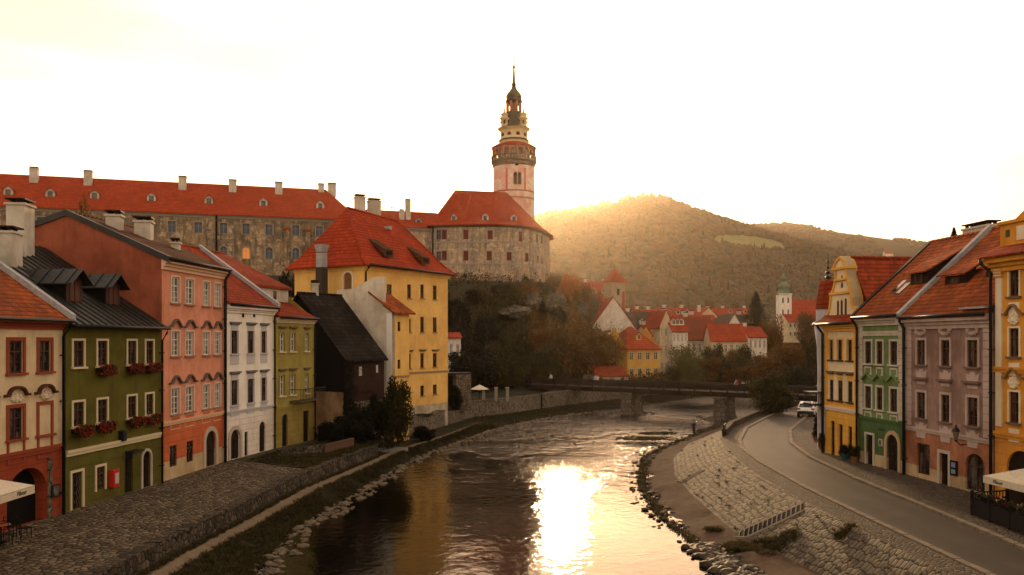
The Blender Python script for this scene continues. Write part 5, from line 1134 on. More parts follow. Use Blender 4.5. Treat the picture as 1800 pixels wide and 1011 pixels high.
# ================================================================ town beyond the bridge
TCOL = {'white': plaster('town_white', (.62, .55, .46), .5), 'cream': plaster('town_cream', (.56, .44, .28), .5), 'yellow': plaster('town_yellow', (.6, .32, .07), .4), 'ochre': plaster('town_ochre', (.42, .27, .12), .6), 'grey': plaster('town_grey', (.4, .35, .3), .5)}
T_DARK = tiles('distant_dark_tiles', (.09, .055, .04), (.05, .035, .03), .6, .4, .2, .4)
T_OLD2 = tiles('distant_old_tiles', (.22, .035, .014), (.11, .022, .012), .6, .4, .6, .4)
def town_house(name, label, px0, px1, ye, yr, Y, zb, wall='white', ang=15, depth=9, along=True, cols=4, rows=2, roof=None, dorm=0, chim=1, hip=False, group=None, trim=None):
    """house whose front eave runs px0..px1 at picture height ye, ridge at yr; ang turns it about the vertical"""
    roof = roof or T_FAR; A = W(px0, 600, Y); u = Vector((math.cos(R(ang)), math.sin(R(ang)))); t = 1
    D1 = (px1-CX)/F; L = (D1*Y-A.x)/(u.x-D1*u.y); fr = Fr((A.x, A.y), (A.x+u.x*L, A.y+u.y*L)); ze = CAMZ+(CY-ye)/F*(Y+u.y*L/2); zr = CAMZ+(CY-yr)/F*(Y+u.y*L/2+depth/2)
    h = thing(name, label, 'house', fr.p(L/2, zb), group); wm = TCOL[wall]; ops = []
    n = cols; st = (ze-zb)/rows; ww = min(.95, L/n*.45)
    for i in range(n):
        for j in range(rows):
            c = L*(i+.5)/n; z0 = zb+st*j+st*.3; ops.append((c-ww/2, c+ww/2, z0, z0+st*.48))
    mb = MB(); wallgrid(mb, fr, 0, L, zb-2, ze, ops, wm, .2); e = .4
    if along:
        prof = [(-e, ze-.1), (depth/2, zr), (depth+e, ze-.1)]; side_walls(mb, fr, 0, L, zb-2, prof, wm)
    else:
        mb.poly([fr.p(0, ze-.02), fr.p(L, ze-.02), fr.p(L/2, zr-.1)], wm)
        for u_ in (0, L): mb.poly([fr.p(u_, zb-2), fr.p(u_, ze), fr.p(u_, ze, -depth), fr.p(u_, zb-2, -depth)], wm)
    mb.build('wall', h)
    for o in ops: window(h, fr, *o, fm=WFRAME, sur=trim, sw=.12, rec=.12, panes=0, simple=Y > 230)
    if along and not hip: gable_roof(h, fr, -.2, L+.2, prof, roof, .18, ridge=False)
    elif along:
        k = depth*.42; r = MB(); P_ = [fr.p(-e, ze-.1, e), fr.p(L+e, ze-.1, e), fr.p(L+e, ze-.1, -depth-e), fr.p(-e, ze-.1, -depth-e)]; a, b = fr.p(k, zr, -depth/2), fr.p(L-k, zr, -depth/2)
        for q in ([P_[0], P_[1], b, a], [P_[1], P_[2], b], [P_[2], P_[3], a, b], [P_[3], P_[0], a]): r.slab(q, .18, roof)
        r.build('roof', h)
    else:
        r = MB(); sl = (zr-ze)/(L/2)
        r.slab([fr.p(L+e, ze-e*sl, -depth), fr.p(L/2, zr, -depth), fr.p(L/2, zr, e*.6), fr.p(L+e, ze-e*sl, e*.6)][::-1], .18, roof); r.slab([fr.p(-e, ze-e*sl, e*.6), fr.p(L/2, zr, e*.6), fr.p(L/2, zr, -depth), fr.p(-e, ze-e*sl, -depth)][::-1], .18, roof); r.build('roof', h)
    sl = (zr-ze)/(depth/2)
    if along:
        for i in range(dorm): gable_dormer(h, fr, L*(i+1)/(dorm+1), depth*.17, ze+sl*depth*.22, 1.2, .9, 1.5, sl, wm, roof)
    for i in range(chim): chimney(h, fr.p(L*(.25+.5*i), zr-1.2, -depth/2-.6) if along else fr.p(L*.75, (ze+zr)/2-.3, -depth*.4), .9, .7, 2.0, fr.rz())
    return h, fr, ze, zr
H = town_house
H('riverside_yellow_house', 'small yellow two-storey house with red hipped roof beside the footbridge', 1103, 1160, 613, 574, 170, 2.6, 'yellow', 30, 9, True, 4, 2, T_FAR, 1, 0, hip=True, trim=TCOL['cream'])
H('white_gabled_house', 'bare white gable house below the red gate tower', 1036, 1120, 580, 524, 196, 6, 'white', 8, 14, False, 3, 2, T_FAR, 0, 0)
H('slate_roofed_house', 'white house with grey and red roof left of the cream gabled house', 1106, 1161, 585, 548, 215, 5, 'white', 18, 10, True, 3, 3, T_DARK, 1, 1)
H('cream_gabled_house', 'cream house with small curved front gable and rows of white windows', 1160, 1182, 570, 546, 188, 3, 'cream', 10, 11, False, 3, 3, T_FAR, 0, 1)
H('white_riverside_house', 'white house with red mansard roof and four dormers right of the cream gable', 1182, 1209, 582, 555, 186, 3, 'white', 10, 9, True, 4, 3, T_FAR, 3, 0)
H('broad_roofed_house', 'white house under a broad high red roof above the riverside trees', 1206, 1264, 597, 557, 198, 3, 'white', 7, 12, True, 6, 2, T_OLD2, 0, 1)
H('long_roofed_house', 'lower cream house with long red roof adjoining the broad high roof', 1250, 1312, 599, 569, 189, 3, 'cream', -3, 10, True, 6, 2, T_FAR, 0, 0)
H('tiny_town_house', 'tiny cream house wedged between the slate roof and the cream gable', 1141, 1162, 590, 571, 192, 4, 'cream', 14, 9, True, 2, 2, T_FAR, 0, 1)
H('upper_town_house', 'ochre upper-town house close to the right side of the gate tower', 1098, 1126, 566, 548, 246, 7, 'ochre', 24, 10, True, 3, 3, T_OLD2, 1, 1)
H('upper_town_house', 'white upper-town house with gable turned to the river, above the cream gabled house', 1150, 1172, 562, 544, 268, 7, 'white', 4, 12, False, 2, 2, T_FAR, 0, 1)
H('upper_town_house', 'narrow yellow upper-town house behind the white mansard house', 1176, 1198, 566, 549, 236, 6, 'yellow', 12, 10, True, 3, 3, T_FAR, 1, 1)
H('upper_town_house', 'grey upper-town house right of the narrow yellow one', 1198, 1224, 570, 553, 229, 6, 'grey', -6, 10, True, 3, 3, T_OLD2, 0, 2)
H('park_side_house', 'low white house among the trees right below the spruce', 1316, 1348, 592, 574, 204, 4, 'white', 8, 9, True, 4, 2, T_FAR, 0, 1)
H('white_end_gable_house', 'white house with blank pointed gable left of the tall spruce', 1264, 1318, 596, 552, 210, 4, 'white', 4, 13, False, 3, 2, T_DARK, 0, 1)
H('grey_roofed_house', 'pale house with brown-grey roof beside the spruce', 1305, 1345, 578, 553, 222, 5, 'cream', 10, 10, True, 4, 3, T_DARK, 1, 1)
H('pink_roofed_house', 'wide cream house with pale red roof behind the spruce', 1228, 1262, 556, 541, 262, 7, 'cream', 12, 10, False, 3, 3, T_FAR, 0, 1)
H('hillside_red_house', 'low red-roofed house half hidden at the foot of the hill, behind the long roof', 1262, 1340, 556, 542, 290, 8, 'ochre', 5, 12, True, 7, 2, T_FAR, 2, 2)
H('stepped_roof_house', 'house with steep red roof and white parapet behind the slate roof', 1128, 1168, 572, 544, 238, 6, 'white', 18, 12, True, 4, 3, T_FAR, 1, 2)
H('back_roof_house', 'broad red roof with three chimneys in the middle of the old town', 1165, 1228, 560, 541, 250, 7, 'grey', 8, 13, True, 6, 3, T_FAR, 3, 3)
H('square_red_house', 'red-roofed white house tucked behind the pale end gable', 1222, 1270, 576, 553, 226, 5, 'white', 12, 12, True, 5, 2, T_FAR, 2, 1)
H('gatehouse_wing', 'old red-roofed wing standing left of the gate tower', 1010, 1078, 530, 496, 236, 14, 'cream', -8, 12, True, 5, 3, T_FAR, 3, 2)
H('rock_side_house', 'small white house at the foot of the castle rock beside the gate tower', 1012, 1036, 550, 530, 225, 8, 'white', 10, 9, True, 2, 3, T_FAR, 0, 1)
H('garden_cottage', 'tiny white cottage with red roof right of the tall yellow house', 788, 810, 592, 584, 140, 6, 'white', 10, 6, True, 2, 1, T_FAR, 0, 0)
H('red_shed', 'low shed with dark red lean-to roof beside the small yellow house', 1046, 1104, 660, 643, 150, 3.0, 'white', 12, 7, True, 3, 1, T_RED, 0, 0)
H('church_annex', 'low pale building with long red roof in front of the white church', 1386, 1446, 566, 552, 395, 12, 'cream', 3, 14, True, 8, 2, T_FAR, 0, 0)
H('church_nave', 'tall red church roof right of the white bell tower', 1392, 1450, 556, 527, 425, 12, 'white', 3, 20, True, 4, 1, T_FAR, 0, 0)
def on_hill(px, py):
    for Y in np.arange(460, HA, 10):
        z = height((px-CX)/F*Y, Y)
        if CY-(z-CAMZ)*F/Y <= py: return float(Y), z
    return HA, z
for px, py, wp, lb in ((1395, 437, 14, 'lone pale farmhouse on the hillside left of the church spire top'), (1512, 455, 16, 'pale outskirts house on the slope above the turret spike'), (1556, 452, 14, 'cream outskirts house on the slope above the first high ridge'), (1580, 462, 12, 'small outskirts house half hidden behind the high ridge')):
    Y_, z_ = on_hill(px, py); H('hillside_house', lb, px, px+wp, py-6, py-11, Y_, z_, 'white', 5, wp/F*Y_*.6, True, 4, 1, T_FAR, 0, 0)
# gate tower with pyramid roof
Y = 232; c = W(1080, 600, Y); zt = W(0, 497, Y).z; za = W(0, 472, Y).z; h = thing('gate_tower', 'square brick-edged tower with steep red pyramid roof below the hill', 'tower', (c.x, Y, 8))
rz = R(24); BRK = mottled('tower_rubble', [(.36, .26, .17), (.26, .18, .12), (.42, .33, .24)], .6); mb = MB(); mb.box((c.x, Y, (zt+6)/2), (4.3, 4.3, zt-6), BRK, rz); mb.build('wall', h)
mb = MB(); q = [Vector((c.x+s*math.cos(rz)*2.65-t*math.sin(rz)*2.65, Y+s*math.sin(rz)*2.65+t*math.cos(rz)*2.65, zt)) for s, t in ((-1, -1), (1, -1), (1, 1), (-1, 1))]
for i in range(4): mb.slab([q[i], q[(i+1) % 4], Vector((c.x, Y, za))], .15, T_RED)
mb.tube([(c.x, Y, za), (c.x, Y, za+1.4)], .06, METAL, 5); mb.build('roof', h)
frT = Fr(q[0].lerp(q[1], .1).xy, q[0].lerp(q[1], .9).xy); mb = MB(); mb.fbox(frT, 1.6, 2.4, zt-3.5, zt-1.8, -1, -.45, BLACK); mb.fbox(frT, 3.2, 4.1, zt-9.5, zt-2.5, -1, -.45, mat('tower_red_strip', (.25, .05, .03), .8)); mb.build('window', h)
# church tower
Y = 405; k = Y/F; cx_ = (1381-CX)*k; z = lambda py: CAMZ+(CY-py)*k; h = thing('church_tower', 'slender white church tower with green onion spire right of the spruce', 'tower', (cx_, Y, 12))
CWH = plaster('church_white', (.7, .64, .56), .3); GCOP = mottled('verdigris_copper', [(.12, .16, .09), (.07, .095, .06), (.17, .2, .12)], .4, .6); fr = Fr((cx_-10.5*k, Y), (cx_+10.5*k, Y)); L = fr.L
ops = [(L*.28-.45, L*.28+.45, z(533), z(523), .9), (L*.72-.45, L*.72+.45, z(533), z(523), .9), (L*.28-.4, L*.28+.4, z(552), z(544), .9), (L*.72-.4, L*.72+.4, z(552), z(544), .9)]
mb = MB(); wallgrid(mb, fr, 0, L, z(590), z(518), ops, CWH, .3); s2 = Fr(fr.B, (fr.B.x, Y+L)); wallgrid(mb, s2, 0, L, z(590), z(518), [], CWH); s3 = Fr((fr.A.x, Y+L), (fr.A.x, Y)); wallgrid(mb, s3, 0, L, z(590), z(518), [], CWH); mb.build('wall', h)
for o in ops: window(h, fr, *o[:4], arch=.9, fm=CWIN, simple=True, rec=.2)
cornice(h, fr, -.2, L+.2, z(519), CWH, .8, .4); band(h, fr, 0, L, z(541), .4, .2, CWH)
mb = MB(); mb.lathe((cx_, Y+L/2, 0), [(L*.62, z(518)), (L*.5, z(515)), (9*k, z(509)), (8.5*k, z(507)), (10*k, z(506)), (9.8*k, z(501)), (6*k, z(498)), (4*k, z(495.5)), (4*k, z(492)), (6*k, z(490.5)), (5.4*k, z(487)), (2.5*k, z(484)), (1.2*k, z(480)), (.4*k, z(474))], GCOP, 12); mb.build('spire', h)
# ================================================================ footbridge
BA, BB = Vector((3.6, 135.0)), Vector((42, 103.5)); f = Fr(BA, BB)   # seen from the camera
BRD = mottled('bridge_dark_timber', [(.011, .006, .004), (.017, .009, .006), (.008, .005, .003)], 1, .7); zd = 3.25
h = thing('footbridge', 'long dark timber footbridge crossing the river on two stone piers', 'bridge', f.p(f.L/2, zd))
mb = MB(); mb.fbox(f, -2, f.L, zd+.1, zd+.5, -3.2, 0, BRD); mb.build('deck', h)
mb = MB(); mb.fbox(f, -2, f.L, zd-.15, zd+.1, -.35, -.05, BRD); mb.fbox(f, -2, f.L, zd-.15, zd+.1, -3.15, -2.85, BRD); mb.build('girder', h)
for d in (-.02, -3.1):
    mb = MB(); mb.fbox(f, -2, f.L, zd+.75, zd+1.35, d-.08, d, BRD); mb.fbox(f, -2, f.L, zd+1.42, zd+1.56, d-.14, d+.06, BRD)
    for i in range(int(f.L/2.4)+1): mb.fbox(f, -1+i*2.4, -.85+i*2.4, zd-.1, zd+1.42, d+.001, d+.12, BRD)
    mb.build('railing', h)
for px in (1100, 1264):
    u = f.U(px); s = MB(); rz = f.rz()
    PIER = stone('pier_stone', .6, ((.13, .10, .075), (.19, .145, .105), (.08, .065, .05)), (.03, .022, .016), .8, .06)
    p = f.p(u, 0, -1.6); s.box((p.x, p.y, 1.3), (1.9, 3.4, 3.5), PIER, rz, .86); s.box((p.x, p.y, 3.0), (2.1, 3.4, .25), PIER, rz); s.build('pier', h)
    s = MB()
    for k in range(40): a = rnd.uniform(0, 6.28); r = rnd.uniform(1.5, 3.6); s.ball((p.x+r*math.cos(a)*1.2, p.y+r*math.sin(a), -.05), rnd.uniform(.25, .6), PIER, 1, (1, 1, .6), .25)
    tag(s.build('pier_boulders'), 'boulders heaped round the '+('left' if px < 1200 else 'right')+' bridge pier', 'boulders', None, 'stuff')
# ================================================================ vegetation
LD = leafmat('leaves_dark_green', (.012, .016, .003), (.034, .030, .006), (.07, .045, .008), .5)
LO = leafmat('leaves_autumn_olive', (.05, .028, .005), (.10, .042, .007), (.19, .07, .01), .45)
LR = leafmat('leaves_orange', (.34, .10, .01), (.2, .07, .01), (.5, .17, .015), .5)
LY = leafmat('leaves_willow', (.085, .075, .022), (.06, .06, .018), (.12, .10, .03), .5)
LB = leafmat('leaves_black_green', (.008, .009, .005), (.014, .013, .006), (.02, .016, .007), .5)
CONI = leafmat('needles_dark', (.008, .012, .007), (.014, .018, .009), None, .5, .1)
BARK = mottled('bark', [(.04, .028, .018), (.06, .042, .028), (.025, .018, .012)], 3, .95, .8)
def leafquads(centers, normals, size, rng):
    n = len(centers); a = np.cross(normals, rng.normal(size=(n, 3))); a /= np.linalg.norm(a, axis=1)[:, None]+1e-9; b = np.cross(normals, a)
    s = size*rng.uniform(.6, 1.3, (n, 1)); 
    v = np.stack([centers-a*s, centers+b*s*.55, centers+a*s, centers-b*s*.55], 1).reshape(-1, 3); return v
def crown_mesh(name, seed, mt, n=5200, blobs=26, leaf=.045, shape=(1, 1, .9), droop=0, gap=.0):
    rng = np.random.default_rng(seed); C_ = []
    for i in range(blobs):
        d = rng.normal(size=3); d /= np.linalg.norm(d); r = rng.uniform(.3, .85); c = d*r*np.array(shape); c[2] = c[2]*.95+.02
        C_.append((c, rng.uniform(.22, .38)))
    cs = []; ns = []; per = n//blobs
    for c, r in C_:
        d = rng.normal(size=(per, 3)); d /= np.linalg.norm(d, axis=1)[:, None]; rr = r*(rng.uniform(.55, 1.12, (per, 1)))
        p = c+d*rr*np.array([1.15, 1.15, .85]); 
        if droop: p[:, 2] -= rng.uniform(0, 1, per)**2*droop
        cs.append(p); ns.append(d+rng.normal(size=(per, 3))*.5)
    cs = np.concatenate(cs); ns = np.concatenate(ns); ns /= np.linalg.norm(ns, axis=1)[:, None]
    cs[:, :2] /= np.percentile(np.hypot(cs[:, 0], cs[:, 1]), 97); lo, hi = np.percentile(cs[:, 2], 1), cs[:, 2].max(); cs[:, 2] = (cs[:, 2]-lo)/(hi-lo)*2-1
    v = leafquads(cs, ns, leaf, rng); me = bpy.data.meshes.new(name); k = len(cs)
    me.from_pydata(v.tolist(), [], np.arange(k*4).reshape(-1, 4).tolist()); me.materials.append(mt); me.update(); return me
def trunk_mesh(name, seed, hgt=1.1):
    r = random.Random(seed); mb = MB(); pts = [Vector((0, 0, -hgt))]; 
    for i in range(5): pts.append(pts[-1]+Vector((r.uniform(-.05, .05), r.uniform(-.05, .05), hgt*.24)))
    mb.tube(pts, .09, BARK, 8, .045)
    me_o = mb.build(name); me = me_o.data; bpy.data.objects.remove(me_o); return me
def limb_mesh(name, seed):
    r = random.Random(seed); mb = MB()
    for i in range(12):
        a = r.uniform(0, 6.28); L = r.uniform(.45, .75); q = [Vector((r.uniform(-.04, .04), r.uniform(-.04, .04), -.25))]
        for k in range(4): q.append(q[-1]+Vector((math.cos(a+r.uniform(-.4, .4))*L/4, math.sin(a+r.uniform(-.4, .4))*L/4, r.uniform(.06, .2))))
        mb.tube(q, .04, BARK, 5, .008)
    o = mb.build(name); me = o.data; bpy.data.objects.remove(o); return me
LMB = [limb_mesh('limbs', s) for s in (4, 5)]
CR = {}
for k, m_, n_, lf in (('d', LD, 8000, .055), ('o', LO, 8000, .052), ('r', LR, 7000, .055), ('y', LY, 6000, .05), ('b', LB, 7500, .06)):
    CR[k] = [crown_mesh('crown_'+k, 11+i+ord(k), m_, n_, 26+4*i, lf) for i in range(2 if k != 'o' else 3)]
CR['w'] = [crown_mesh('crown_w', 77, LY, 9000, 30, .045, (.9, .9, .8), .7)]
CR['s'] = [crown_mesh('crown_s', 99, LO, 1500, 26, .04)]
TK = [trunk_mesh('trunk', s) for s in (1, 2)]
def tree(x, y, zb, r, hgt, kind, label, name='tree', group=None, trunk=True, seed=0, cat='tree', sq=1.0):
    """r = crown radius, hgt = total height, zb = ground"""
    rr = random.Random(seed+int(x*10)); t = thing(name, label, cat, (x, y, zb), group); rz_ = max(r*sq, .47*hgt); cz = hgt-rz_*.98
    o = bpy.data.objects.new('crown', rr.choice(CR[kind])); C.objects.link(o); o.parent = t; o.location = (0, 0, cz); o.scale = (r*1.08, r*1.08, rz_); o.rotation_euler[2] = rr.uniform(0, 6.28)
    if trunk:
        o = bpy.data.objects.new('trunk', rr.choice(TK)); C.objects.link(o); o.parent = t; s = (cz+.6)/1.1; o.location = (0, 0, cz-.1*s); o.scale = (r*.8, r*.8, s); o.rotation_euler[2] = rr.uniform(0, 6.28)
        o = bpy.data.objects.new('limbs', rr.choice(LMB)); C.objects.link(o); o.parent = t; o.location = (0, 0, cz); o.scale = (r, r, rz_)
    return t
def tree_px(px, ytop, wpx, Y, kind, label, hgt=None, zb=None, **kw):
    x = (px-CX)/F*Y; zt = CAMZ+(CY-ytop)/F*Y; zb = height(x, Y) if zb is None else zb; r = wpx/2/F*Y; return tree(x, Y, zb-.2, r, max(zt-zb, r*1.2), kind, label, seed=int(px), **kw)
G1 = 'dark trees and bushes on the castle rock'
L1 = 'dark leafy tree on the wooded slope under the castle'
# big riverside oaks in front of the rock
tree_px(985, 556, 105, 150, 'o', 'broad autumn-brown oak standing at the left end of the footbridge', zb=3)
tree_px(1045, 562, 95, 158, 'o', 'brown-leaved oak between the bridge end and the small yellow house', zb=3)
tree_px(930, 560, 75, 152, 'd', 'dark green tree left of the big oak at the bridge end', zb=4)
tree_px(1082, 558, 44, 172, 's', 'thin half-bare birch in front of the white gable', zb=4, name='birch')
tree_px(1000, 480, 46, 196, 'r', 'glowing orange maple at the right foot of the castle wall', zb=16)
tree_px(1020, 497, 40, 190, 'o', 'rusty tree just below the glowing orange maple', zb=13)
tree_px(972, 476, 32, 200, 'o', 'small tree against the sunlit right corner of the castle', zb=18)
for i, (px, yt, wp, Y, kd) in enumerate([(830, 600, 80, 132, 'b'), (875, 590, 70, 140, 'd'), (808, 560, 50, 150, 'b'), (850, 545, 60, 158, 'b'), (900, 560, 60, 160, 'd'), (950, 545, 50, 168, 'o'), (985, 520, 50, 178, 'd'), (1010, 530, 46, 176, 'o'), (815, 520, 46, 170, 'b'), (860, 508, 50, 178, 'd'), (905, 498, 44, 184, 'd'), (935, 490, 40, 188, 'o'), (958, 492, 34, 190, 'd'), (835, 506, 34, 184, 'b'), (800, 640, 44, 128, 'b'), (895, 625, 60, 140, 'd'), (960, 600, 60, 145, 'd'), (1030, 610, 46, 160, 'd'), (925, 480, 30, 193, 'd'), (880, 492, 34, 190, 'b'), (790, 515, 36, 178, 'b'), (1050, 590, 50, 176, 'o')]):
    tree_px(px, yt, wp, Y, kd, L1, group=G1, sq=.8)
# right of the small yellow house
tree_px(1205, 600, 68, 150, 'w', 'pale yellow-green weeping willow at the water in front of the white houses', zb=2.2, name='willow', hgt=None)
tree_px(1216, 625, 44, 145, 'w', 'smaller willow drooping in front of the weeping willow', zb=2, name='willow')
tree_px(1262, 602, 54, 152, 'd', 'dark round tree right of the willows', zb=2.5)
tree_px(1178, 640, 30, 148, 'd', 'low dark bush left of the willows', zb=2.5, name='bush', cat='bush', trunk=False)
for i, (px, yt, wp, Y, kd, lb) in enumerate([(1243, 622, 48, 149, 'o', 'rust-brown tree between the willows and the dark round tree'), (1300, 612, 46, 165, 'o', 'rust tree in front of the long cream house end'), (1340, 618, 60, 150, 'o', 'brown tree below the grey-roofed house'), (1385, 598, 62, 158, 'o', 'large autumn tree under the white church tower'), (1428, 590, 54, 165, 'd', 'dark tree meeting the turret house on its left'), (1355, 552, 40, 215, 'o', 'orange-brown tree right behind the spruce'), (1310, 600, 40, 160, 'd', 'narrow dark tree in front of the grey-roofed house'), (1405, 640, 60, 140, 'b', 'black-green tree low behind the bridge end'), (1372, 655, 40, 146, 'd', 'dark bank tree behind the round willow bush'), (1440, 620, 50, 150, 'd', 'dark tree just left of the blue-grey wall'), (1290, 640, 40, 150, 'o', 'brown bank tree left above the right bridge pier'), (1160, 640, 24, 156, 's', 'thin bank shrub right of the small yellow house')]):
    tree_px(px, yt, wp, Y, kd, lb, zb=3)
for px, yt, wp, Y, kd, lb in [(1178, 535, 40, 300, 'o', 'orange tree behind the middle town roofs'), (1200, 534, 34, 305, 'r', 'pale orange tree above the town chimneys'), (1095, 520, 36, 290, 'o', 'brown tree right of the gate tower'), (1240, 530, 36, 320, 'o', 'olive tree on the slope behind the pink roof'), (1290, 528, 36, 330, 'd', 'dark tree on the slope left of the spruce'), (1420, 545, 36, 380, 'o', 'tree beside the red church roof')]:
    tree_px(px, yt, wp, Y, kd, lb)
# round willow bush beside the road
tree_px(1357, 646, 70, 97, 'd', 'round dark green willow growing at the road parapet in front of the bridge', zb=2.3, name='willow')
# spruce
def conifer_mesh(name, seed, n=5000):
    rng = np.random.default_rng(seed); h_ = rng.uniform(0.04, 1, n)**.8; tier = np.floor(h_*16)/16; frac = (h_*16) % 1
    rad = (1-h_)*.30*(1.25-.5*frac)+.012; a = rng.uniform(0, 6.283, n); rr = rad*rng.uniform(.35, 1.05, n)*(1+.15*np.sin(a*5+tier*40))
    c = np.stack([rr*np.cos(a), rr*np.sin(a), h_-rr*.25], 1); nn_ = np.stack([np.cos(a)*.3, np.sin(a)*.3, np.ones(n)], 1)+rng.normal(size=(n, 3))*.35; nn_ /= np.linalg.norm(nn_, axis=1)[:, None]
    v = leafquads(c, nn_, .022, rng); me = bpy.data.meshes.new(name); me.from_pydata(v.tolist(), [], np.arange(n*4).reshape(-1, 4).tolist()); me.materials.append(CONI); me.update(); return me
CM = conifer_mesh('needles', 5, 7000)
def spruce(px, yt, yb, Y, label, wide=1.0):
    a, b = W(px, yt, Y), W(px, yb, Y); t = thing('spruce', label, 'tree', (b.x, Y, b.z)); H_ = a.z-b.z
    o = bpy.data.objects.new('crown', CM); C.objects.link(o); o.parent = t; o.scale = (H_*wide, H_*wide, H_)
    m_ = MB(); m_.tube([(b.x, Y, b.z), (b.x, Y, b.z+H_*.9)], H_*.018, BARK, 6, .03); m_.build('trunk', t)
spruce(1329, 513, 590, 225, 'tall dark pointed spruce rising above the town roofs', 1.25)
spruce(1677, 400, 470, 95, 'lone spruce top showing over the right-hand roof ridge', 1.0)
# trees behind the left roofs
tree_px(158, 343, 42, 80, 'o', 'scrawny tree between the salmon house and the castle wing', zb=6, sq=1)
tree_px(500, 470, 60, 100, 'b', 'black tree crown squeezed behind the dark barn', zb=3)
# bank bushes in front of the barn and yellow house
tree_px(688, 657, 66, 76, 'd', 'dark leafy bush-tree in front of the yellow annex', zb=1.2)
tree_px(655, 690, 50, 76, 'b', 'black bush against the barn foot', zb=1.2, name='bush', cat='bush', trunk=False, sq=.9)
tree_px(622, 715, 66, 73.5, 'b', 'large black-green garden bush beside the olive house terrace', zb=1.3, name='bush', cat='bush', trunk=False, sq=.8)
tree_px(580, 735, 44, 71.5, 'b', 'low dark hedge clump behind the small garden fence', zb=1.6, name='bush', cat='bush', trunk=False, sq=.7)
tree_px(744, 744, 36, 84, 'b', 'small dark bush at the foot of the river wall', zb=.8, name='bush', cat='bush', trunk=False, sq=.7)
tree_px(962, 690, 16, 126, 'b', 'ivy bush hanging on the river wall left of the bridge', zb=1, name='bush', cat='bush', trunk=False)
tree_px(800, 672, 26, 101, 'b', 'dark shrub behind the brick pier right of the yellow house', zb=2.5, name='bush', cat='bush', trunk=False)
# ivy on the barn wall
rng = np.random.default_rng(3); iv = []
for k in range(2600):
    u = -.2+abs(rng.normal())*.9; z = rng.uniform(1.5, 8.6); iv.append(fb.p(u*(1.2 if z < 5 else .6), z, .12+rng.uniform(0, .25)))
iv = np.array([tuple(p) for p in iv]); nn_ = np.tile(np.array([fb.n.x, fb.n.y, .2]), (len(iv), 1))+rng.normal(size=(len(iv), 3))*.4; nn_ /= np.linalg.norm(nn_, axis=1)[:, None]
me = bpy.data.meshes.new('ivy'); me.from_pydata(leafquads(iv, nn_, .13, rng).tolist(), [], np.arange(len(iv)*4).reshape(-1, 4).tolist()); me.materials.append(LB); o = bpy.data.objects.new('ivy', me); C.objects.link(o); tag(o, 'dark ivy climbing the corner of the timber barn', 'ivy', None, 'stuff')
# grass tufts and undergrowth
def tufts(name, pts, size, mt, label, per=12, seed=1, h_=.35):
    rng = np.random.default_rng(seed); P = np.repeat(np.array(pts), per, axis=0); n = len(P); a = rng.uniform(0, 6.283, n); d = np.stack([np.cos(a), np.sin(a), np.zeros(n)], 1); s = size*rng.uniform(.5, 1.3, (n, 1)); base = P+d*s*.4; tip = base+d*s*rng.uniform(.1, .7, (n, 1)); tip[:, 2] += h_*rng.uniform(.5, 1.3, n)
    w_ = np.cross(d, [0, 0, 1])*s*.12; v = np.stack([base-w_, base+w_, tip], 1).reshape(-1, 3); me = bpy.data.meshes.new(name); me.from_pydata(v.tolist(), [], np.arange(n*3).reshape(-1, 3).tolist()); me.materials.append(mt); me.update()
    o = bpy.data.objects.new(name, me); C.objects.link(o); tag(o, label, 'grass', None, 'stuff')
GRL = leafmat('grass_blades', (.035, .036, .010), (.07, .05, .018), (.11, .075, .03), .9, .3)
pts = []
for k in range(5200):
    y = rnd.uniform(20, 104); l, r = (LWT(y)+PLW, LW(y)-.4) if y < 62 else (P1(y), LW(y)-.4); t = rnd.random(); pts.append((lerp(l, r, t), y, lerp(.8, .05, t)))
for k in range(800): y = rnd.uniform(20, 72); pts.append((LWT(y)+.45+rnd.random()*.25, y, .8))
for k in range(1500): y = rnd.uniform(60, 76); t = rnd.random(); pts.append((lerp(LH(y)+1, LWT(y), t), y, lerp(2.25, 1.66, t)))
for k in range(1400): y = rnd.uniform(80, 150); t = rnd.random(); pts.append((lerp(LRW(y)+.3, LW(y)-.3, t), y, lerp(.9, 0, t)))
tufts('bank_grass', pts, .3, GRL, 'short autumn grass along the left bank', 12, 4, .15)
pts = []
for k in range(900):
    y = rnd.uniform(26, 110); pts.append((RW(y)+abs(rnd.gauss(0, .35)), y, .02))
for (cx0, cy0, rr, n) in ((11.7, 42.6, .9, 260), (12.9, 41.6, .8, 180), (15.0, 38.5, .3, 40), (11.0, 46.5, .4, 40), (13.6, 90, 2, 200), (16.2, 95, 1.6, 160)):
    for k in range(n): a = rnd.uniform(0, 6.28); r = rr*math.sqrt(rnd.random()); x, y = cx0+r*math.cos(a)*1.3, cy0+r*math.sin(a); pts.append((x, y, .42+max(0, (x-RSF(y))/(RST(y)-RSF(y)))*1.9 if x > RSF(y) else .3))
for k in range(45): y = rnd.uniform(28, 90); t = rnd.random(); pts.append((lerp(RSF(y), RST(y), t), y, lerp(.45, 2.3, t)))
tufts('beach_grass', pts, .3, GRL, 'tufts of dry grass on the right bank and beach', 12, 5, .15)
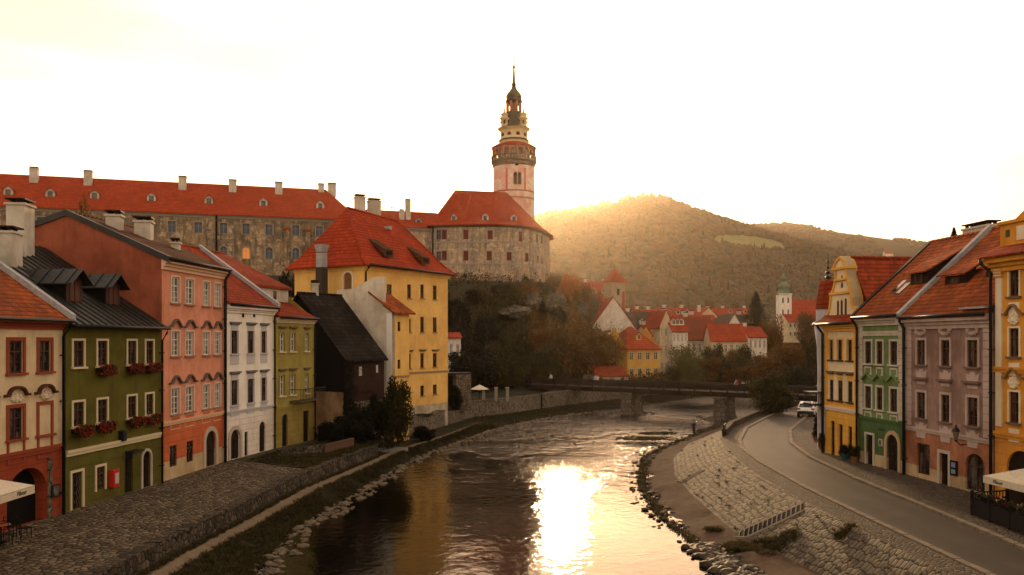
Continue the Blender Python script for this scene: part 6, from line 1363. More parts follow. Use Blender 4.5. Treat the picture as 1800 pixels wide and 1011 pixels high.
# stones along both water lines
STN = mottled('river_stones_mat', [(.10, .072, .046), (.19, .14, .09), (.045, .033, .023)], 1.7, .85, .5, 9)
WETS = mottled('wet_stones_mat', [(.035, .024, .015), (.06, .042, .027), (.018, .013, .009)], 1.7, .6, .5, 9)
ic = bmesh.new(); bmesh.ops.create_icosphere(ic, subdivisions=1, radius=1); IV = np.array([v.co[:] for v in ic.verts]); IF = np.array([[v.index for v in f.verts] for f in ic.faces]); ic.free()
ic = bmesh.new(); bmesh.ops.create_icosphere(ic, subdivisions=2, radius=1); IV2 = np.array([v.co[:] for v in ic.verts]); IF2 = np.array([[v.index for v in f.verts] for f in ic.faces]); ic.free()
def rocks(name, specs, mt, label, seed=2, cat='stones'):
    rng = np.random.default_rng(seed); V = []; Fc = []; k = 0; IV, IF = IV2, IF2
    for x, y, z, s in specs:
        a = rng.uniform(0, 6.28); m = np.array([[math.cos(a), -math.sin(a), 0], [math.sin(a), math.cos(a), 0], [0, 0, 1]]); v = IV*(1+rng.uniform(-.13, .13, (len(IV), 1)))*np.array([1.2, .85, .55])*s*rng.uniform(.8, 1.2, (1, 3)); V.append(v@m.T+np.array([x, y, z])); Fc.append(IF+k); k += len(IV)
    me = bpy.data.meshes.new(name); me.from_pydata(np.concatenate(V).tolist(), [], np.concatenate(Fc).tolist()); me.materials.append(mt); me.update(); o = bpy.data.objects.new(name, me); C.objects.link(o); tag(o, label, cat, None, 'stuff')
sp_ = []
for k in range(900): y = rnd.uniform(24, 130); sp_.append((LW(y)+rnd.gauss(-.2, .4)+.1, y, rnd.uniform(-.06, .06), abs(rnd.gauss(.09, .08))+.05))
for k in range(120): y = rnd.uniform(36, 120); sp_.append((LW(y)+rnd.uniform(-.2, 1.1), y, -.02, rnd.uniform(.12, .3)))
rocks('left_bank_stones', sp_, STN, 'pale rough stones strewn along the left water line')
sp_ = []
for k in range(620): y = rnd.uniform(24, 110); sp_.append((RW(y)+rnd.gauss(.3, .55)+.3*noise.noise(Vector((y*.5, 0, 0))), y, rnd.uniform(-.03, .08), abs(rnd.gauss(.07, .06))+.04))
for k in range(200): y = rnd.uniform(36, 44); sp_.append((RW(y)+rnd.gauss(.4, .5), y, .06, rnd.uniform(.15, .42)))
rocks('right_bank_stones', sp_, WETS, 'wet brown stones strewn along the right water line', 6)
sp_ = []
for k in range(110): 
    y = rnd.uniform(84, 114); t = rnd.uniform(.1, .95); sp_.append((lerp(LW(y), RW(y), t), y, -.05, rnd.uniform(.08, .3)))
rocks('river_rocks', sp_, WETS, 'small dark rocks breaking the riffles before the bridge', 8)
# castle rock: cliffs and undergrowth
CL = mottled('pale_cliff_rock', [(.06, .046, .03), (.14, .11, .08), (.018, .014, .01)], .5, .95, 1.0, 2.5)
def cliff(px, py, Y, w_, hh, label):
    p = W(px, py, Y); bm = bmesh.new(); bmesh.ops.create_icosphere(bm, subdivisions=4, radius=1)
    for v in bm.verts:
        q = v.co*1.7; d = noise.noise(q+Vector((px, py, 0)))*.45+noise.noise(q*3+Vector((px, 0, 0)))*.14+(noise.cell(q*1.6+Vector((px, 0, 0)))-.5)*.16; v.co *= 1+d; v.co = Vector((v.co.x*w_, v.co.y*w_*.7, v.co.z*hh))
    me = bpy.data.meshes.new('rock_outcrop'); bm.to_mesh(me); bm.free(); me.materials.append(CL); o = bpy.data.objects.new('rock_outcrop', me); C.objects.link(o); o.location = p; tag(o, label, 'rock')
cliff(908, 549, 176, 3.4, 1.2, 'long pale bare rock face in the middle of the wooded slope'); cliff(938, 528, 178, 1.5, 1.7, 'pale upright rock above the bare rock face'); cliff(978, 532, 182, 2.0, 2.2, 'broken pale rock under the glowing orange maple'); cliff(1024, 547, 186, 1.5, 2.0, 'pale rock edge next to the small white rock-side house')
rng = np.random.default_rng(12); cs = []
for k in range(16000):
    x = rng.uniform(-24, 34); y = rng.uniform(128, 214); d = dseg(x, y, SPINE)
    if d < 3 or (y > 201 and x < 11) or (y < 139 and x > -5): continue
    z = height(x, y); bx = noise.noise(Vector((x*.25, y*.25, 7)))
    if bx < -.15: continue
    cs.append((x, y, z+rng.uniform(0, 1.1+max(0, bx)*3)))
cs = np.array(cs); nn_ = rng.normal(size=cs.shape)+np.array([0, -.4, .6]); nn_ /= np.linalg.norm(nn_, axis=1)[:, None]
P_ = np.repeat(cs, 4, axis=0)+rng.normal(size=(len(cs)*4, 3))*.45; nn_ = np.repeat(nn_, 4, axis=0)
me = bpy.data.meshes.new('undergrowth'); me.from_pydata(leafquads(P_, nn_, .22, rng).tolist(), [], np.arange(len(P_)*4).reshape(-1, 4).tolist()); me.materials.append(LD); me.materials.append(LO); me.polygons.foreach_set('material_index', (np.random.default_rng(1).random(len(me.polygons)) < .35).astype(int)); o = bpy.data.objects.new('undergrowth', me); C.objects.link(o); tag(o, 'dark undergrowth covering the castle rock', 'undergrowth', None, 'stuff')
# hill forest
def forest(name, mt, n, seed, label, band_):
    rng = np.random.default_rng(seed); V = []; Fc = []; k = 0
    for i in range(n):
        px = rng.uniform(900, 1830); Y = band_[0]+(band_[1]-band_[0])*rng.random()**.85; x = (px-CX)/F*Y; z = height(x, Y)
        g = noise.noise(Vector((x*.004, Y*.003, 3.3)))
        sy = CY-(z-CAMZ)*F/Y
        if ((px-1315)/68)**2+((sy-429-(px-1315)*.1)/13)**2 < 1 or ((px-1520)/90)**2+((sy-430)/5)**2 < 1: continue          # meadows
        if px > 1440 and g > .1: continue
        s = 3.6+5.4*rng.random()**2*1; con = rng.random() < .12
        sc = np.array([.5, .5, 1.7]) if con else np.array([1, 1, .9]); jit = 1+rng.uniform(-.24, .24, (len(IV), 1)); v = IV*jit*sc*s
        if con: v[:, :2] *= (1.25-(IV[:, 2:3]+1)*.55)
        V.append(v+np.array([x, Y, z+s*.55])); Fc.append(IF+k); k += len(IV)
    me = bpy.data.meshes.new(name); me.from_pydata(np.concatenate(V).tolist(), [], np.concatenate(Fc).tolist()); me.materials.append(mt); me.update(); o = bpy.data.objects.new(name, me); C.objects.link(o); tag(o, label, 'forest', None, 'stuff')
FM = leafmat('forest_canopy', (.055, .036, .014), (.085, .05, .016), (.11, .06, .018), .006, .0); FM2 = leafmat('forest_canopy_green', (.028, .026, .011), (.045, .036, .013), (.06, .045, .016), .006, .0)
forest('hill_forest', FM, 38000, 21, 'autumn forest covering the near wooded hill', (470, HA+100)); forest('hill_forest', FM2, 16000, 22, 'darker evergreen patches mixed over the near hill', (480, HA+100)); forest('ridge_forest', FM2, 9000, 23, 'dark forest along the far ridge', (HA+250, HB+40))
V = []; Fc = []; k = 0; rng = np.random.default_rng(44)
for i in range(420):                                               # taller trees breaking the skyline
    px = rng.uniform(945, 1330); Y = rng.uniform(HA-50, HA+30); x = (px-CX)/F*Y; z = height(x, Y); s = rng.uniform(10, 19)*(1.0 if px < 1200 else .75); v = IV*(1+rng.uniform(-.3, .3, (len(IV), 1)))*np.array([.42, .42, 1.1])*s; V.append(v+np.array([x, Y, z+s*1.5])); Fc.append(IF+k); k += len(IV)
me = bpy.data.meshes.new('ridge_trees'); me.from_pydata(np.concatenate(V).tolist(), [], np.concatenate(Fc).tolist()); me.materials.append(FM2); me.update(); o = bpy.data.objects.new('ridge_trees', me); C.objects.link(o); tag(o, 'uneven tree tops along the crest of the near hill', 'forest', None, 'stuff')
MEADOW = mottled('hill_meadow', [(.16, .15, .05), (.2, .17, .06), (.12, .12, .04)], .02, 1, .2, .2)
vs = []; fs = []; pr_ = [(1255, 1385, 705+0, 860)]
nx, ny = 60, 90
for j in range(ny+1):
    for i in range(nx+1):
        px = lerp(1240, 1400, i/nx); Y = lerp(1100, 2250, j/ny); x = (px-CX)/F*Y; vs.append((x, Y, height(x, Y)+2))
for j in range(ny):
    for i in range(nx):
        q = [j*(nx+1)+i, j*(nx+1)+i+1, (j+1)*(nx+1)+i+1, (j+1)*(nx+1)+i]; c = [sum(vs[a][m] for a in q)/4 for m in range(3)]; px = CX+c[0]/c[1]*F; sy = CY-(c[2]-CAMZ)*F/c[1]
        if ((px-1315)/72)**2+((sy-429-(px-1315)*.1)/15)**2 < 1: fs.append(tuple(q))
if fs: mb = MB(); mb.mesh(vs, fs, MEADOW, True); tag(mb.build('meadow', uv=False), 'pale green meadow high on the hillside', kind='structure')
# ================================================================ props
# geranium boxes on the dark green house
hf = Fr((-21.66, 41.35), (-20.65, 50.2)); GL = leafmat('geranium_leaves', (.02, .028, .008), (.03, .035, .01), None, 3, .2); GFL = mat('geranium_flowers', (.28, .012, .01), .7)
us = sorted({round(u, 3) for u, z in gwins}); rows_ = sorted({round(z, 3) for u, z in gwins}, reverse=True)
names = ['first', 'second', 'third', 'fourth']
def flower_box(u, z, label, group, fr=hf, w_=1.25, seed=0):
    r = random.Random(seed); p = fr.p(u, z-.25, .22); t = thing('flower_box', label, 'flower box', p, group); mb = MB(); mb.fbox(fr, u-w_/2, u+w_/2, z-.32, z-.1, .06, .3, WOODD); mb.build('box', t)
    for nm, mt, n, sz in (('leaves', GL, 260, .08), ('flowers', GFL, 230, .07)):
        c = []
        for k in range(n):
            a = r.uniform(-1, 1); c.append(tuple(fr.p(u+a*w_*.52, z-.15+r.uniform(-.42, .2)*(1-a*a*.4), .2+r.uniform(0, .28))))
        c = np.array(c); rg = np.random.default_rng(seed+n); nn = rg.normal(size=c.shape)+np.array([fr.n.x, fr.n.y, .4]); nn /= np.linalg.norm(nn, axis=1)[:, None]
        v = leafquads(c, nn, sz, rg)-np.array(p); me = bpy.data.meshes.new(nm); me.from_pydata(v.tolist(), [], np.arange(len(c)*4).reshape(-1, 4).tolist()); me.materials.append(mt); me.update(); o = bpy.data.objects.new(nm, me); C.objects.link(o); o.parent = t
for j, (z, rn) in enumerate(zip(rows_, ('upper', 'lower'))):
    for i, u in enumerate(us):
        if j == 0 and i == 0: continue
        flower_box(u, z, f'red geranium box under the {names[i]} {rn} window of the dark green house', 'geranium boxes on the dark green house', seed=i+j*7)
# red letter box / poster case on the green house
u0, u1 = hf.U(190), hf.U(201); z1, z0 = hf.Z(196, 825), hf.Z(196, 856); t = thing('vending_box', 'red wall box with pale panel between window and dark door of the green house', 'wall box', hf.p((u0+u1)/2, z0))
mb = MB(); mb.fbox(hf, u0, u1, z0, z1, .01, .32, mat('red_enamel', (.4, .02, .015), .4)); mb.build('case', t, bevel=.03); mb = MB(); mb.fbox(hf, u0+.12, u1-.12, z0+.2, z0+.75, .32, .335, mat('grey_panel', (.4, .36, .3), .6)); mb.fbox(hf, u1+.02, u1+.1, z0+.25, z1-.3, 0, .15, mat('white_side_plates', (.6, .5, .4), .6)); mb.build('panel', t)
def text(s, fr, u, z, d, size, mt, name, parent, flat=None):
    c = bpy.data.curves.new(name, 'FONT'); c.body = s; c.size = size; c.align_x = 'CENTER'; c.extrude = .004; c.shear = .25; c.materials.append(mt); o0_ = bpy.data.objects.new(name, c); C.objects.link(o0_); dg = bpy.context.evaluated_depsgraph_get(); me = bpy.data.meshes.new_from_object(o0_.evaluated_get(dg)); bpy.data.objects.remove(o0_); o = bpy.data.objects.new(name, me); C.objects.link(o)
    p = fr.p(u, z, d); o.parent = parent; o.location = p-wloc(parent); o.rotation_euler = (R(90), 0, fr.rz()); return o
# parasols
CANV = mottled('cream_canvas', [(.55, .46, .33), (.6, .5, .37), (.48, .4, .28)], 1.2, .9, .2, 12); INK = mat('dark_lettering', (.05, .045, .035), .8)
def parasol(cx_, cy_, zg, ze, half, rz, label, words):
    t = thing('parasol', label, 'parasol', (cx_, cy_, zg)); mb = MB(); ca, sa = math.cos(rz), math.sin(rz)
    P_ = lambda x, y, z: Vector((cx_+x*ca-y*sa, cy_+x*sa+y*ca, z)); ap = P_(0, 0, ze+half*.42); q = [P_(-half, -half, ze), P_(half, -half, ze), P_(half, half, ze), P_(-half, half, ze)]
    for i in range(4): mb.slab([q[i], q[(i+1) % 4], ap], .015, CANV)
    mb.build('canopy', t); v = MB()
    for i in range(4): a, b = q[i], q[(i+1) % 4]; o_ = (a+b)/2-Vector((cx_, cy_, ze)); o_.normalize(); v.hexa([a-Vector((0, 0, .3)), b-Vector((0, 0, .3)), b-o_*.015-Vector((0, 0, .3)), a-o_*.015-Vector((0, 0, .3)), a, b, b-o_*.015, a-o_*.015], CANV)
    v.build('valance', t); s = MB(); s.tube([(cx_, cy_, zg), (cx_, cy_, ze+half*.4)], .035, mat('pale_pole', (.5, .42, .3), .5), 8); s.box((cx_, cy_, zg+.05), (.7, .7, .1), KERBM, rz); s.build('pole', t)
    rb = MB()
    for i in range(4): rb.tube([q[i]-Vector((0, 0, .03)), ap-Vector((0, 0, .05))], .015, WOODD, 4)
    rb.build('rib', t)
    for i, (u_, wd) in words: a, b = q[i], q[(i+1) % 4]; fr = Fr(a.xy, b.xy); text(wd, fr, fr.L*u_, ze-.22, .012, .24, INK, 'lettering', t)
    return t
# left parasol: right corner at px 62, y 855..
parasol(-20.05, 31.4, 2.25, W(62, 853, 33).z, 1.6, 0, 'cream square parasol lettered on its edge before the red gateway', [(1, (.72, 'Pilsner')), (0, (.7, 'Pilsner'))])
parasol(23.6, 37.0, 2.6, W(1724, 835, 39.0).z+0.0, 2.0, R(6), 'cream square parasol lettered on its edge at the right picture edge', [(3, (.25, 'Pilsner')), (3, (.75, 'Lager')), (0, (.3, 'Pilsner'))])
# cafe table and chairs (left)
def cafe_chair(x, y, z, rz, label, group):
    t = thing('cafe_chair', label, 'chair', (x, y, z), group); ca, sa = math.cos(rz), math.sin(rz); P_ = lambda a, b, c: (x+a*ca-b*sa, y+a*sa+b*ca, z+c)
    s = MB(); s.box(P_(0, 0, .45), (.44, .44, .04), WOODD, rz); s.build('seat', t, bevel=.01)
    for a, b in ((-.2, -.2), (.2, -.2), (-.2, .2), (.2, .2)): s = MB(); s.tube([P_(a*1.1, b*1.1, 0), P_(a, b, .45)], .018, BLACK, 6); s.build('leg', t)
    s = MB(); s.tube([P_(-.2, .2, .45), P_(-.19, .26, .9), P_(0, .27, .95), P_(.19, .26, .9), P_(.2, .2, .45)], .018, BLACK, 6)
    for k in (.6, .72, .84): s.tube([P_(-.19, .22+(k-.45)*.1, k), P_(.19, .22+(k-.45)*.1, k)], .015, BLACK, 5)
    s.build('backrest', t)
def cafe_table(x, y, z, label, top=None):
    t = thing('cafe_table', label, 'table', (x, y, z)); s = MB(); s.lathe((x, y, z), [(.36, .72), (.36, .75)], top or mat('orange_brown_top', (.25, .07, .025), .5), 20); s.build('tabletop', t); s = MB(); s.tube([(x, y, z+.02), (x, y, z+.72)], .03, BLACK, 8); s.build('leg', t); s = MB(); s.lathe((x, y, z), [(.25, 0), (.22, .03), (.05, .05)], BLACK, 14); s.build('base', t)
cafe_table(-21.2, 35.4, 2.25, 'small dark cafe table with orange-brown top under the left parasol')
for i, (x, y, a, lb) in enumerate(((-20.7, 36.2, 2.5, 'dark cafe chair on the street side of the cafe table'), (-21.4, 36.5, 3.1, 'dark cafe chair behind the cafe table near the red wall'), (-20.8, 35.0, .8, 'dark cafe chair closest to the picture corner by the table'))): cafe_chair(x, y, 2.25, a, lb, 'cafe chairs under the left parasol')
# menu board on red house
rf_ = Fr((-23.1, 29.0), (-21.7, 41.2)); t = thing('notice_case', 'dark notice case on the red wall beside the big gateway', 'notice board', rf_.p(rf_.U(92), 4)); mb = MB(); mb.fbox(rf_, rf_.U(88), rf_.U(102), rf_.Z(95, 873), rf_.Z(95, 852), 0, .12, METAL); mb.build('case', t); mb = MB(); mb.fbox(rf_, rf_.U(90), rf_.U(100), rf_.Z(95, 871), rf_.Z(95, 854), .12, .13, GLASS); mb.build('pane', t)
# right terrace fence
FEN = mat('dark_terrace_board', (.012, .008, .007), .7)
def fence(pts, zb, hh, label, name='terrace_fence'):
    t = thing(name, label, 'fence', (pts[0][0], pts[0][1], zb))
    for a, b in zip(pts, pts[1:]):
        fr = Fr(a, b); mb = MB(); mb.fbox(fr, 0, fr.L, zb+.05, zb+hh*.72, -.04, 0, FEN); mb.build('panel', t); mb = MB(); mb.fbox(fr, 0, fr.L, zb+hh*.95, zb+hh, -.06, .02, FEN)
        for u in np.arange(.05, fr.L, .18): mb.fbox(fr, u, u+.05, zb+hh*.72, zb+hh*.95, -.035, -.01, FEN)
        mb.build('rail', t)
        for u in np.arange(0, fr.L+.01, fr.L/max(1, round(fr.L/1.6))): m_ = MB(); m_.fbox(fr, u-.05, u+.05, zb, zb+hh+.08, -.08, .03, FEN); m_.build('post', t)
a0 = W(1708, 905, F*8.05/(905-600)); ff = [(a0.x, a0.y), (21.2, 29.0)]
fence([(23.3, a0.y+.6), ff[0]], 2.55, 1.05, 'short dark side panel closing the terrace towards the mauve house'); fence([ff[0], ff[1]], 2.55, 1.05, 'long dark boarded fence round the terrace under the right parasol')
for i, (x, y) in enumerate(((22.9, 37.6), (23.4, 35.6), (22.6, 34.3))):
    cafe_table(x, y, 2.6, ('terrace table behind the dark fence, under the far side of the parasol', 'terrace table in the middle under the right parasol', 'terrace table nearest the picture corner inside the fence')[i], mat('pale_tablecloth', (.35, .25, .2), .8))
for i in range(9):
    x = lerp(ff[0][0], ff[1][0], .06+i*.075)+.12; y = lerp(ff[0][1], ff[1][1], .06+i*.075); t = thing('flower_pot', 'small potted red and green plant standing along the inside of the terrace fence', 'potted plant', (x, y, 2.6), 'potted plants behind the terrace fence')
    mb = MB(); mb.lathe((x, y, 2.6), [(.1, .55), (.14, .85)], WOODD, 10); mb.tube([(x, y, 2.6), (x, y, 3.15)], .03, METAL, 6); mb.build('pot', t)
    for nm, mt, n in (('leaves', GL, 60), ('flowers', GFL if i % 2 else mat('pale_blooms', (.4, .2, .12), .7), 22)):
        c = np.array([(x+rnd.gauss(0, .1), y+rnd.gauss(0, .1), 3.6+rnd.gauss(0, .09)) for k in range(n)]); rg = np.random.default_rng(i*3+n); nn = rg.normal(size=c.shape); nn /= np.linalg.norm(nn, axis=1)[:, None]
        me = bpy.data.meshes.new(nm); me.from_pydata((leafquads(c, nn, .07, rg)-np.array([x, y, 2.6])).tolist(), [], np.arange(n*4).reshape(-1, 4).tolist()); me.materials.append(mt); me.update(); o = bpy.data.objects.new(nm, me); C.objects.link(o); o.parent = t
# street lamp on the mauve house
mf = Fr((23.72, 51.4), (24.6, 43.62)); u = mf.U(1699); zl = mf.Z(1690, 771); t = thing('wall_lantern', 'black iron wall lantern on a bracket between two windows of the mauve house', 'street lamp', mf.p(u, zl))
mb = MB(); mb.tube([mf.p(u, zl-.25), mf.p(u, zl-.3, .35), mf.p(u, zl-.05, .6), mf.p(u, zl, .6)], .03, METAL, 6); mb.build('bracket', t); p = mf.p(u, zl, .6)
mb = MB(); mb.lathe(p, [(.1, .0), (.2, .45)], mat('lantern_glass', (.12, .1, .07), .2), 6, False); mb.build('glass', t); mb = MB(); mb.lathe(p, [(.24, .45), (.12, .62), (.06, .66), (.05, .75), (.01, .82)], METAL, 6, False); mb.lathe(p, [(.05, -.12), (.12, .0)], METAL, 6); mb.build('lantern_cap', t)
# menu board on mauve house
t = thing('menu_board', 'black menu case with pale blue sheets right of the mauve house door', 'menu board', mf.p(mf.U(1678), 4)); mb = MB(); ua, ub, za, zb_ = mf.U(1672), mf.U(1684), mf.Z(1678, 836), mf.Z(1678, 810); mb.fbox(mf, ua, ub, za, zb_, 0, .08, BLACK); mb.build('case', t)
mb = MB(); BLP = mat('pale_blue_sheet', (.14, .2, .3), .6); mb.fbox(mf, ua+.12, ub-.12, lerp(za, zb_, .55), lerp(za, zb_, .88), .08, .09, BLP); mb.fbox(mf, ua+.12, ub-.12, lerp(za, zb_, .12), lerp(za, zb_, .42), .08, .09, BLP); mb.build('sheet', t)
sgf = Fr((23.12, 56.85), (23.7, 51.55)); t = thing('shop_sign', 'small pale framed sign beside the arched portal of the sage-green house', 'sign', sgf.p(sgf.U(1549), 5)); mb = MB(); mb.fbox(sgf, sgf.U(1546), sgf.U(1552), sgf.Z(1549, 784), sgf.Z(1549, 772), 0, .08, SW); mb.build('frame', t); mb = MB(); mb.fbox(sgf, sgf.U(1547.3), sgf.U(1550.7), sgf.Z(1549, 782.5), sgf.Z(1549, 773.5), .08, .09, SAGD); mb.build('panel', t)
text('PENSION', sgf, sgf.U(1550), sgf.Z(1550, 757), .03, .2, INK, 'lettering', bpy.data.objects['sage_green_house'])
# plants in front of the yellow gabled house
PG = 'potted plants in front of the yellow gabled house'; POT = mat('terracotta_pot', (.2, .08, .04), .8); BLUP = mat('blue_green_pot', (.02, .07, .08), .5)
for i, (px, py, r, kd) in enumerate(((1436, 742, .35, 0), (1438, 756, .4, 0), (1434, 768, .3, 0), (1446, 782, .45, 0), (1455, 785, .4, 0), (1463, 787, .4, 0), (1472, 790, .35, 1), (1484, 800, .35, 2), (1493, 798, .3, 2), (1502, 805, .38, 1))):
    Y = F*(CAMZ-2.6)/(py+8-600); x = (px-CX)/F*Y; t = thing('potted_plant', ('dark leafy pot plant by the corner of the yellow gabled house', 'bushy plant in terracotta pot between the doors of the yellow gabled house', 'plant in blue-green tub right of the yellow house doors')[kd], 'potted plant', (x, Y, 2.58), PG)
    mb = MB(); mb.lathe((x, Y, 2.58), [(r*.5, 0), (r*.7, .4), (r*.75, .42)], BLUP if kd == 2 else POT, 12); mb.build('pot', t); o = bpy.data.objects.new('leaves', CR['b'][i % 2] if i % 3 else CR['d'][0]); C.objects.link(o); o.parent = t; o.location = (0, 0, .42+r*.7); o.scale = (r, r, r*1.2)
# car
def car(x, y, z, rz, label):
    t = thing('parked_car', label, 'car', (x, y, z), rz=0); ca, sa = math.cos(rz), math.sin(rz); P_ = lambda a, b, c: Vector((x+a*ca-b*sa, y+a*sa+b*ca, z+c))
    PAINT = mat('white_car_paint', (.65, .62, .58), .25, spec=.6); TYRE = mat('tyre_rubber', (.012, .012, .012), .9); RIM = mat('alloy_rim', (.35, .34, .33), .35, .7); DK = mat('black_bumper', (.015, .015, .016), .6)
    # side profile (b = length with rear at negative), half widths per station
    st = [(-2.15, .45, .95, .95, .80), (-2.1, .35, 1.02, 1.05, .86), (-1.75, .28, 1.05, 1.50, .88), (-1.3, .26, 1.05, 1.60, .90), (-.3, .25, 1.03, 1.62, .91), (.5, .25, 1.0, 1.48, .91), (1.05, .26, .97, 1.02, .90), (1.8, .3, .86, .87, .86), (2.15, .4, .7, .72, .76)]
    vs = []; fs = []; gl = []
    for b, lo, belt, top, hw in st:
        r = hw*(.76 if top-belt > .1 else .97)
        for a, c in ((-hw*.9, lo), (-hw, lo+.18), (-hw, belt-.08), (-hw*.97, belt), (-r, top-.03), (-r*.85, top), (r*.85, top), (r, top-.03), (hw*.97, belt), (hw, belt-.08), (hw, lo+.18), (hw*.9, lo)): vs.append(P_(a, b, c))
    n = 12
    for i in range(len(st)-1):
        for k in range(n): fs.append((i*n+k, i*n+(k+1) % n, (i+1)*n+(k+1) % n, (i+1)*n+k))
    fs += [tuple(range(n-1, -1, -1)), tuple(range((len(st)-1)*n, len(st)*n))]
    mb = MB(); mb.mesh(vs, fs, PAINT, True); o = mb.build('body', t)
    def pane(nm, pts):
        m_ = MB(); m_.mesh([P_(*p) for p in pts], [tuple(range(len(pts)))], GLASS); return m_.build(nm, t)
    pane('rear_window', [(-.72, -2.10, 1.1), (.72, -2.10, 1.1), (.6, -1.80, 1.47), (-.6, -1.80, 1.47)])
    for s in (-1, 1): pane('side_window', [(s*.905, -1.6, 1.1), (s*.93, .6, 1.06), (s*.74, .35, 1.47), (s*.72, -1.4, 1.54)])
    pane('windscreen', [(-.8, 1.1, 1.05), (.8, 1.1, 1.05), (.65, .5, 1.46), (-.65, .5, 1.46)])
    m_ = MB(); c = P_(0, -2.15, .5); m_.box(c, (1.66, .16, .38), DK, rz); m_.build('rear_bumper', t, bevel=.04); m_ = MB(); m_.box(P_(0, 2.12, .45), (1.6, .16, .3), DK, rz); m_.build('front_bumper', t, bevel=.04)
    for s in (-1, 1): m_ = MB(); m_.box(P_(s*.72, -2.16, .92), (.34, .08, .17), mat('red_tail_lamp', (.25, .01, .008), .3), rz); m_.build('tail_lamp', t, bevel=.02); m_ = MB(); m_.box(P_(s*.66, 2.12, .7), (.3, .08, .14), mat('head_lamp_glass', (.5, .5, .5), .1), rz); m_.build('headlight', t, bevel=.02)
    m_ = MB(); m_.box(P_(0, -2.19, .78), (.52, .02, .12), mat('plate_white', (.6, .6, .55), .5), rz); m_.build('number_plate', t)
    for s in (-1, 1):
        m_ = MB(); m_.box(P_(s*1.0, .75, 1.08), (.18, .1, .12), PAINT, rz); m_.build('mirror', t, bevel=.02)
        for b in (-1.35, 1.35):
            w_ = MB(); p, q = P_(s*.93, b, .34), P_(s*.70, b, .34); w_.tube([p, q], .34, TYRE, 20); wo = w_.build('wheel', t); r_ = MB(); r_.tube([P_(s*.945, b, .34), P_(s*.9, b, .34)], .2, RIM, 14); r_.build('rim', wo)
    return t
Yc = F*(CAMZ-2.45)/(731-600); car((1419.5-CX)/F*Yc, Yc, 2.43, R(-24), 'white hatchback seen from behind on the road by the turret house')
# people
def person_mesh(name, seed, coat, leg, walk=.25):
    bm = bmesh.new(); skin = []
    def v(p, r): skin.append(r); return bm.verts.new(p)
    pelvis = v((0, 0, .95), .15); ch = v((0, .02, 1.3), .18); nk = v((0, .02, 1.5), .07); hd = v((0, .03, 1.66), .105); tp = v((0, .03, 1.72), .09); bm.edges.new((pelvis, ch)); bm.edges.new((ch, nk)); bm.edges.new((nk, hd)); bm.edges.new((hd, tp))
    for s in (-1, 1):
        w_ = walk*s; hp = v((s*.1, 0, .88), .1); kn = v((s*.11, w_*.5, .5), .07); an = v((s*.11, w_*.9-.05, .09), .045); ft = v((s*.12, w_*.9+.13, .04), .04)
        for a, b in ((pelvis, hp), (hp, kn), (kn, an), (an, ft)): bm.edges.new((a, b))
        sh = v((s*.2, .02, 1.42), .07); el = v((s*.27, -w_*.3, 1.14), .05); wr = v((s*.26, -w_*.5+.08, .9), .038); ha = v((s*.25, -w_*.5+.12, .82), .04)
        for a, b in ((ch, sh), (sh, el), (el, wr), (wr, ha)): bm.edges.new((a, b))
    me = bpy.data.meshes.new(name); bm.to_mesh(me); bm.free(); o = bpy.data.objects.new('tmp', me); C.objects.link(o); m1 = o.modifiers.new('s', 'SKIN')
    for i, sv in enumerate(me.skin_vertices[0].data): sv.radius = (skin[i], skin[i]*.85); sv.use_root = i == 0
    m2 = o.modifiers.new('u', 'SUBSURF'); m2.levels = 1; m2.render_levels = 1
    dg = bpy.context.evaluated_depsgraph_get(); me2 = bpy.data.meshes.new_from_object(o.evaluated_get(dg)); bpy.data.objects.remove(o)
    me2.materials.clear(); SK = mat('skin', (.35, .2, .13), .6)
    for m_ in (coat, leg, SK): me2.materials.append(m_)
    for p in me2.polygons: z = p.center.z; p.material_index = 2 if z > 1.53 or (z < .9 and abs(p.center.x) > .2) else (1 if z < .88 else 0); p.use_smooth = True
    return me2
cl = [mat('coat_'+n_, c, .9) for n_, c in (('dark', (.02, .02, .025)), ('pale_blue', (.3, .36, .42)), ('red', (.25, .05, .04)), ('cream', (.5, .45, .35)))]; tr_ = mat('dark_trousers', (.02, .018, .02), .9); HR = mat('hair', (.03, .018, .01), .9)
PM = [person_mesh('person', i, c, tr_, .2+.1*(i % 2)) for i, c in enumerate(cl)]
def person(x, y, z, k, rz, label):
    t = thing('person', label, 'person', (x, y, z)); o = bpy.data.objects.new('body', PM[k]); C.objects.link(o); o.parent = t; o.rotation_euler[2] = rz
    m_ = MB(); m_.ball((x, y, z+1.73), .115, HR, 2, (1, 1, .8)); m_.build('hair', t)
bf = Fr(BA, BB)
for px, k, lb in ((952, 3, 'pale-coated person at the left end of the footbridge'), (1030, 1, 'person in pale blue walking on the left part of the footbridge'), (1034, 3, 'person in cream just behind the pale blue walker'), (1147, 0, 'person in dark clothes standing mid-bridge before the yellow house'), (1280, 1, 'person in pale blue on the right part of the footbridge'), (1286, 2, 'person in red beside the pale blue walker on the right part of the bridge')):
    p = bf.p(bf.U(px), zd+.5, -1.5-(k % 2)); person(p.x, p.y, p.z, k, .9 if k % 2 else -2.2, lb)
person(*W(1219.5, 768, F*(CAMZ-.5)/(768-600)), 0, .4, 'lone person in dark clothes walking at the far end of the stone bank')
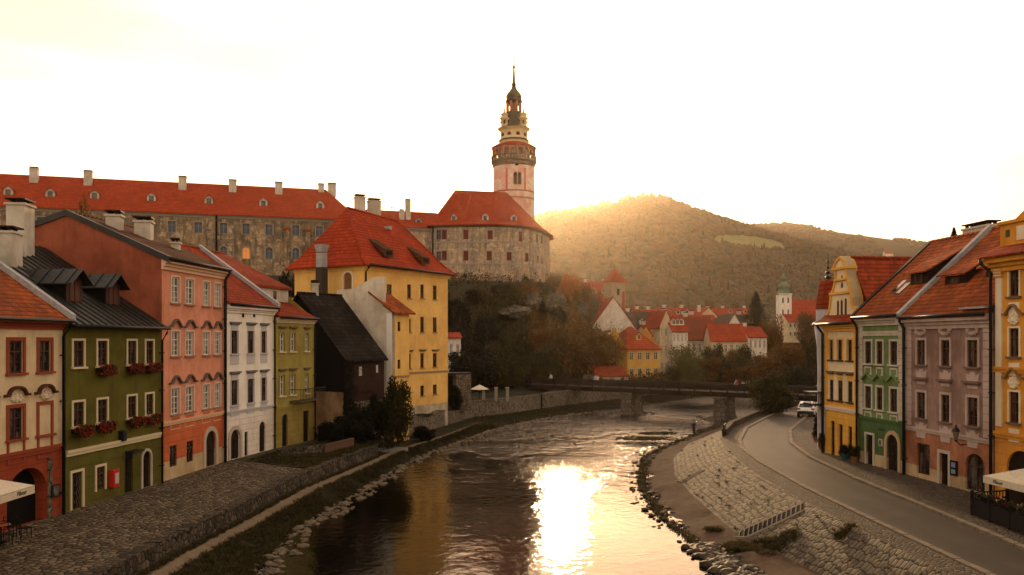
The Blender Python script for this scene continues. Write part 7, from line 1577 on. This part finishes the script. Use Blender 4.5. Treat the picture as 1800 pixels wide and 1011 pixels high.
# steps down the stone bank
def bankz(x, y): t = (x-RSF(y))/(RST(y)-RSF(y)); return .42+1.88*min(1, max(0, t))
def bank_steps(p0, p1, n, w_, label, za=2.25):
    a = W(p0[0], p0[1], F*(CAMZ-za)/(p0[1]-600)); b = W(p1[0], p1[1], F*(CAMZ-.5)/(p1[1]-600)); t = thing('bank_steps', label, 'steps', (b.x, b.y, bankz(b.x, b.y)))
    d = Vector((b.x-a.x, b.y-a.y)); L = d.length; u = d/L; s = Vector((-u.y, u.x)); s = s if s.y < 0 else -s; ST = mat('step_edge_stone', (.17, .135, .095), .9)
    def V(k, q, dz): p = a.xy+u*(L*k)+s*q; return Vector((p.x, p.y, bankz(p.x, p.y)+dz))
    def blk(mb, k0, k1, q0, q1, z0, z1, mt): mb.hexa([V(k0, q0, z0), V(k1, q0, z0), V(k1, q1, z0), V(k0, q1, z0), V(k0, q0, z1), V(k1, q0, z1), V(k1, q1, z1), V(k0, q1, z1)], mt)
    bd = MB(); [blk(bd, i/n, (i+1)/n, 0, w_, -.2, .035, BLACK) for i in range(n)]; bd.build('recess', t)
    for i in range(n): m_ = MB(); k = (i+.5)/n; blk(m_, k-.13/n, k+.13/n, .02, w_-.02, .02, .06, ST); m_.build('tread', t)
    for q in (-.16, w_): m_ = MB(); [blk(m_, i/n, (i+1)/n, q, q+.16, -.1, .045, ST) for i in range(n)]; m_.build('side_slab', t)
bank_steps((1412, 884), (1297, 935), 14, .8, 'long dark flight of narrow steps down the near part of the stone bank'); bank_steps((1230, 828), (1190, 845), 9, .55, 'short dark flight of narrow steps further along the stone bank', 1.1)
# garden fence panel by the olive house, railing by road
gf = Fr((-14.5, 66.3), (-13.2, 71)); t = thing('garden_fence', 'low reddish wooden fence panel on the terrace edge before the olive house', 'fence', gf.p(0, 1.7)); mb = MB(); mb.fbox(gf, 0, gf.L, 1.3, 1.8, -.2, .05, WALLST); mb.build('base', t); FW = mat('weathered_red_wood', (.13, .07, .045), .85)
mb = MB(); 
for u in np.arange(0, gf.L, .22): mb.fbox(gf, u, u+.15, 1.8, 2.5, -.05, 0, FW)
mb.fbox(gf, 0, gf.L, 2.5, 2.58, -.1, .05, FW); mb.build('palings', t)
gf2 = Fr((-17.2, 62.9), (-14.6, 66.2)); t = thing('terrace_parapet', 'low dark wall round the small terrace of the olive house', 'wall', gf2.p(0, 1.8)); mb = MB(); mb.fbox(gf2, 0, gf2.L, 1.4, 2.6, -.25, 0, WALLST); mb.build('wall_body', t)
# brick pier and garden parasol by yellow house
p = W(812, 690, 104); t = thing('ruined_brick_pier', 'square rough stone pier with flat cap right of the tall yellow house', 'pier', (p.x, 104, 2.5)); mb = MB(); mb.box((p.x, 104, 4.4), (1.9, 1.6, 4.4), WALLST2, .3); mb.build('shaft', t); mb = MB(); mb.box((p.x-.6, 104, 6.7), (3.4, 1.9, .18), METAL, .3); mb.build('cap', t)
p = W(843, 690, 112); t = thing('garden_umbrella', 'small white garden umbrella behind the river wall', 'parasol', (p.x, 112, 2.7)); mb = MB(); mb.lathe((p.x, 112, 0), [(1.25, 4.3), (.05, 4.9)], CANV, 8, False); mb.build('canopy', t); mb = MB(); mb.tube([(p.x, 112, 2.6), (p.x, 112, 5)], .04, WOODD, 6); mb.build('pole', t)
for i, px in enumerate((850, 872, 892)):
    p = W(px, 700, 112); t = thing('garden_post', 'white garden post standing on the river wall, one of three', 'post', (p.x, 112, 2.8), 'posts on the river wall'); mb = MB(); mb.box((p.x, 112, 3.6), (.4, .4, 1.7), mat('post_white', (.22, .19, .15), .9)); mb.box((p.x, 112, 4.5), (.5, .5, .1), ZINC); mb.build('shaft', t)
rp = Fr((RST(73.5)+.2, 73.5), (RST(76)+.2, 76)); t = thing('road_railing', 'short iron railing at the start of the road parapet', 'railing', rp.p(0, 2.3)); mb = MB()
for u in np.arange(0, rp.L+.01, .35): mb.tube([rp.p(u, 2.3), rp.p(u, 3.3)], .03, METAL, 5)
for z in (2.75, 3.3): mb.tube([rp.p(0, z), rp.p(rp.L, z)], .035, METAL, 5)
mb.build('bars', t)
# upturned boat on the bank below the barn
p = (-10.9, 76.0, .75); t = thing('rowing_boat', 'small grey rowing boat lying upturned on the grass below the barn', 'boat', p); vs = []; fs = []; n = 10
for i in range(n+1):
    b = -1.7+3.4*i/n; wd = .62*math.sqrt(max(0.02, 1-(abs(b)/1.75)**2.4))
    for k in range(7): a = math.pi*k/6; vs.append((p[0]+b*.9+wd*math.cos(a)*.3, p[1]+b*.4-wd*math.cos(a), p[2]+.42*math.sin(a)*(wd/.62)**.4))
for i in range(n):
    for k in range(6): fs.append((i*7+k, (i+1)*7+k, (i+1)*7+k+1, i*7+k+1))
mb = MB(); mb.mesh(vs, fs, mat('boat_grey', (.13, .12, .1), .6), True); mb.build('hull', t); mb = MB(); mb.tube([(p[0]-1.5, p[1]-.65, p[2]+.38), (p[0]+1.5, p[1]+.65, p[2]+.38)], .035, BFRAME, 5); mb.build('keel', t)
# ---------------------------------------------------------------- haze
hm = bpy.data.materials.new('haze'); hm.use_nodes = True; hn = hm.node_tree.nodes; hn.remove(hn['Principled BSDF']); pv = hn.new('ShaderNodeVolumePrincipled')
pv.inputs['Color'].default_value = (1, .84, .66, 1); pv.inputs['Density'].default_value = .00005; pv.inputs['Anisotropy'].default_value = .85; hm.node_tree.links.new(pv.outputs[0], hn['Material Output'].inputs['Volume'])
mb = MB(); mb.box((0, 1700, 215), (9000, 3900, 440), hm); o = mb.build('haze', uv=False); tag(o, 'thin golden evening haze over the valley', None, None, 'stuff')
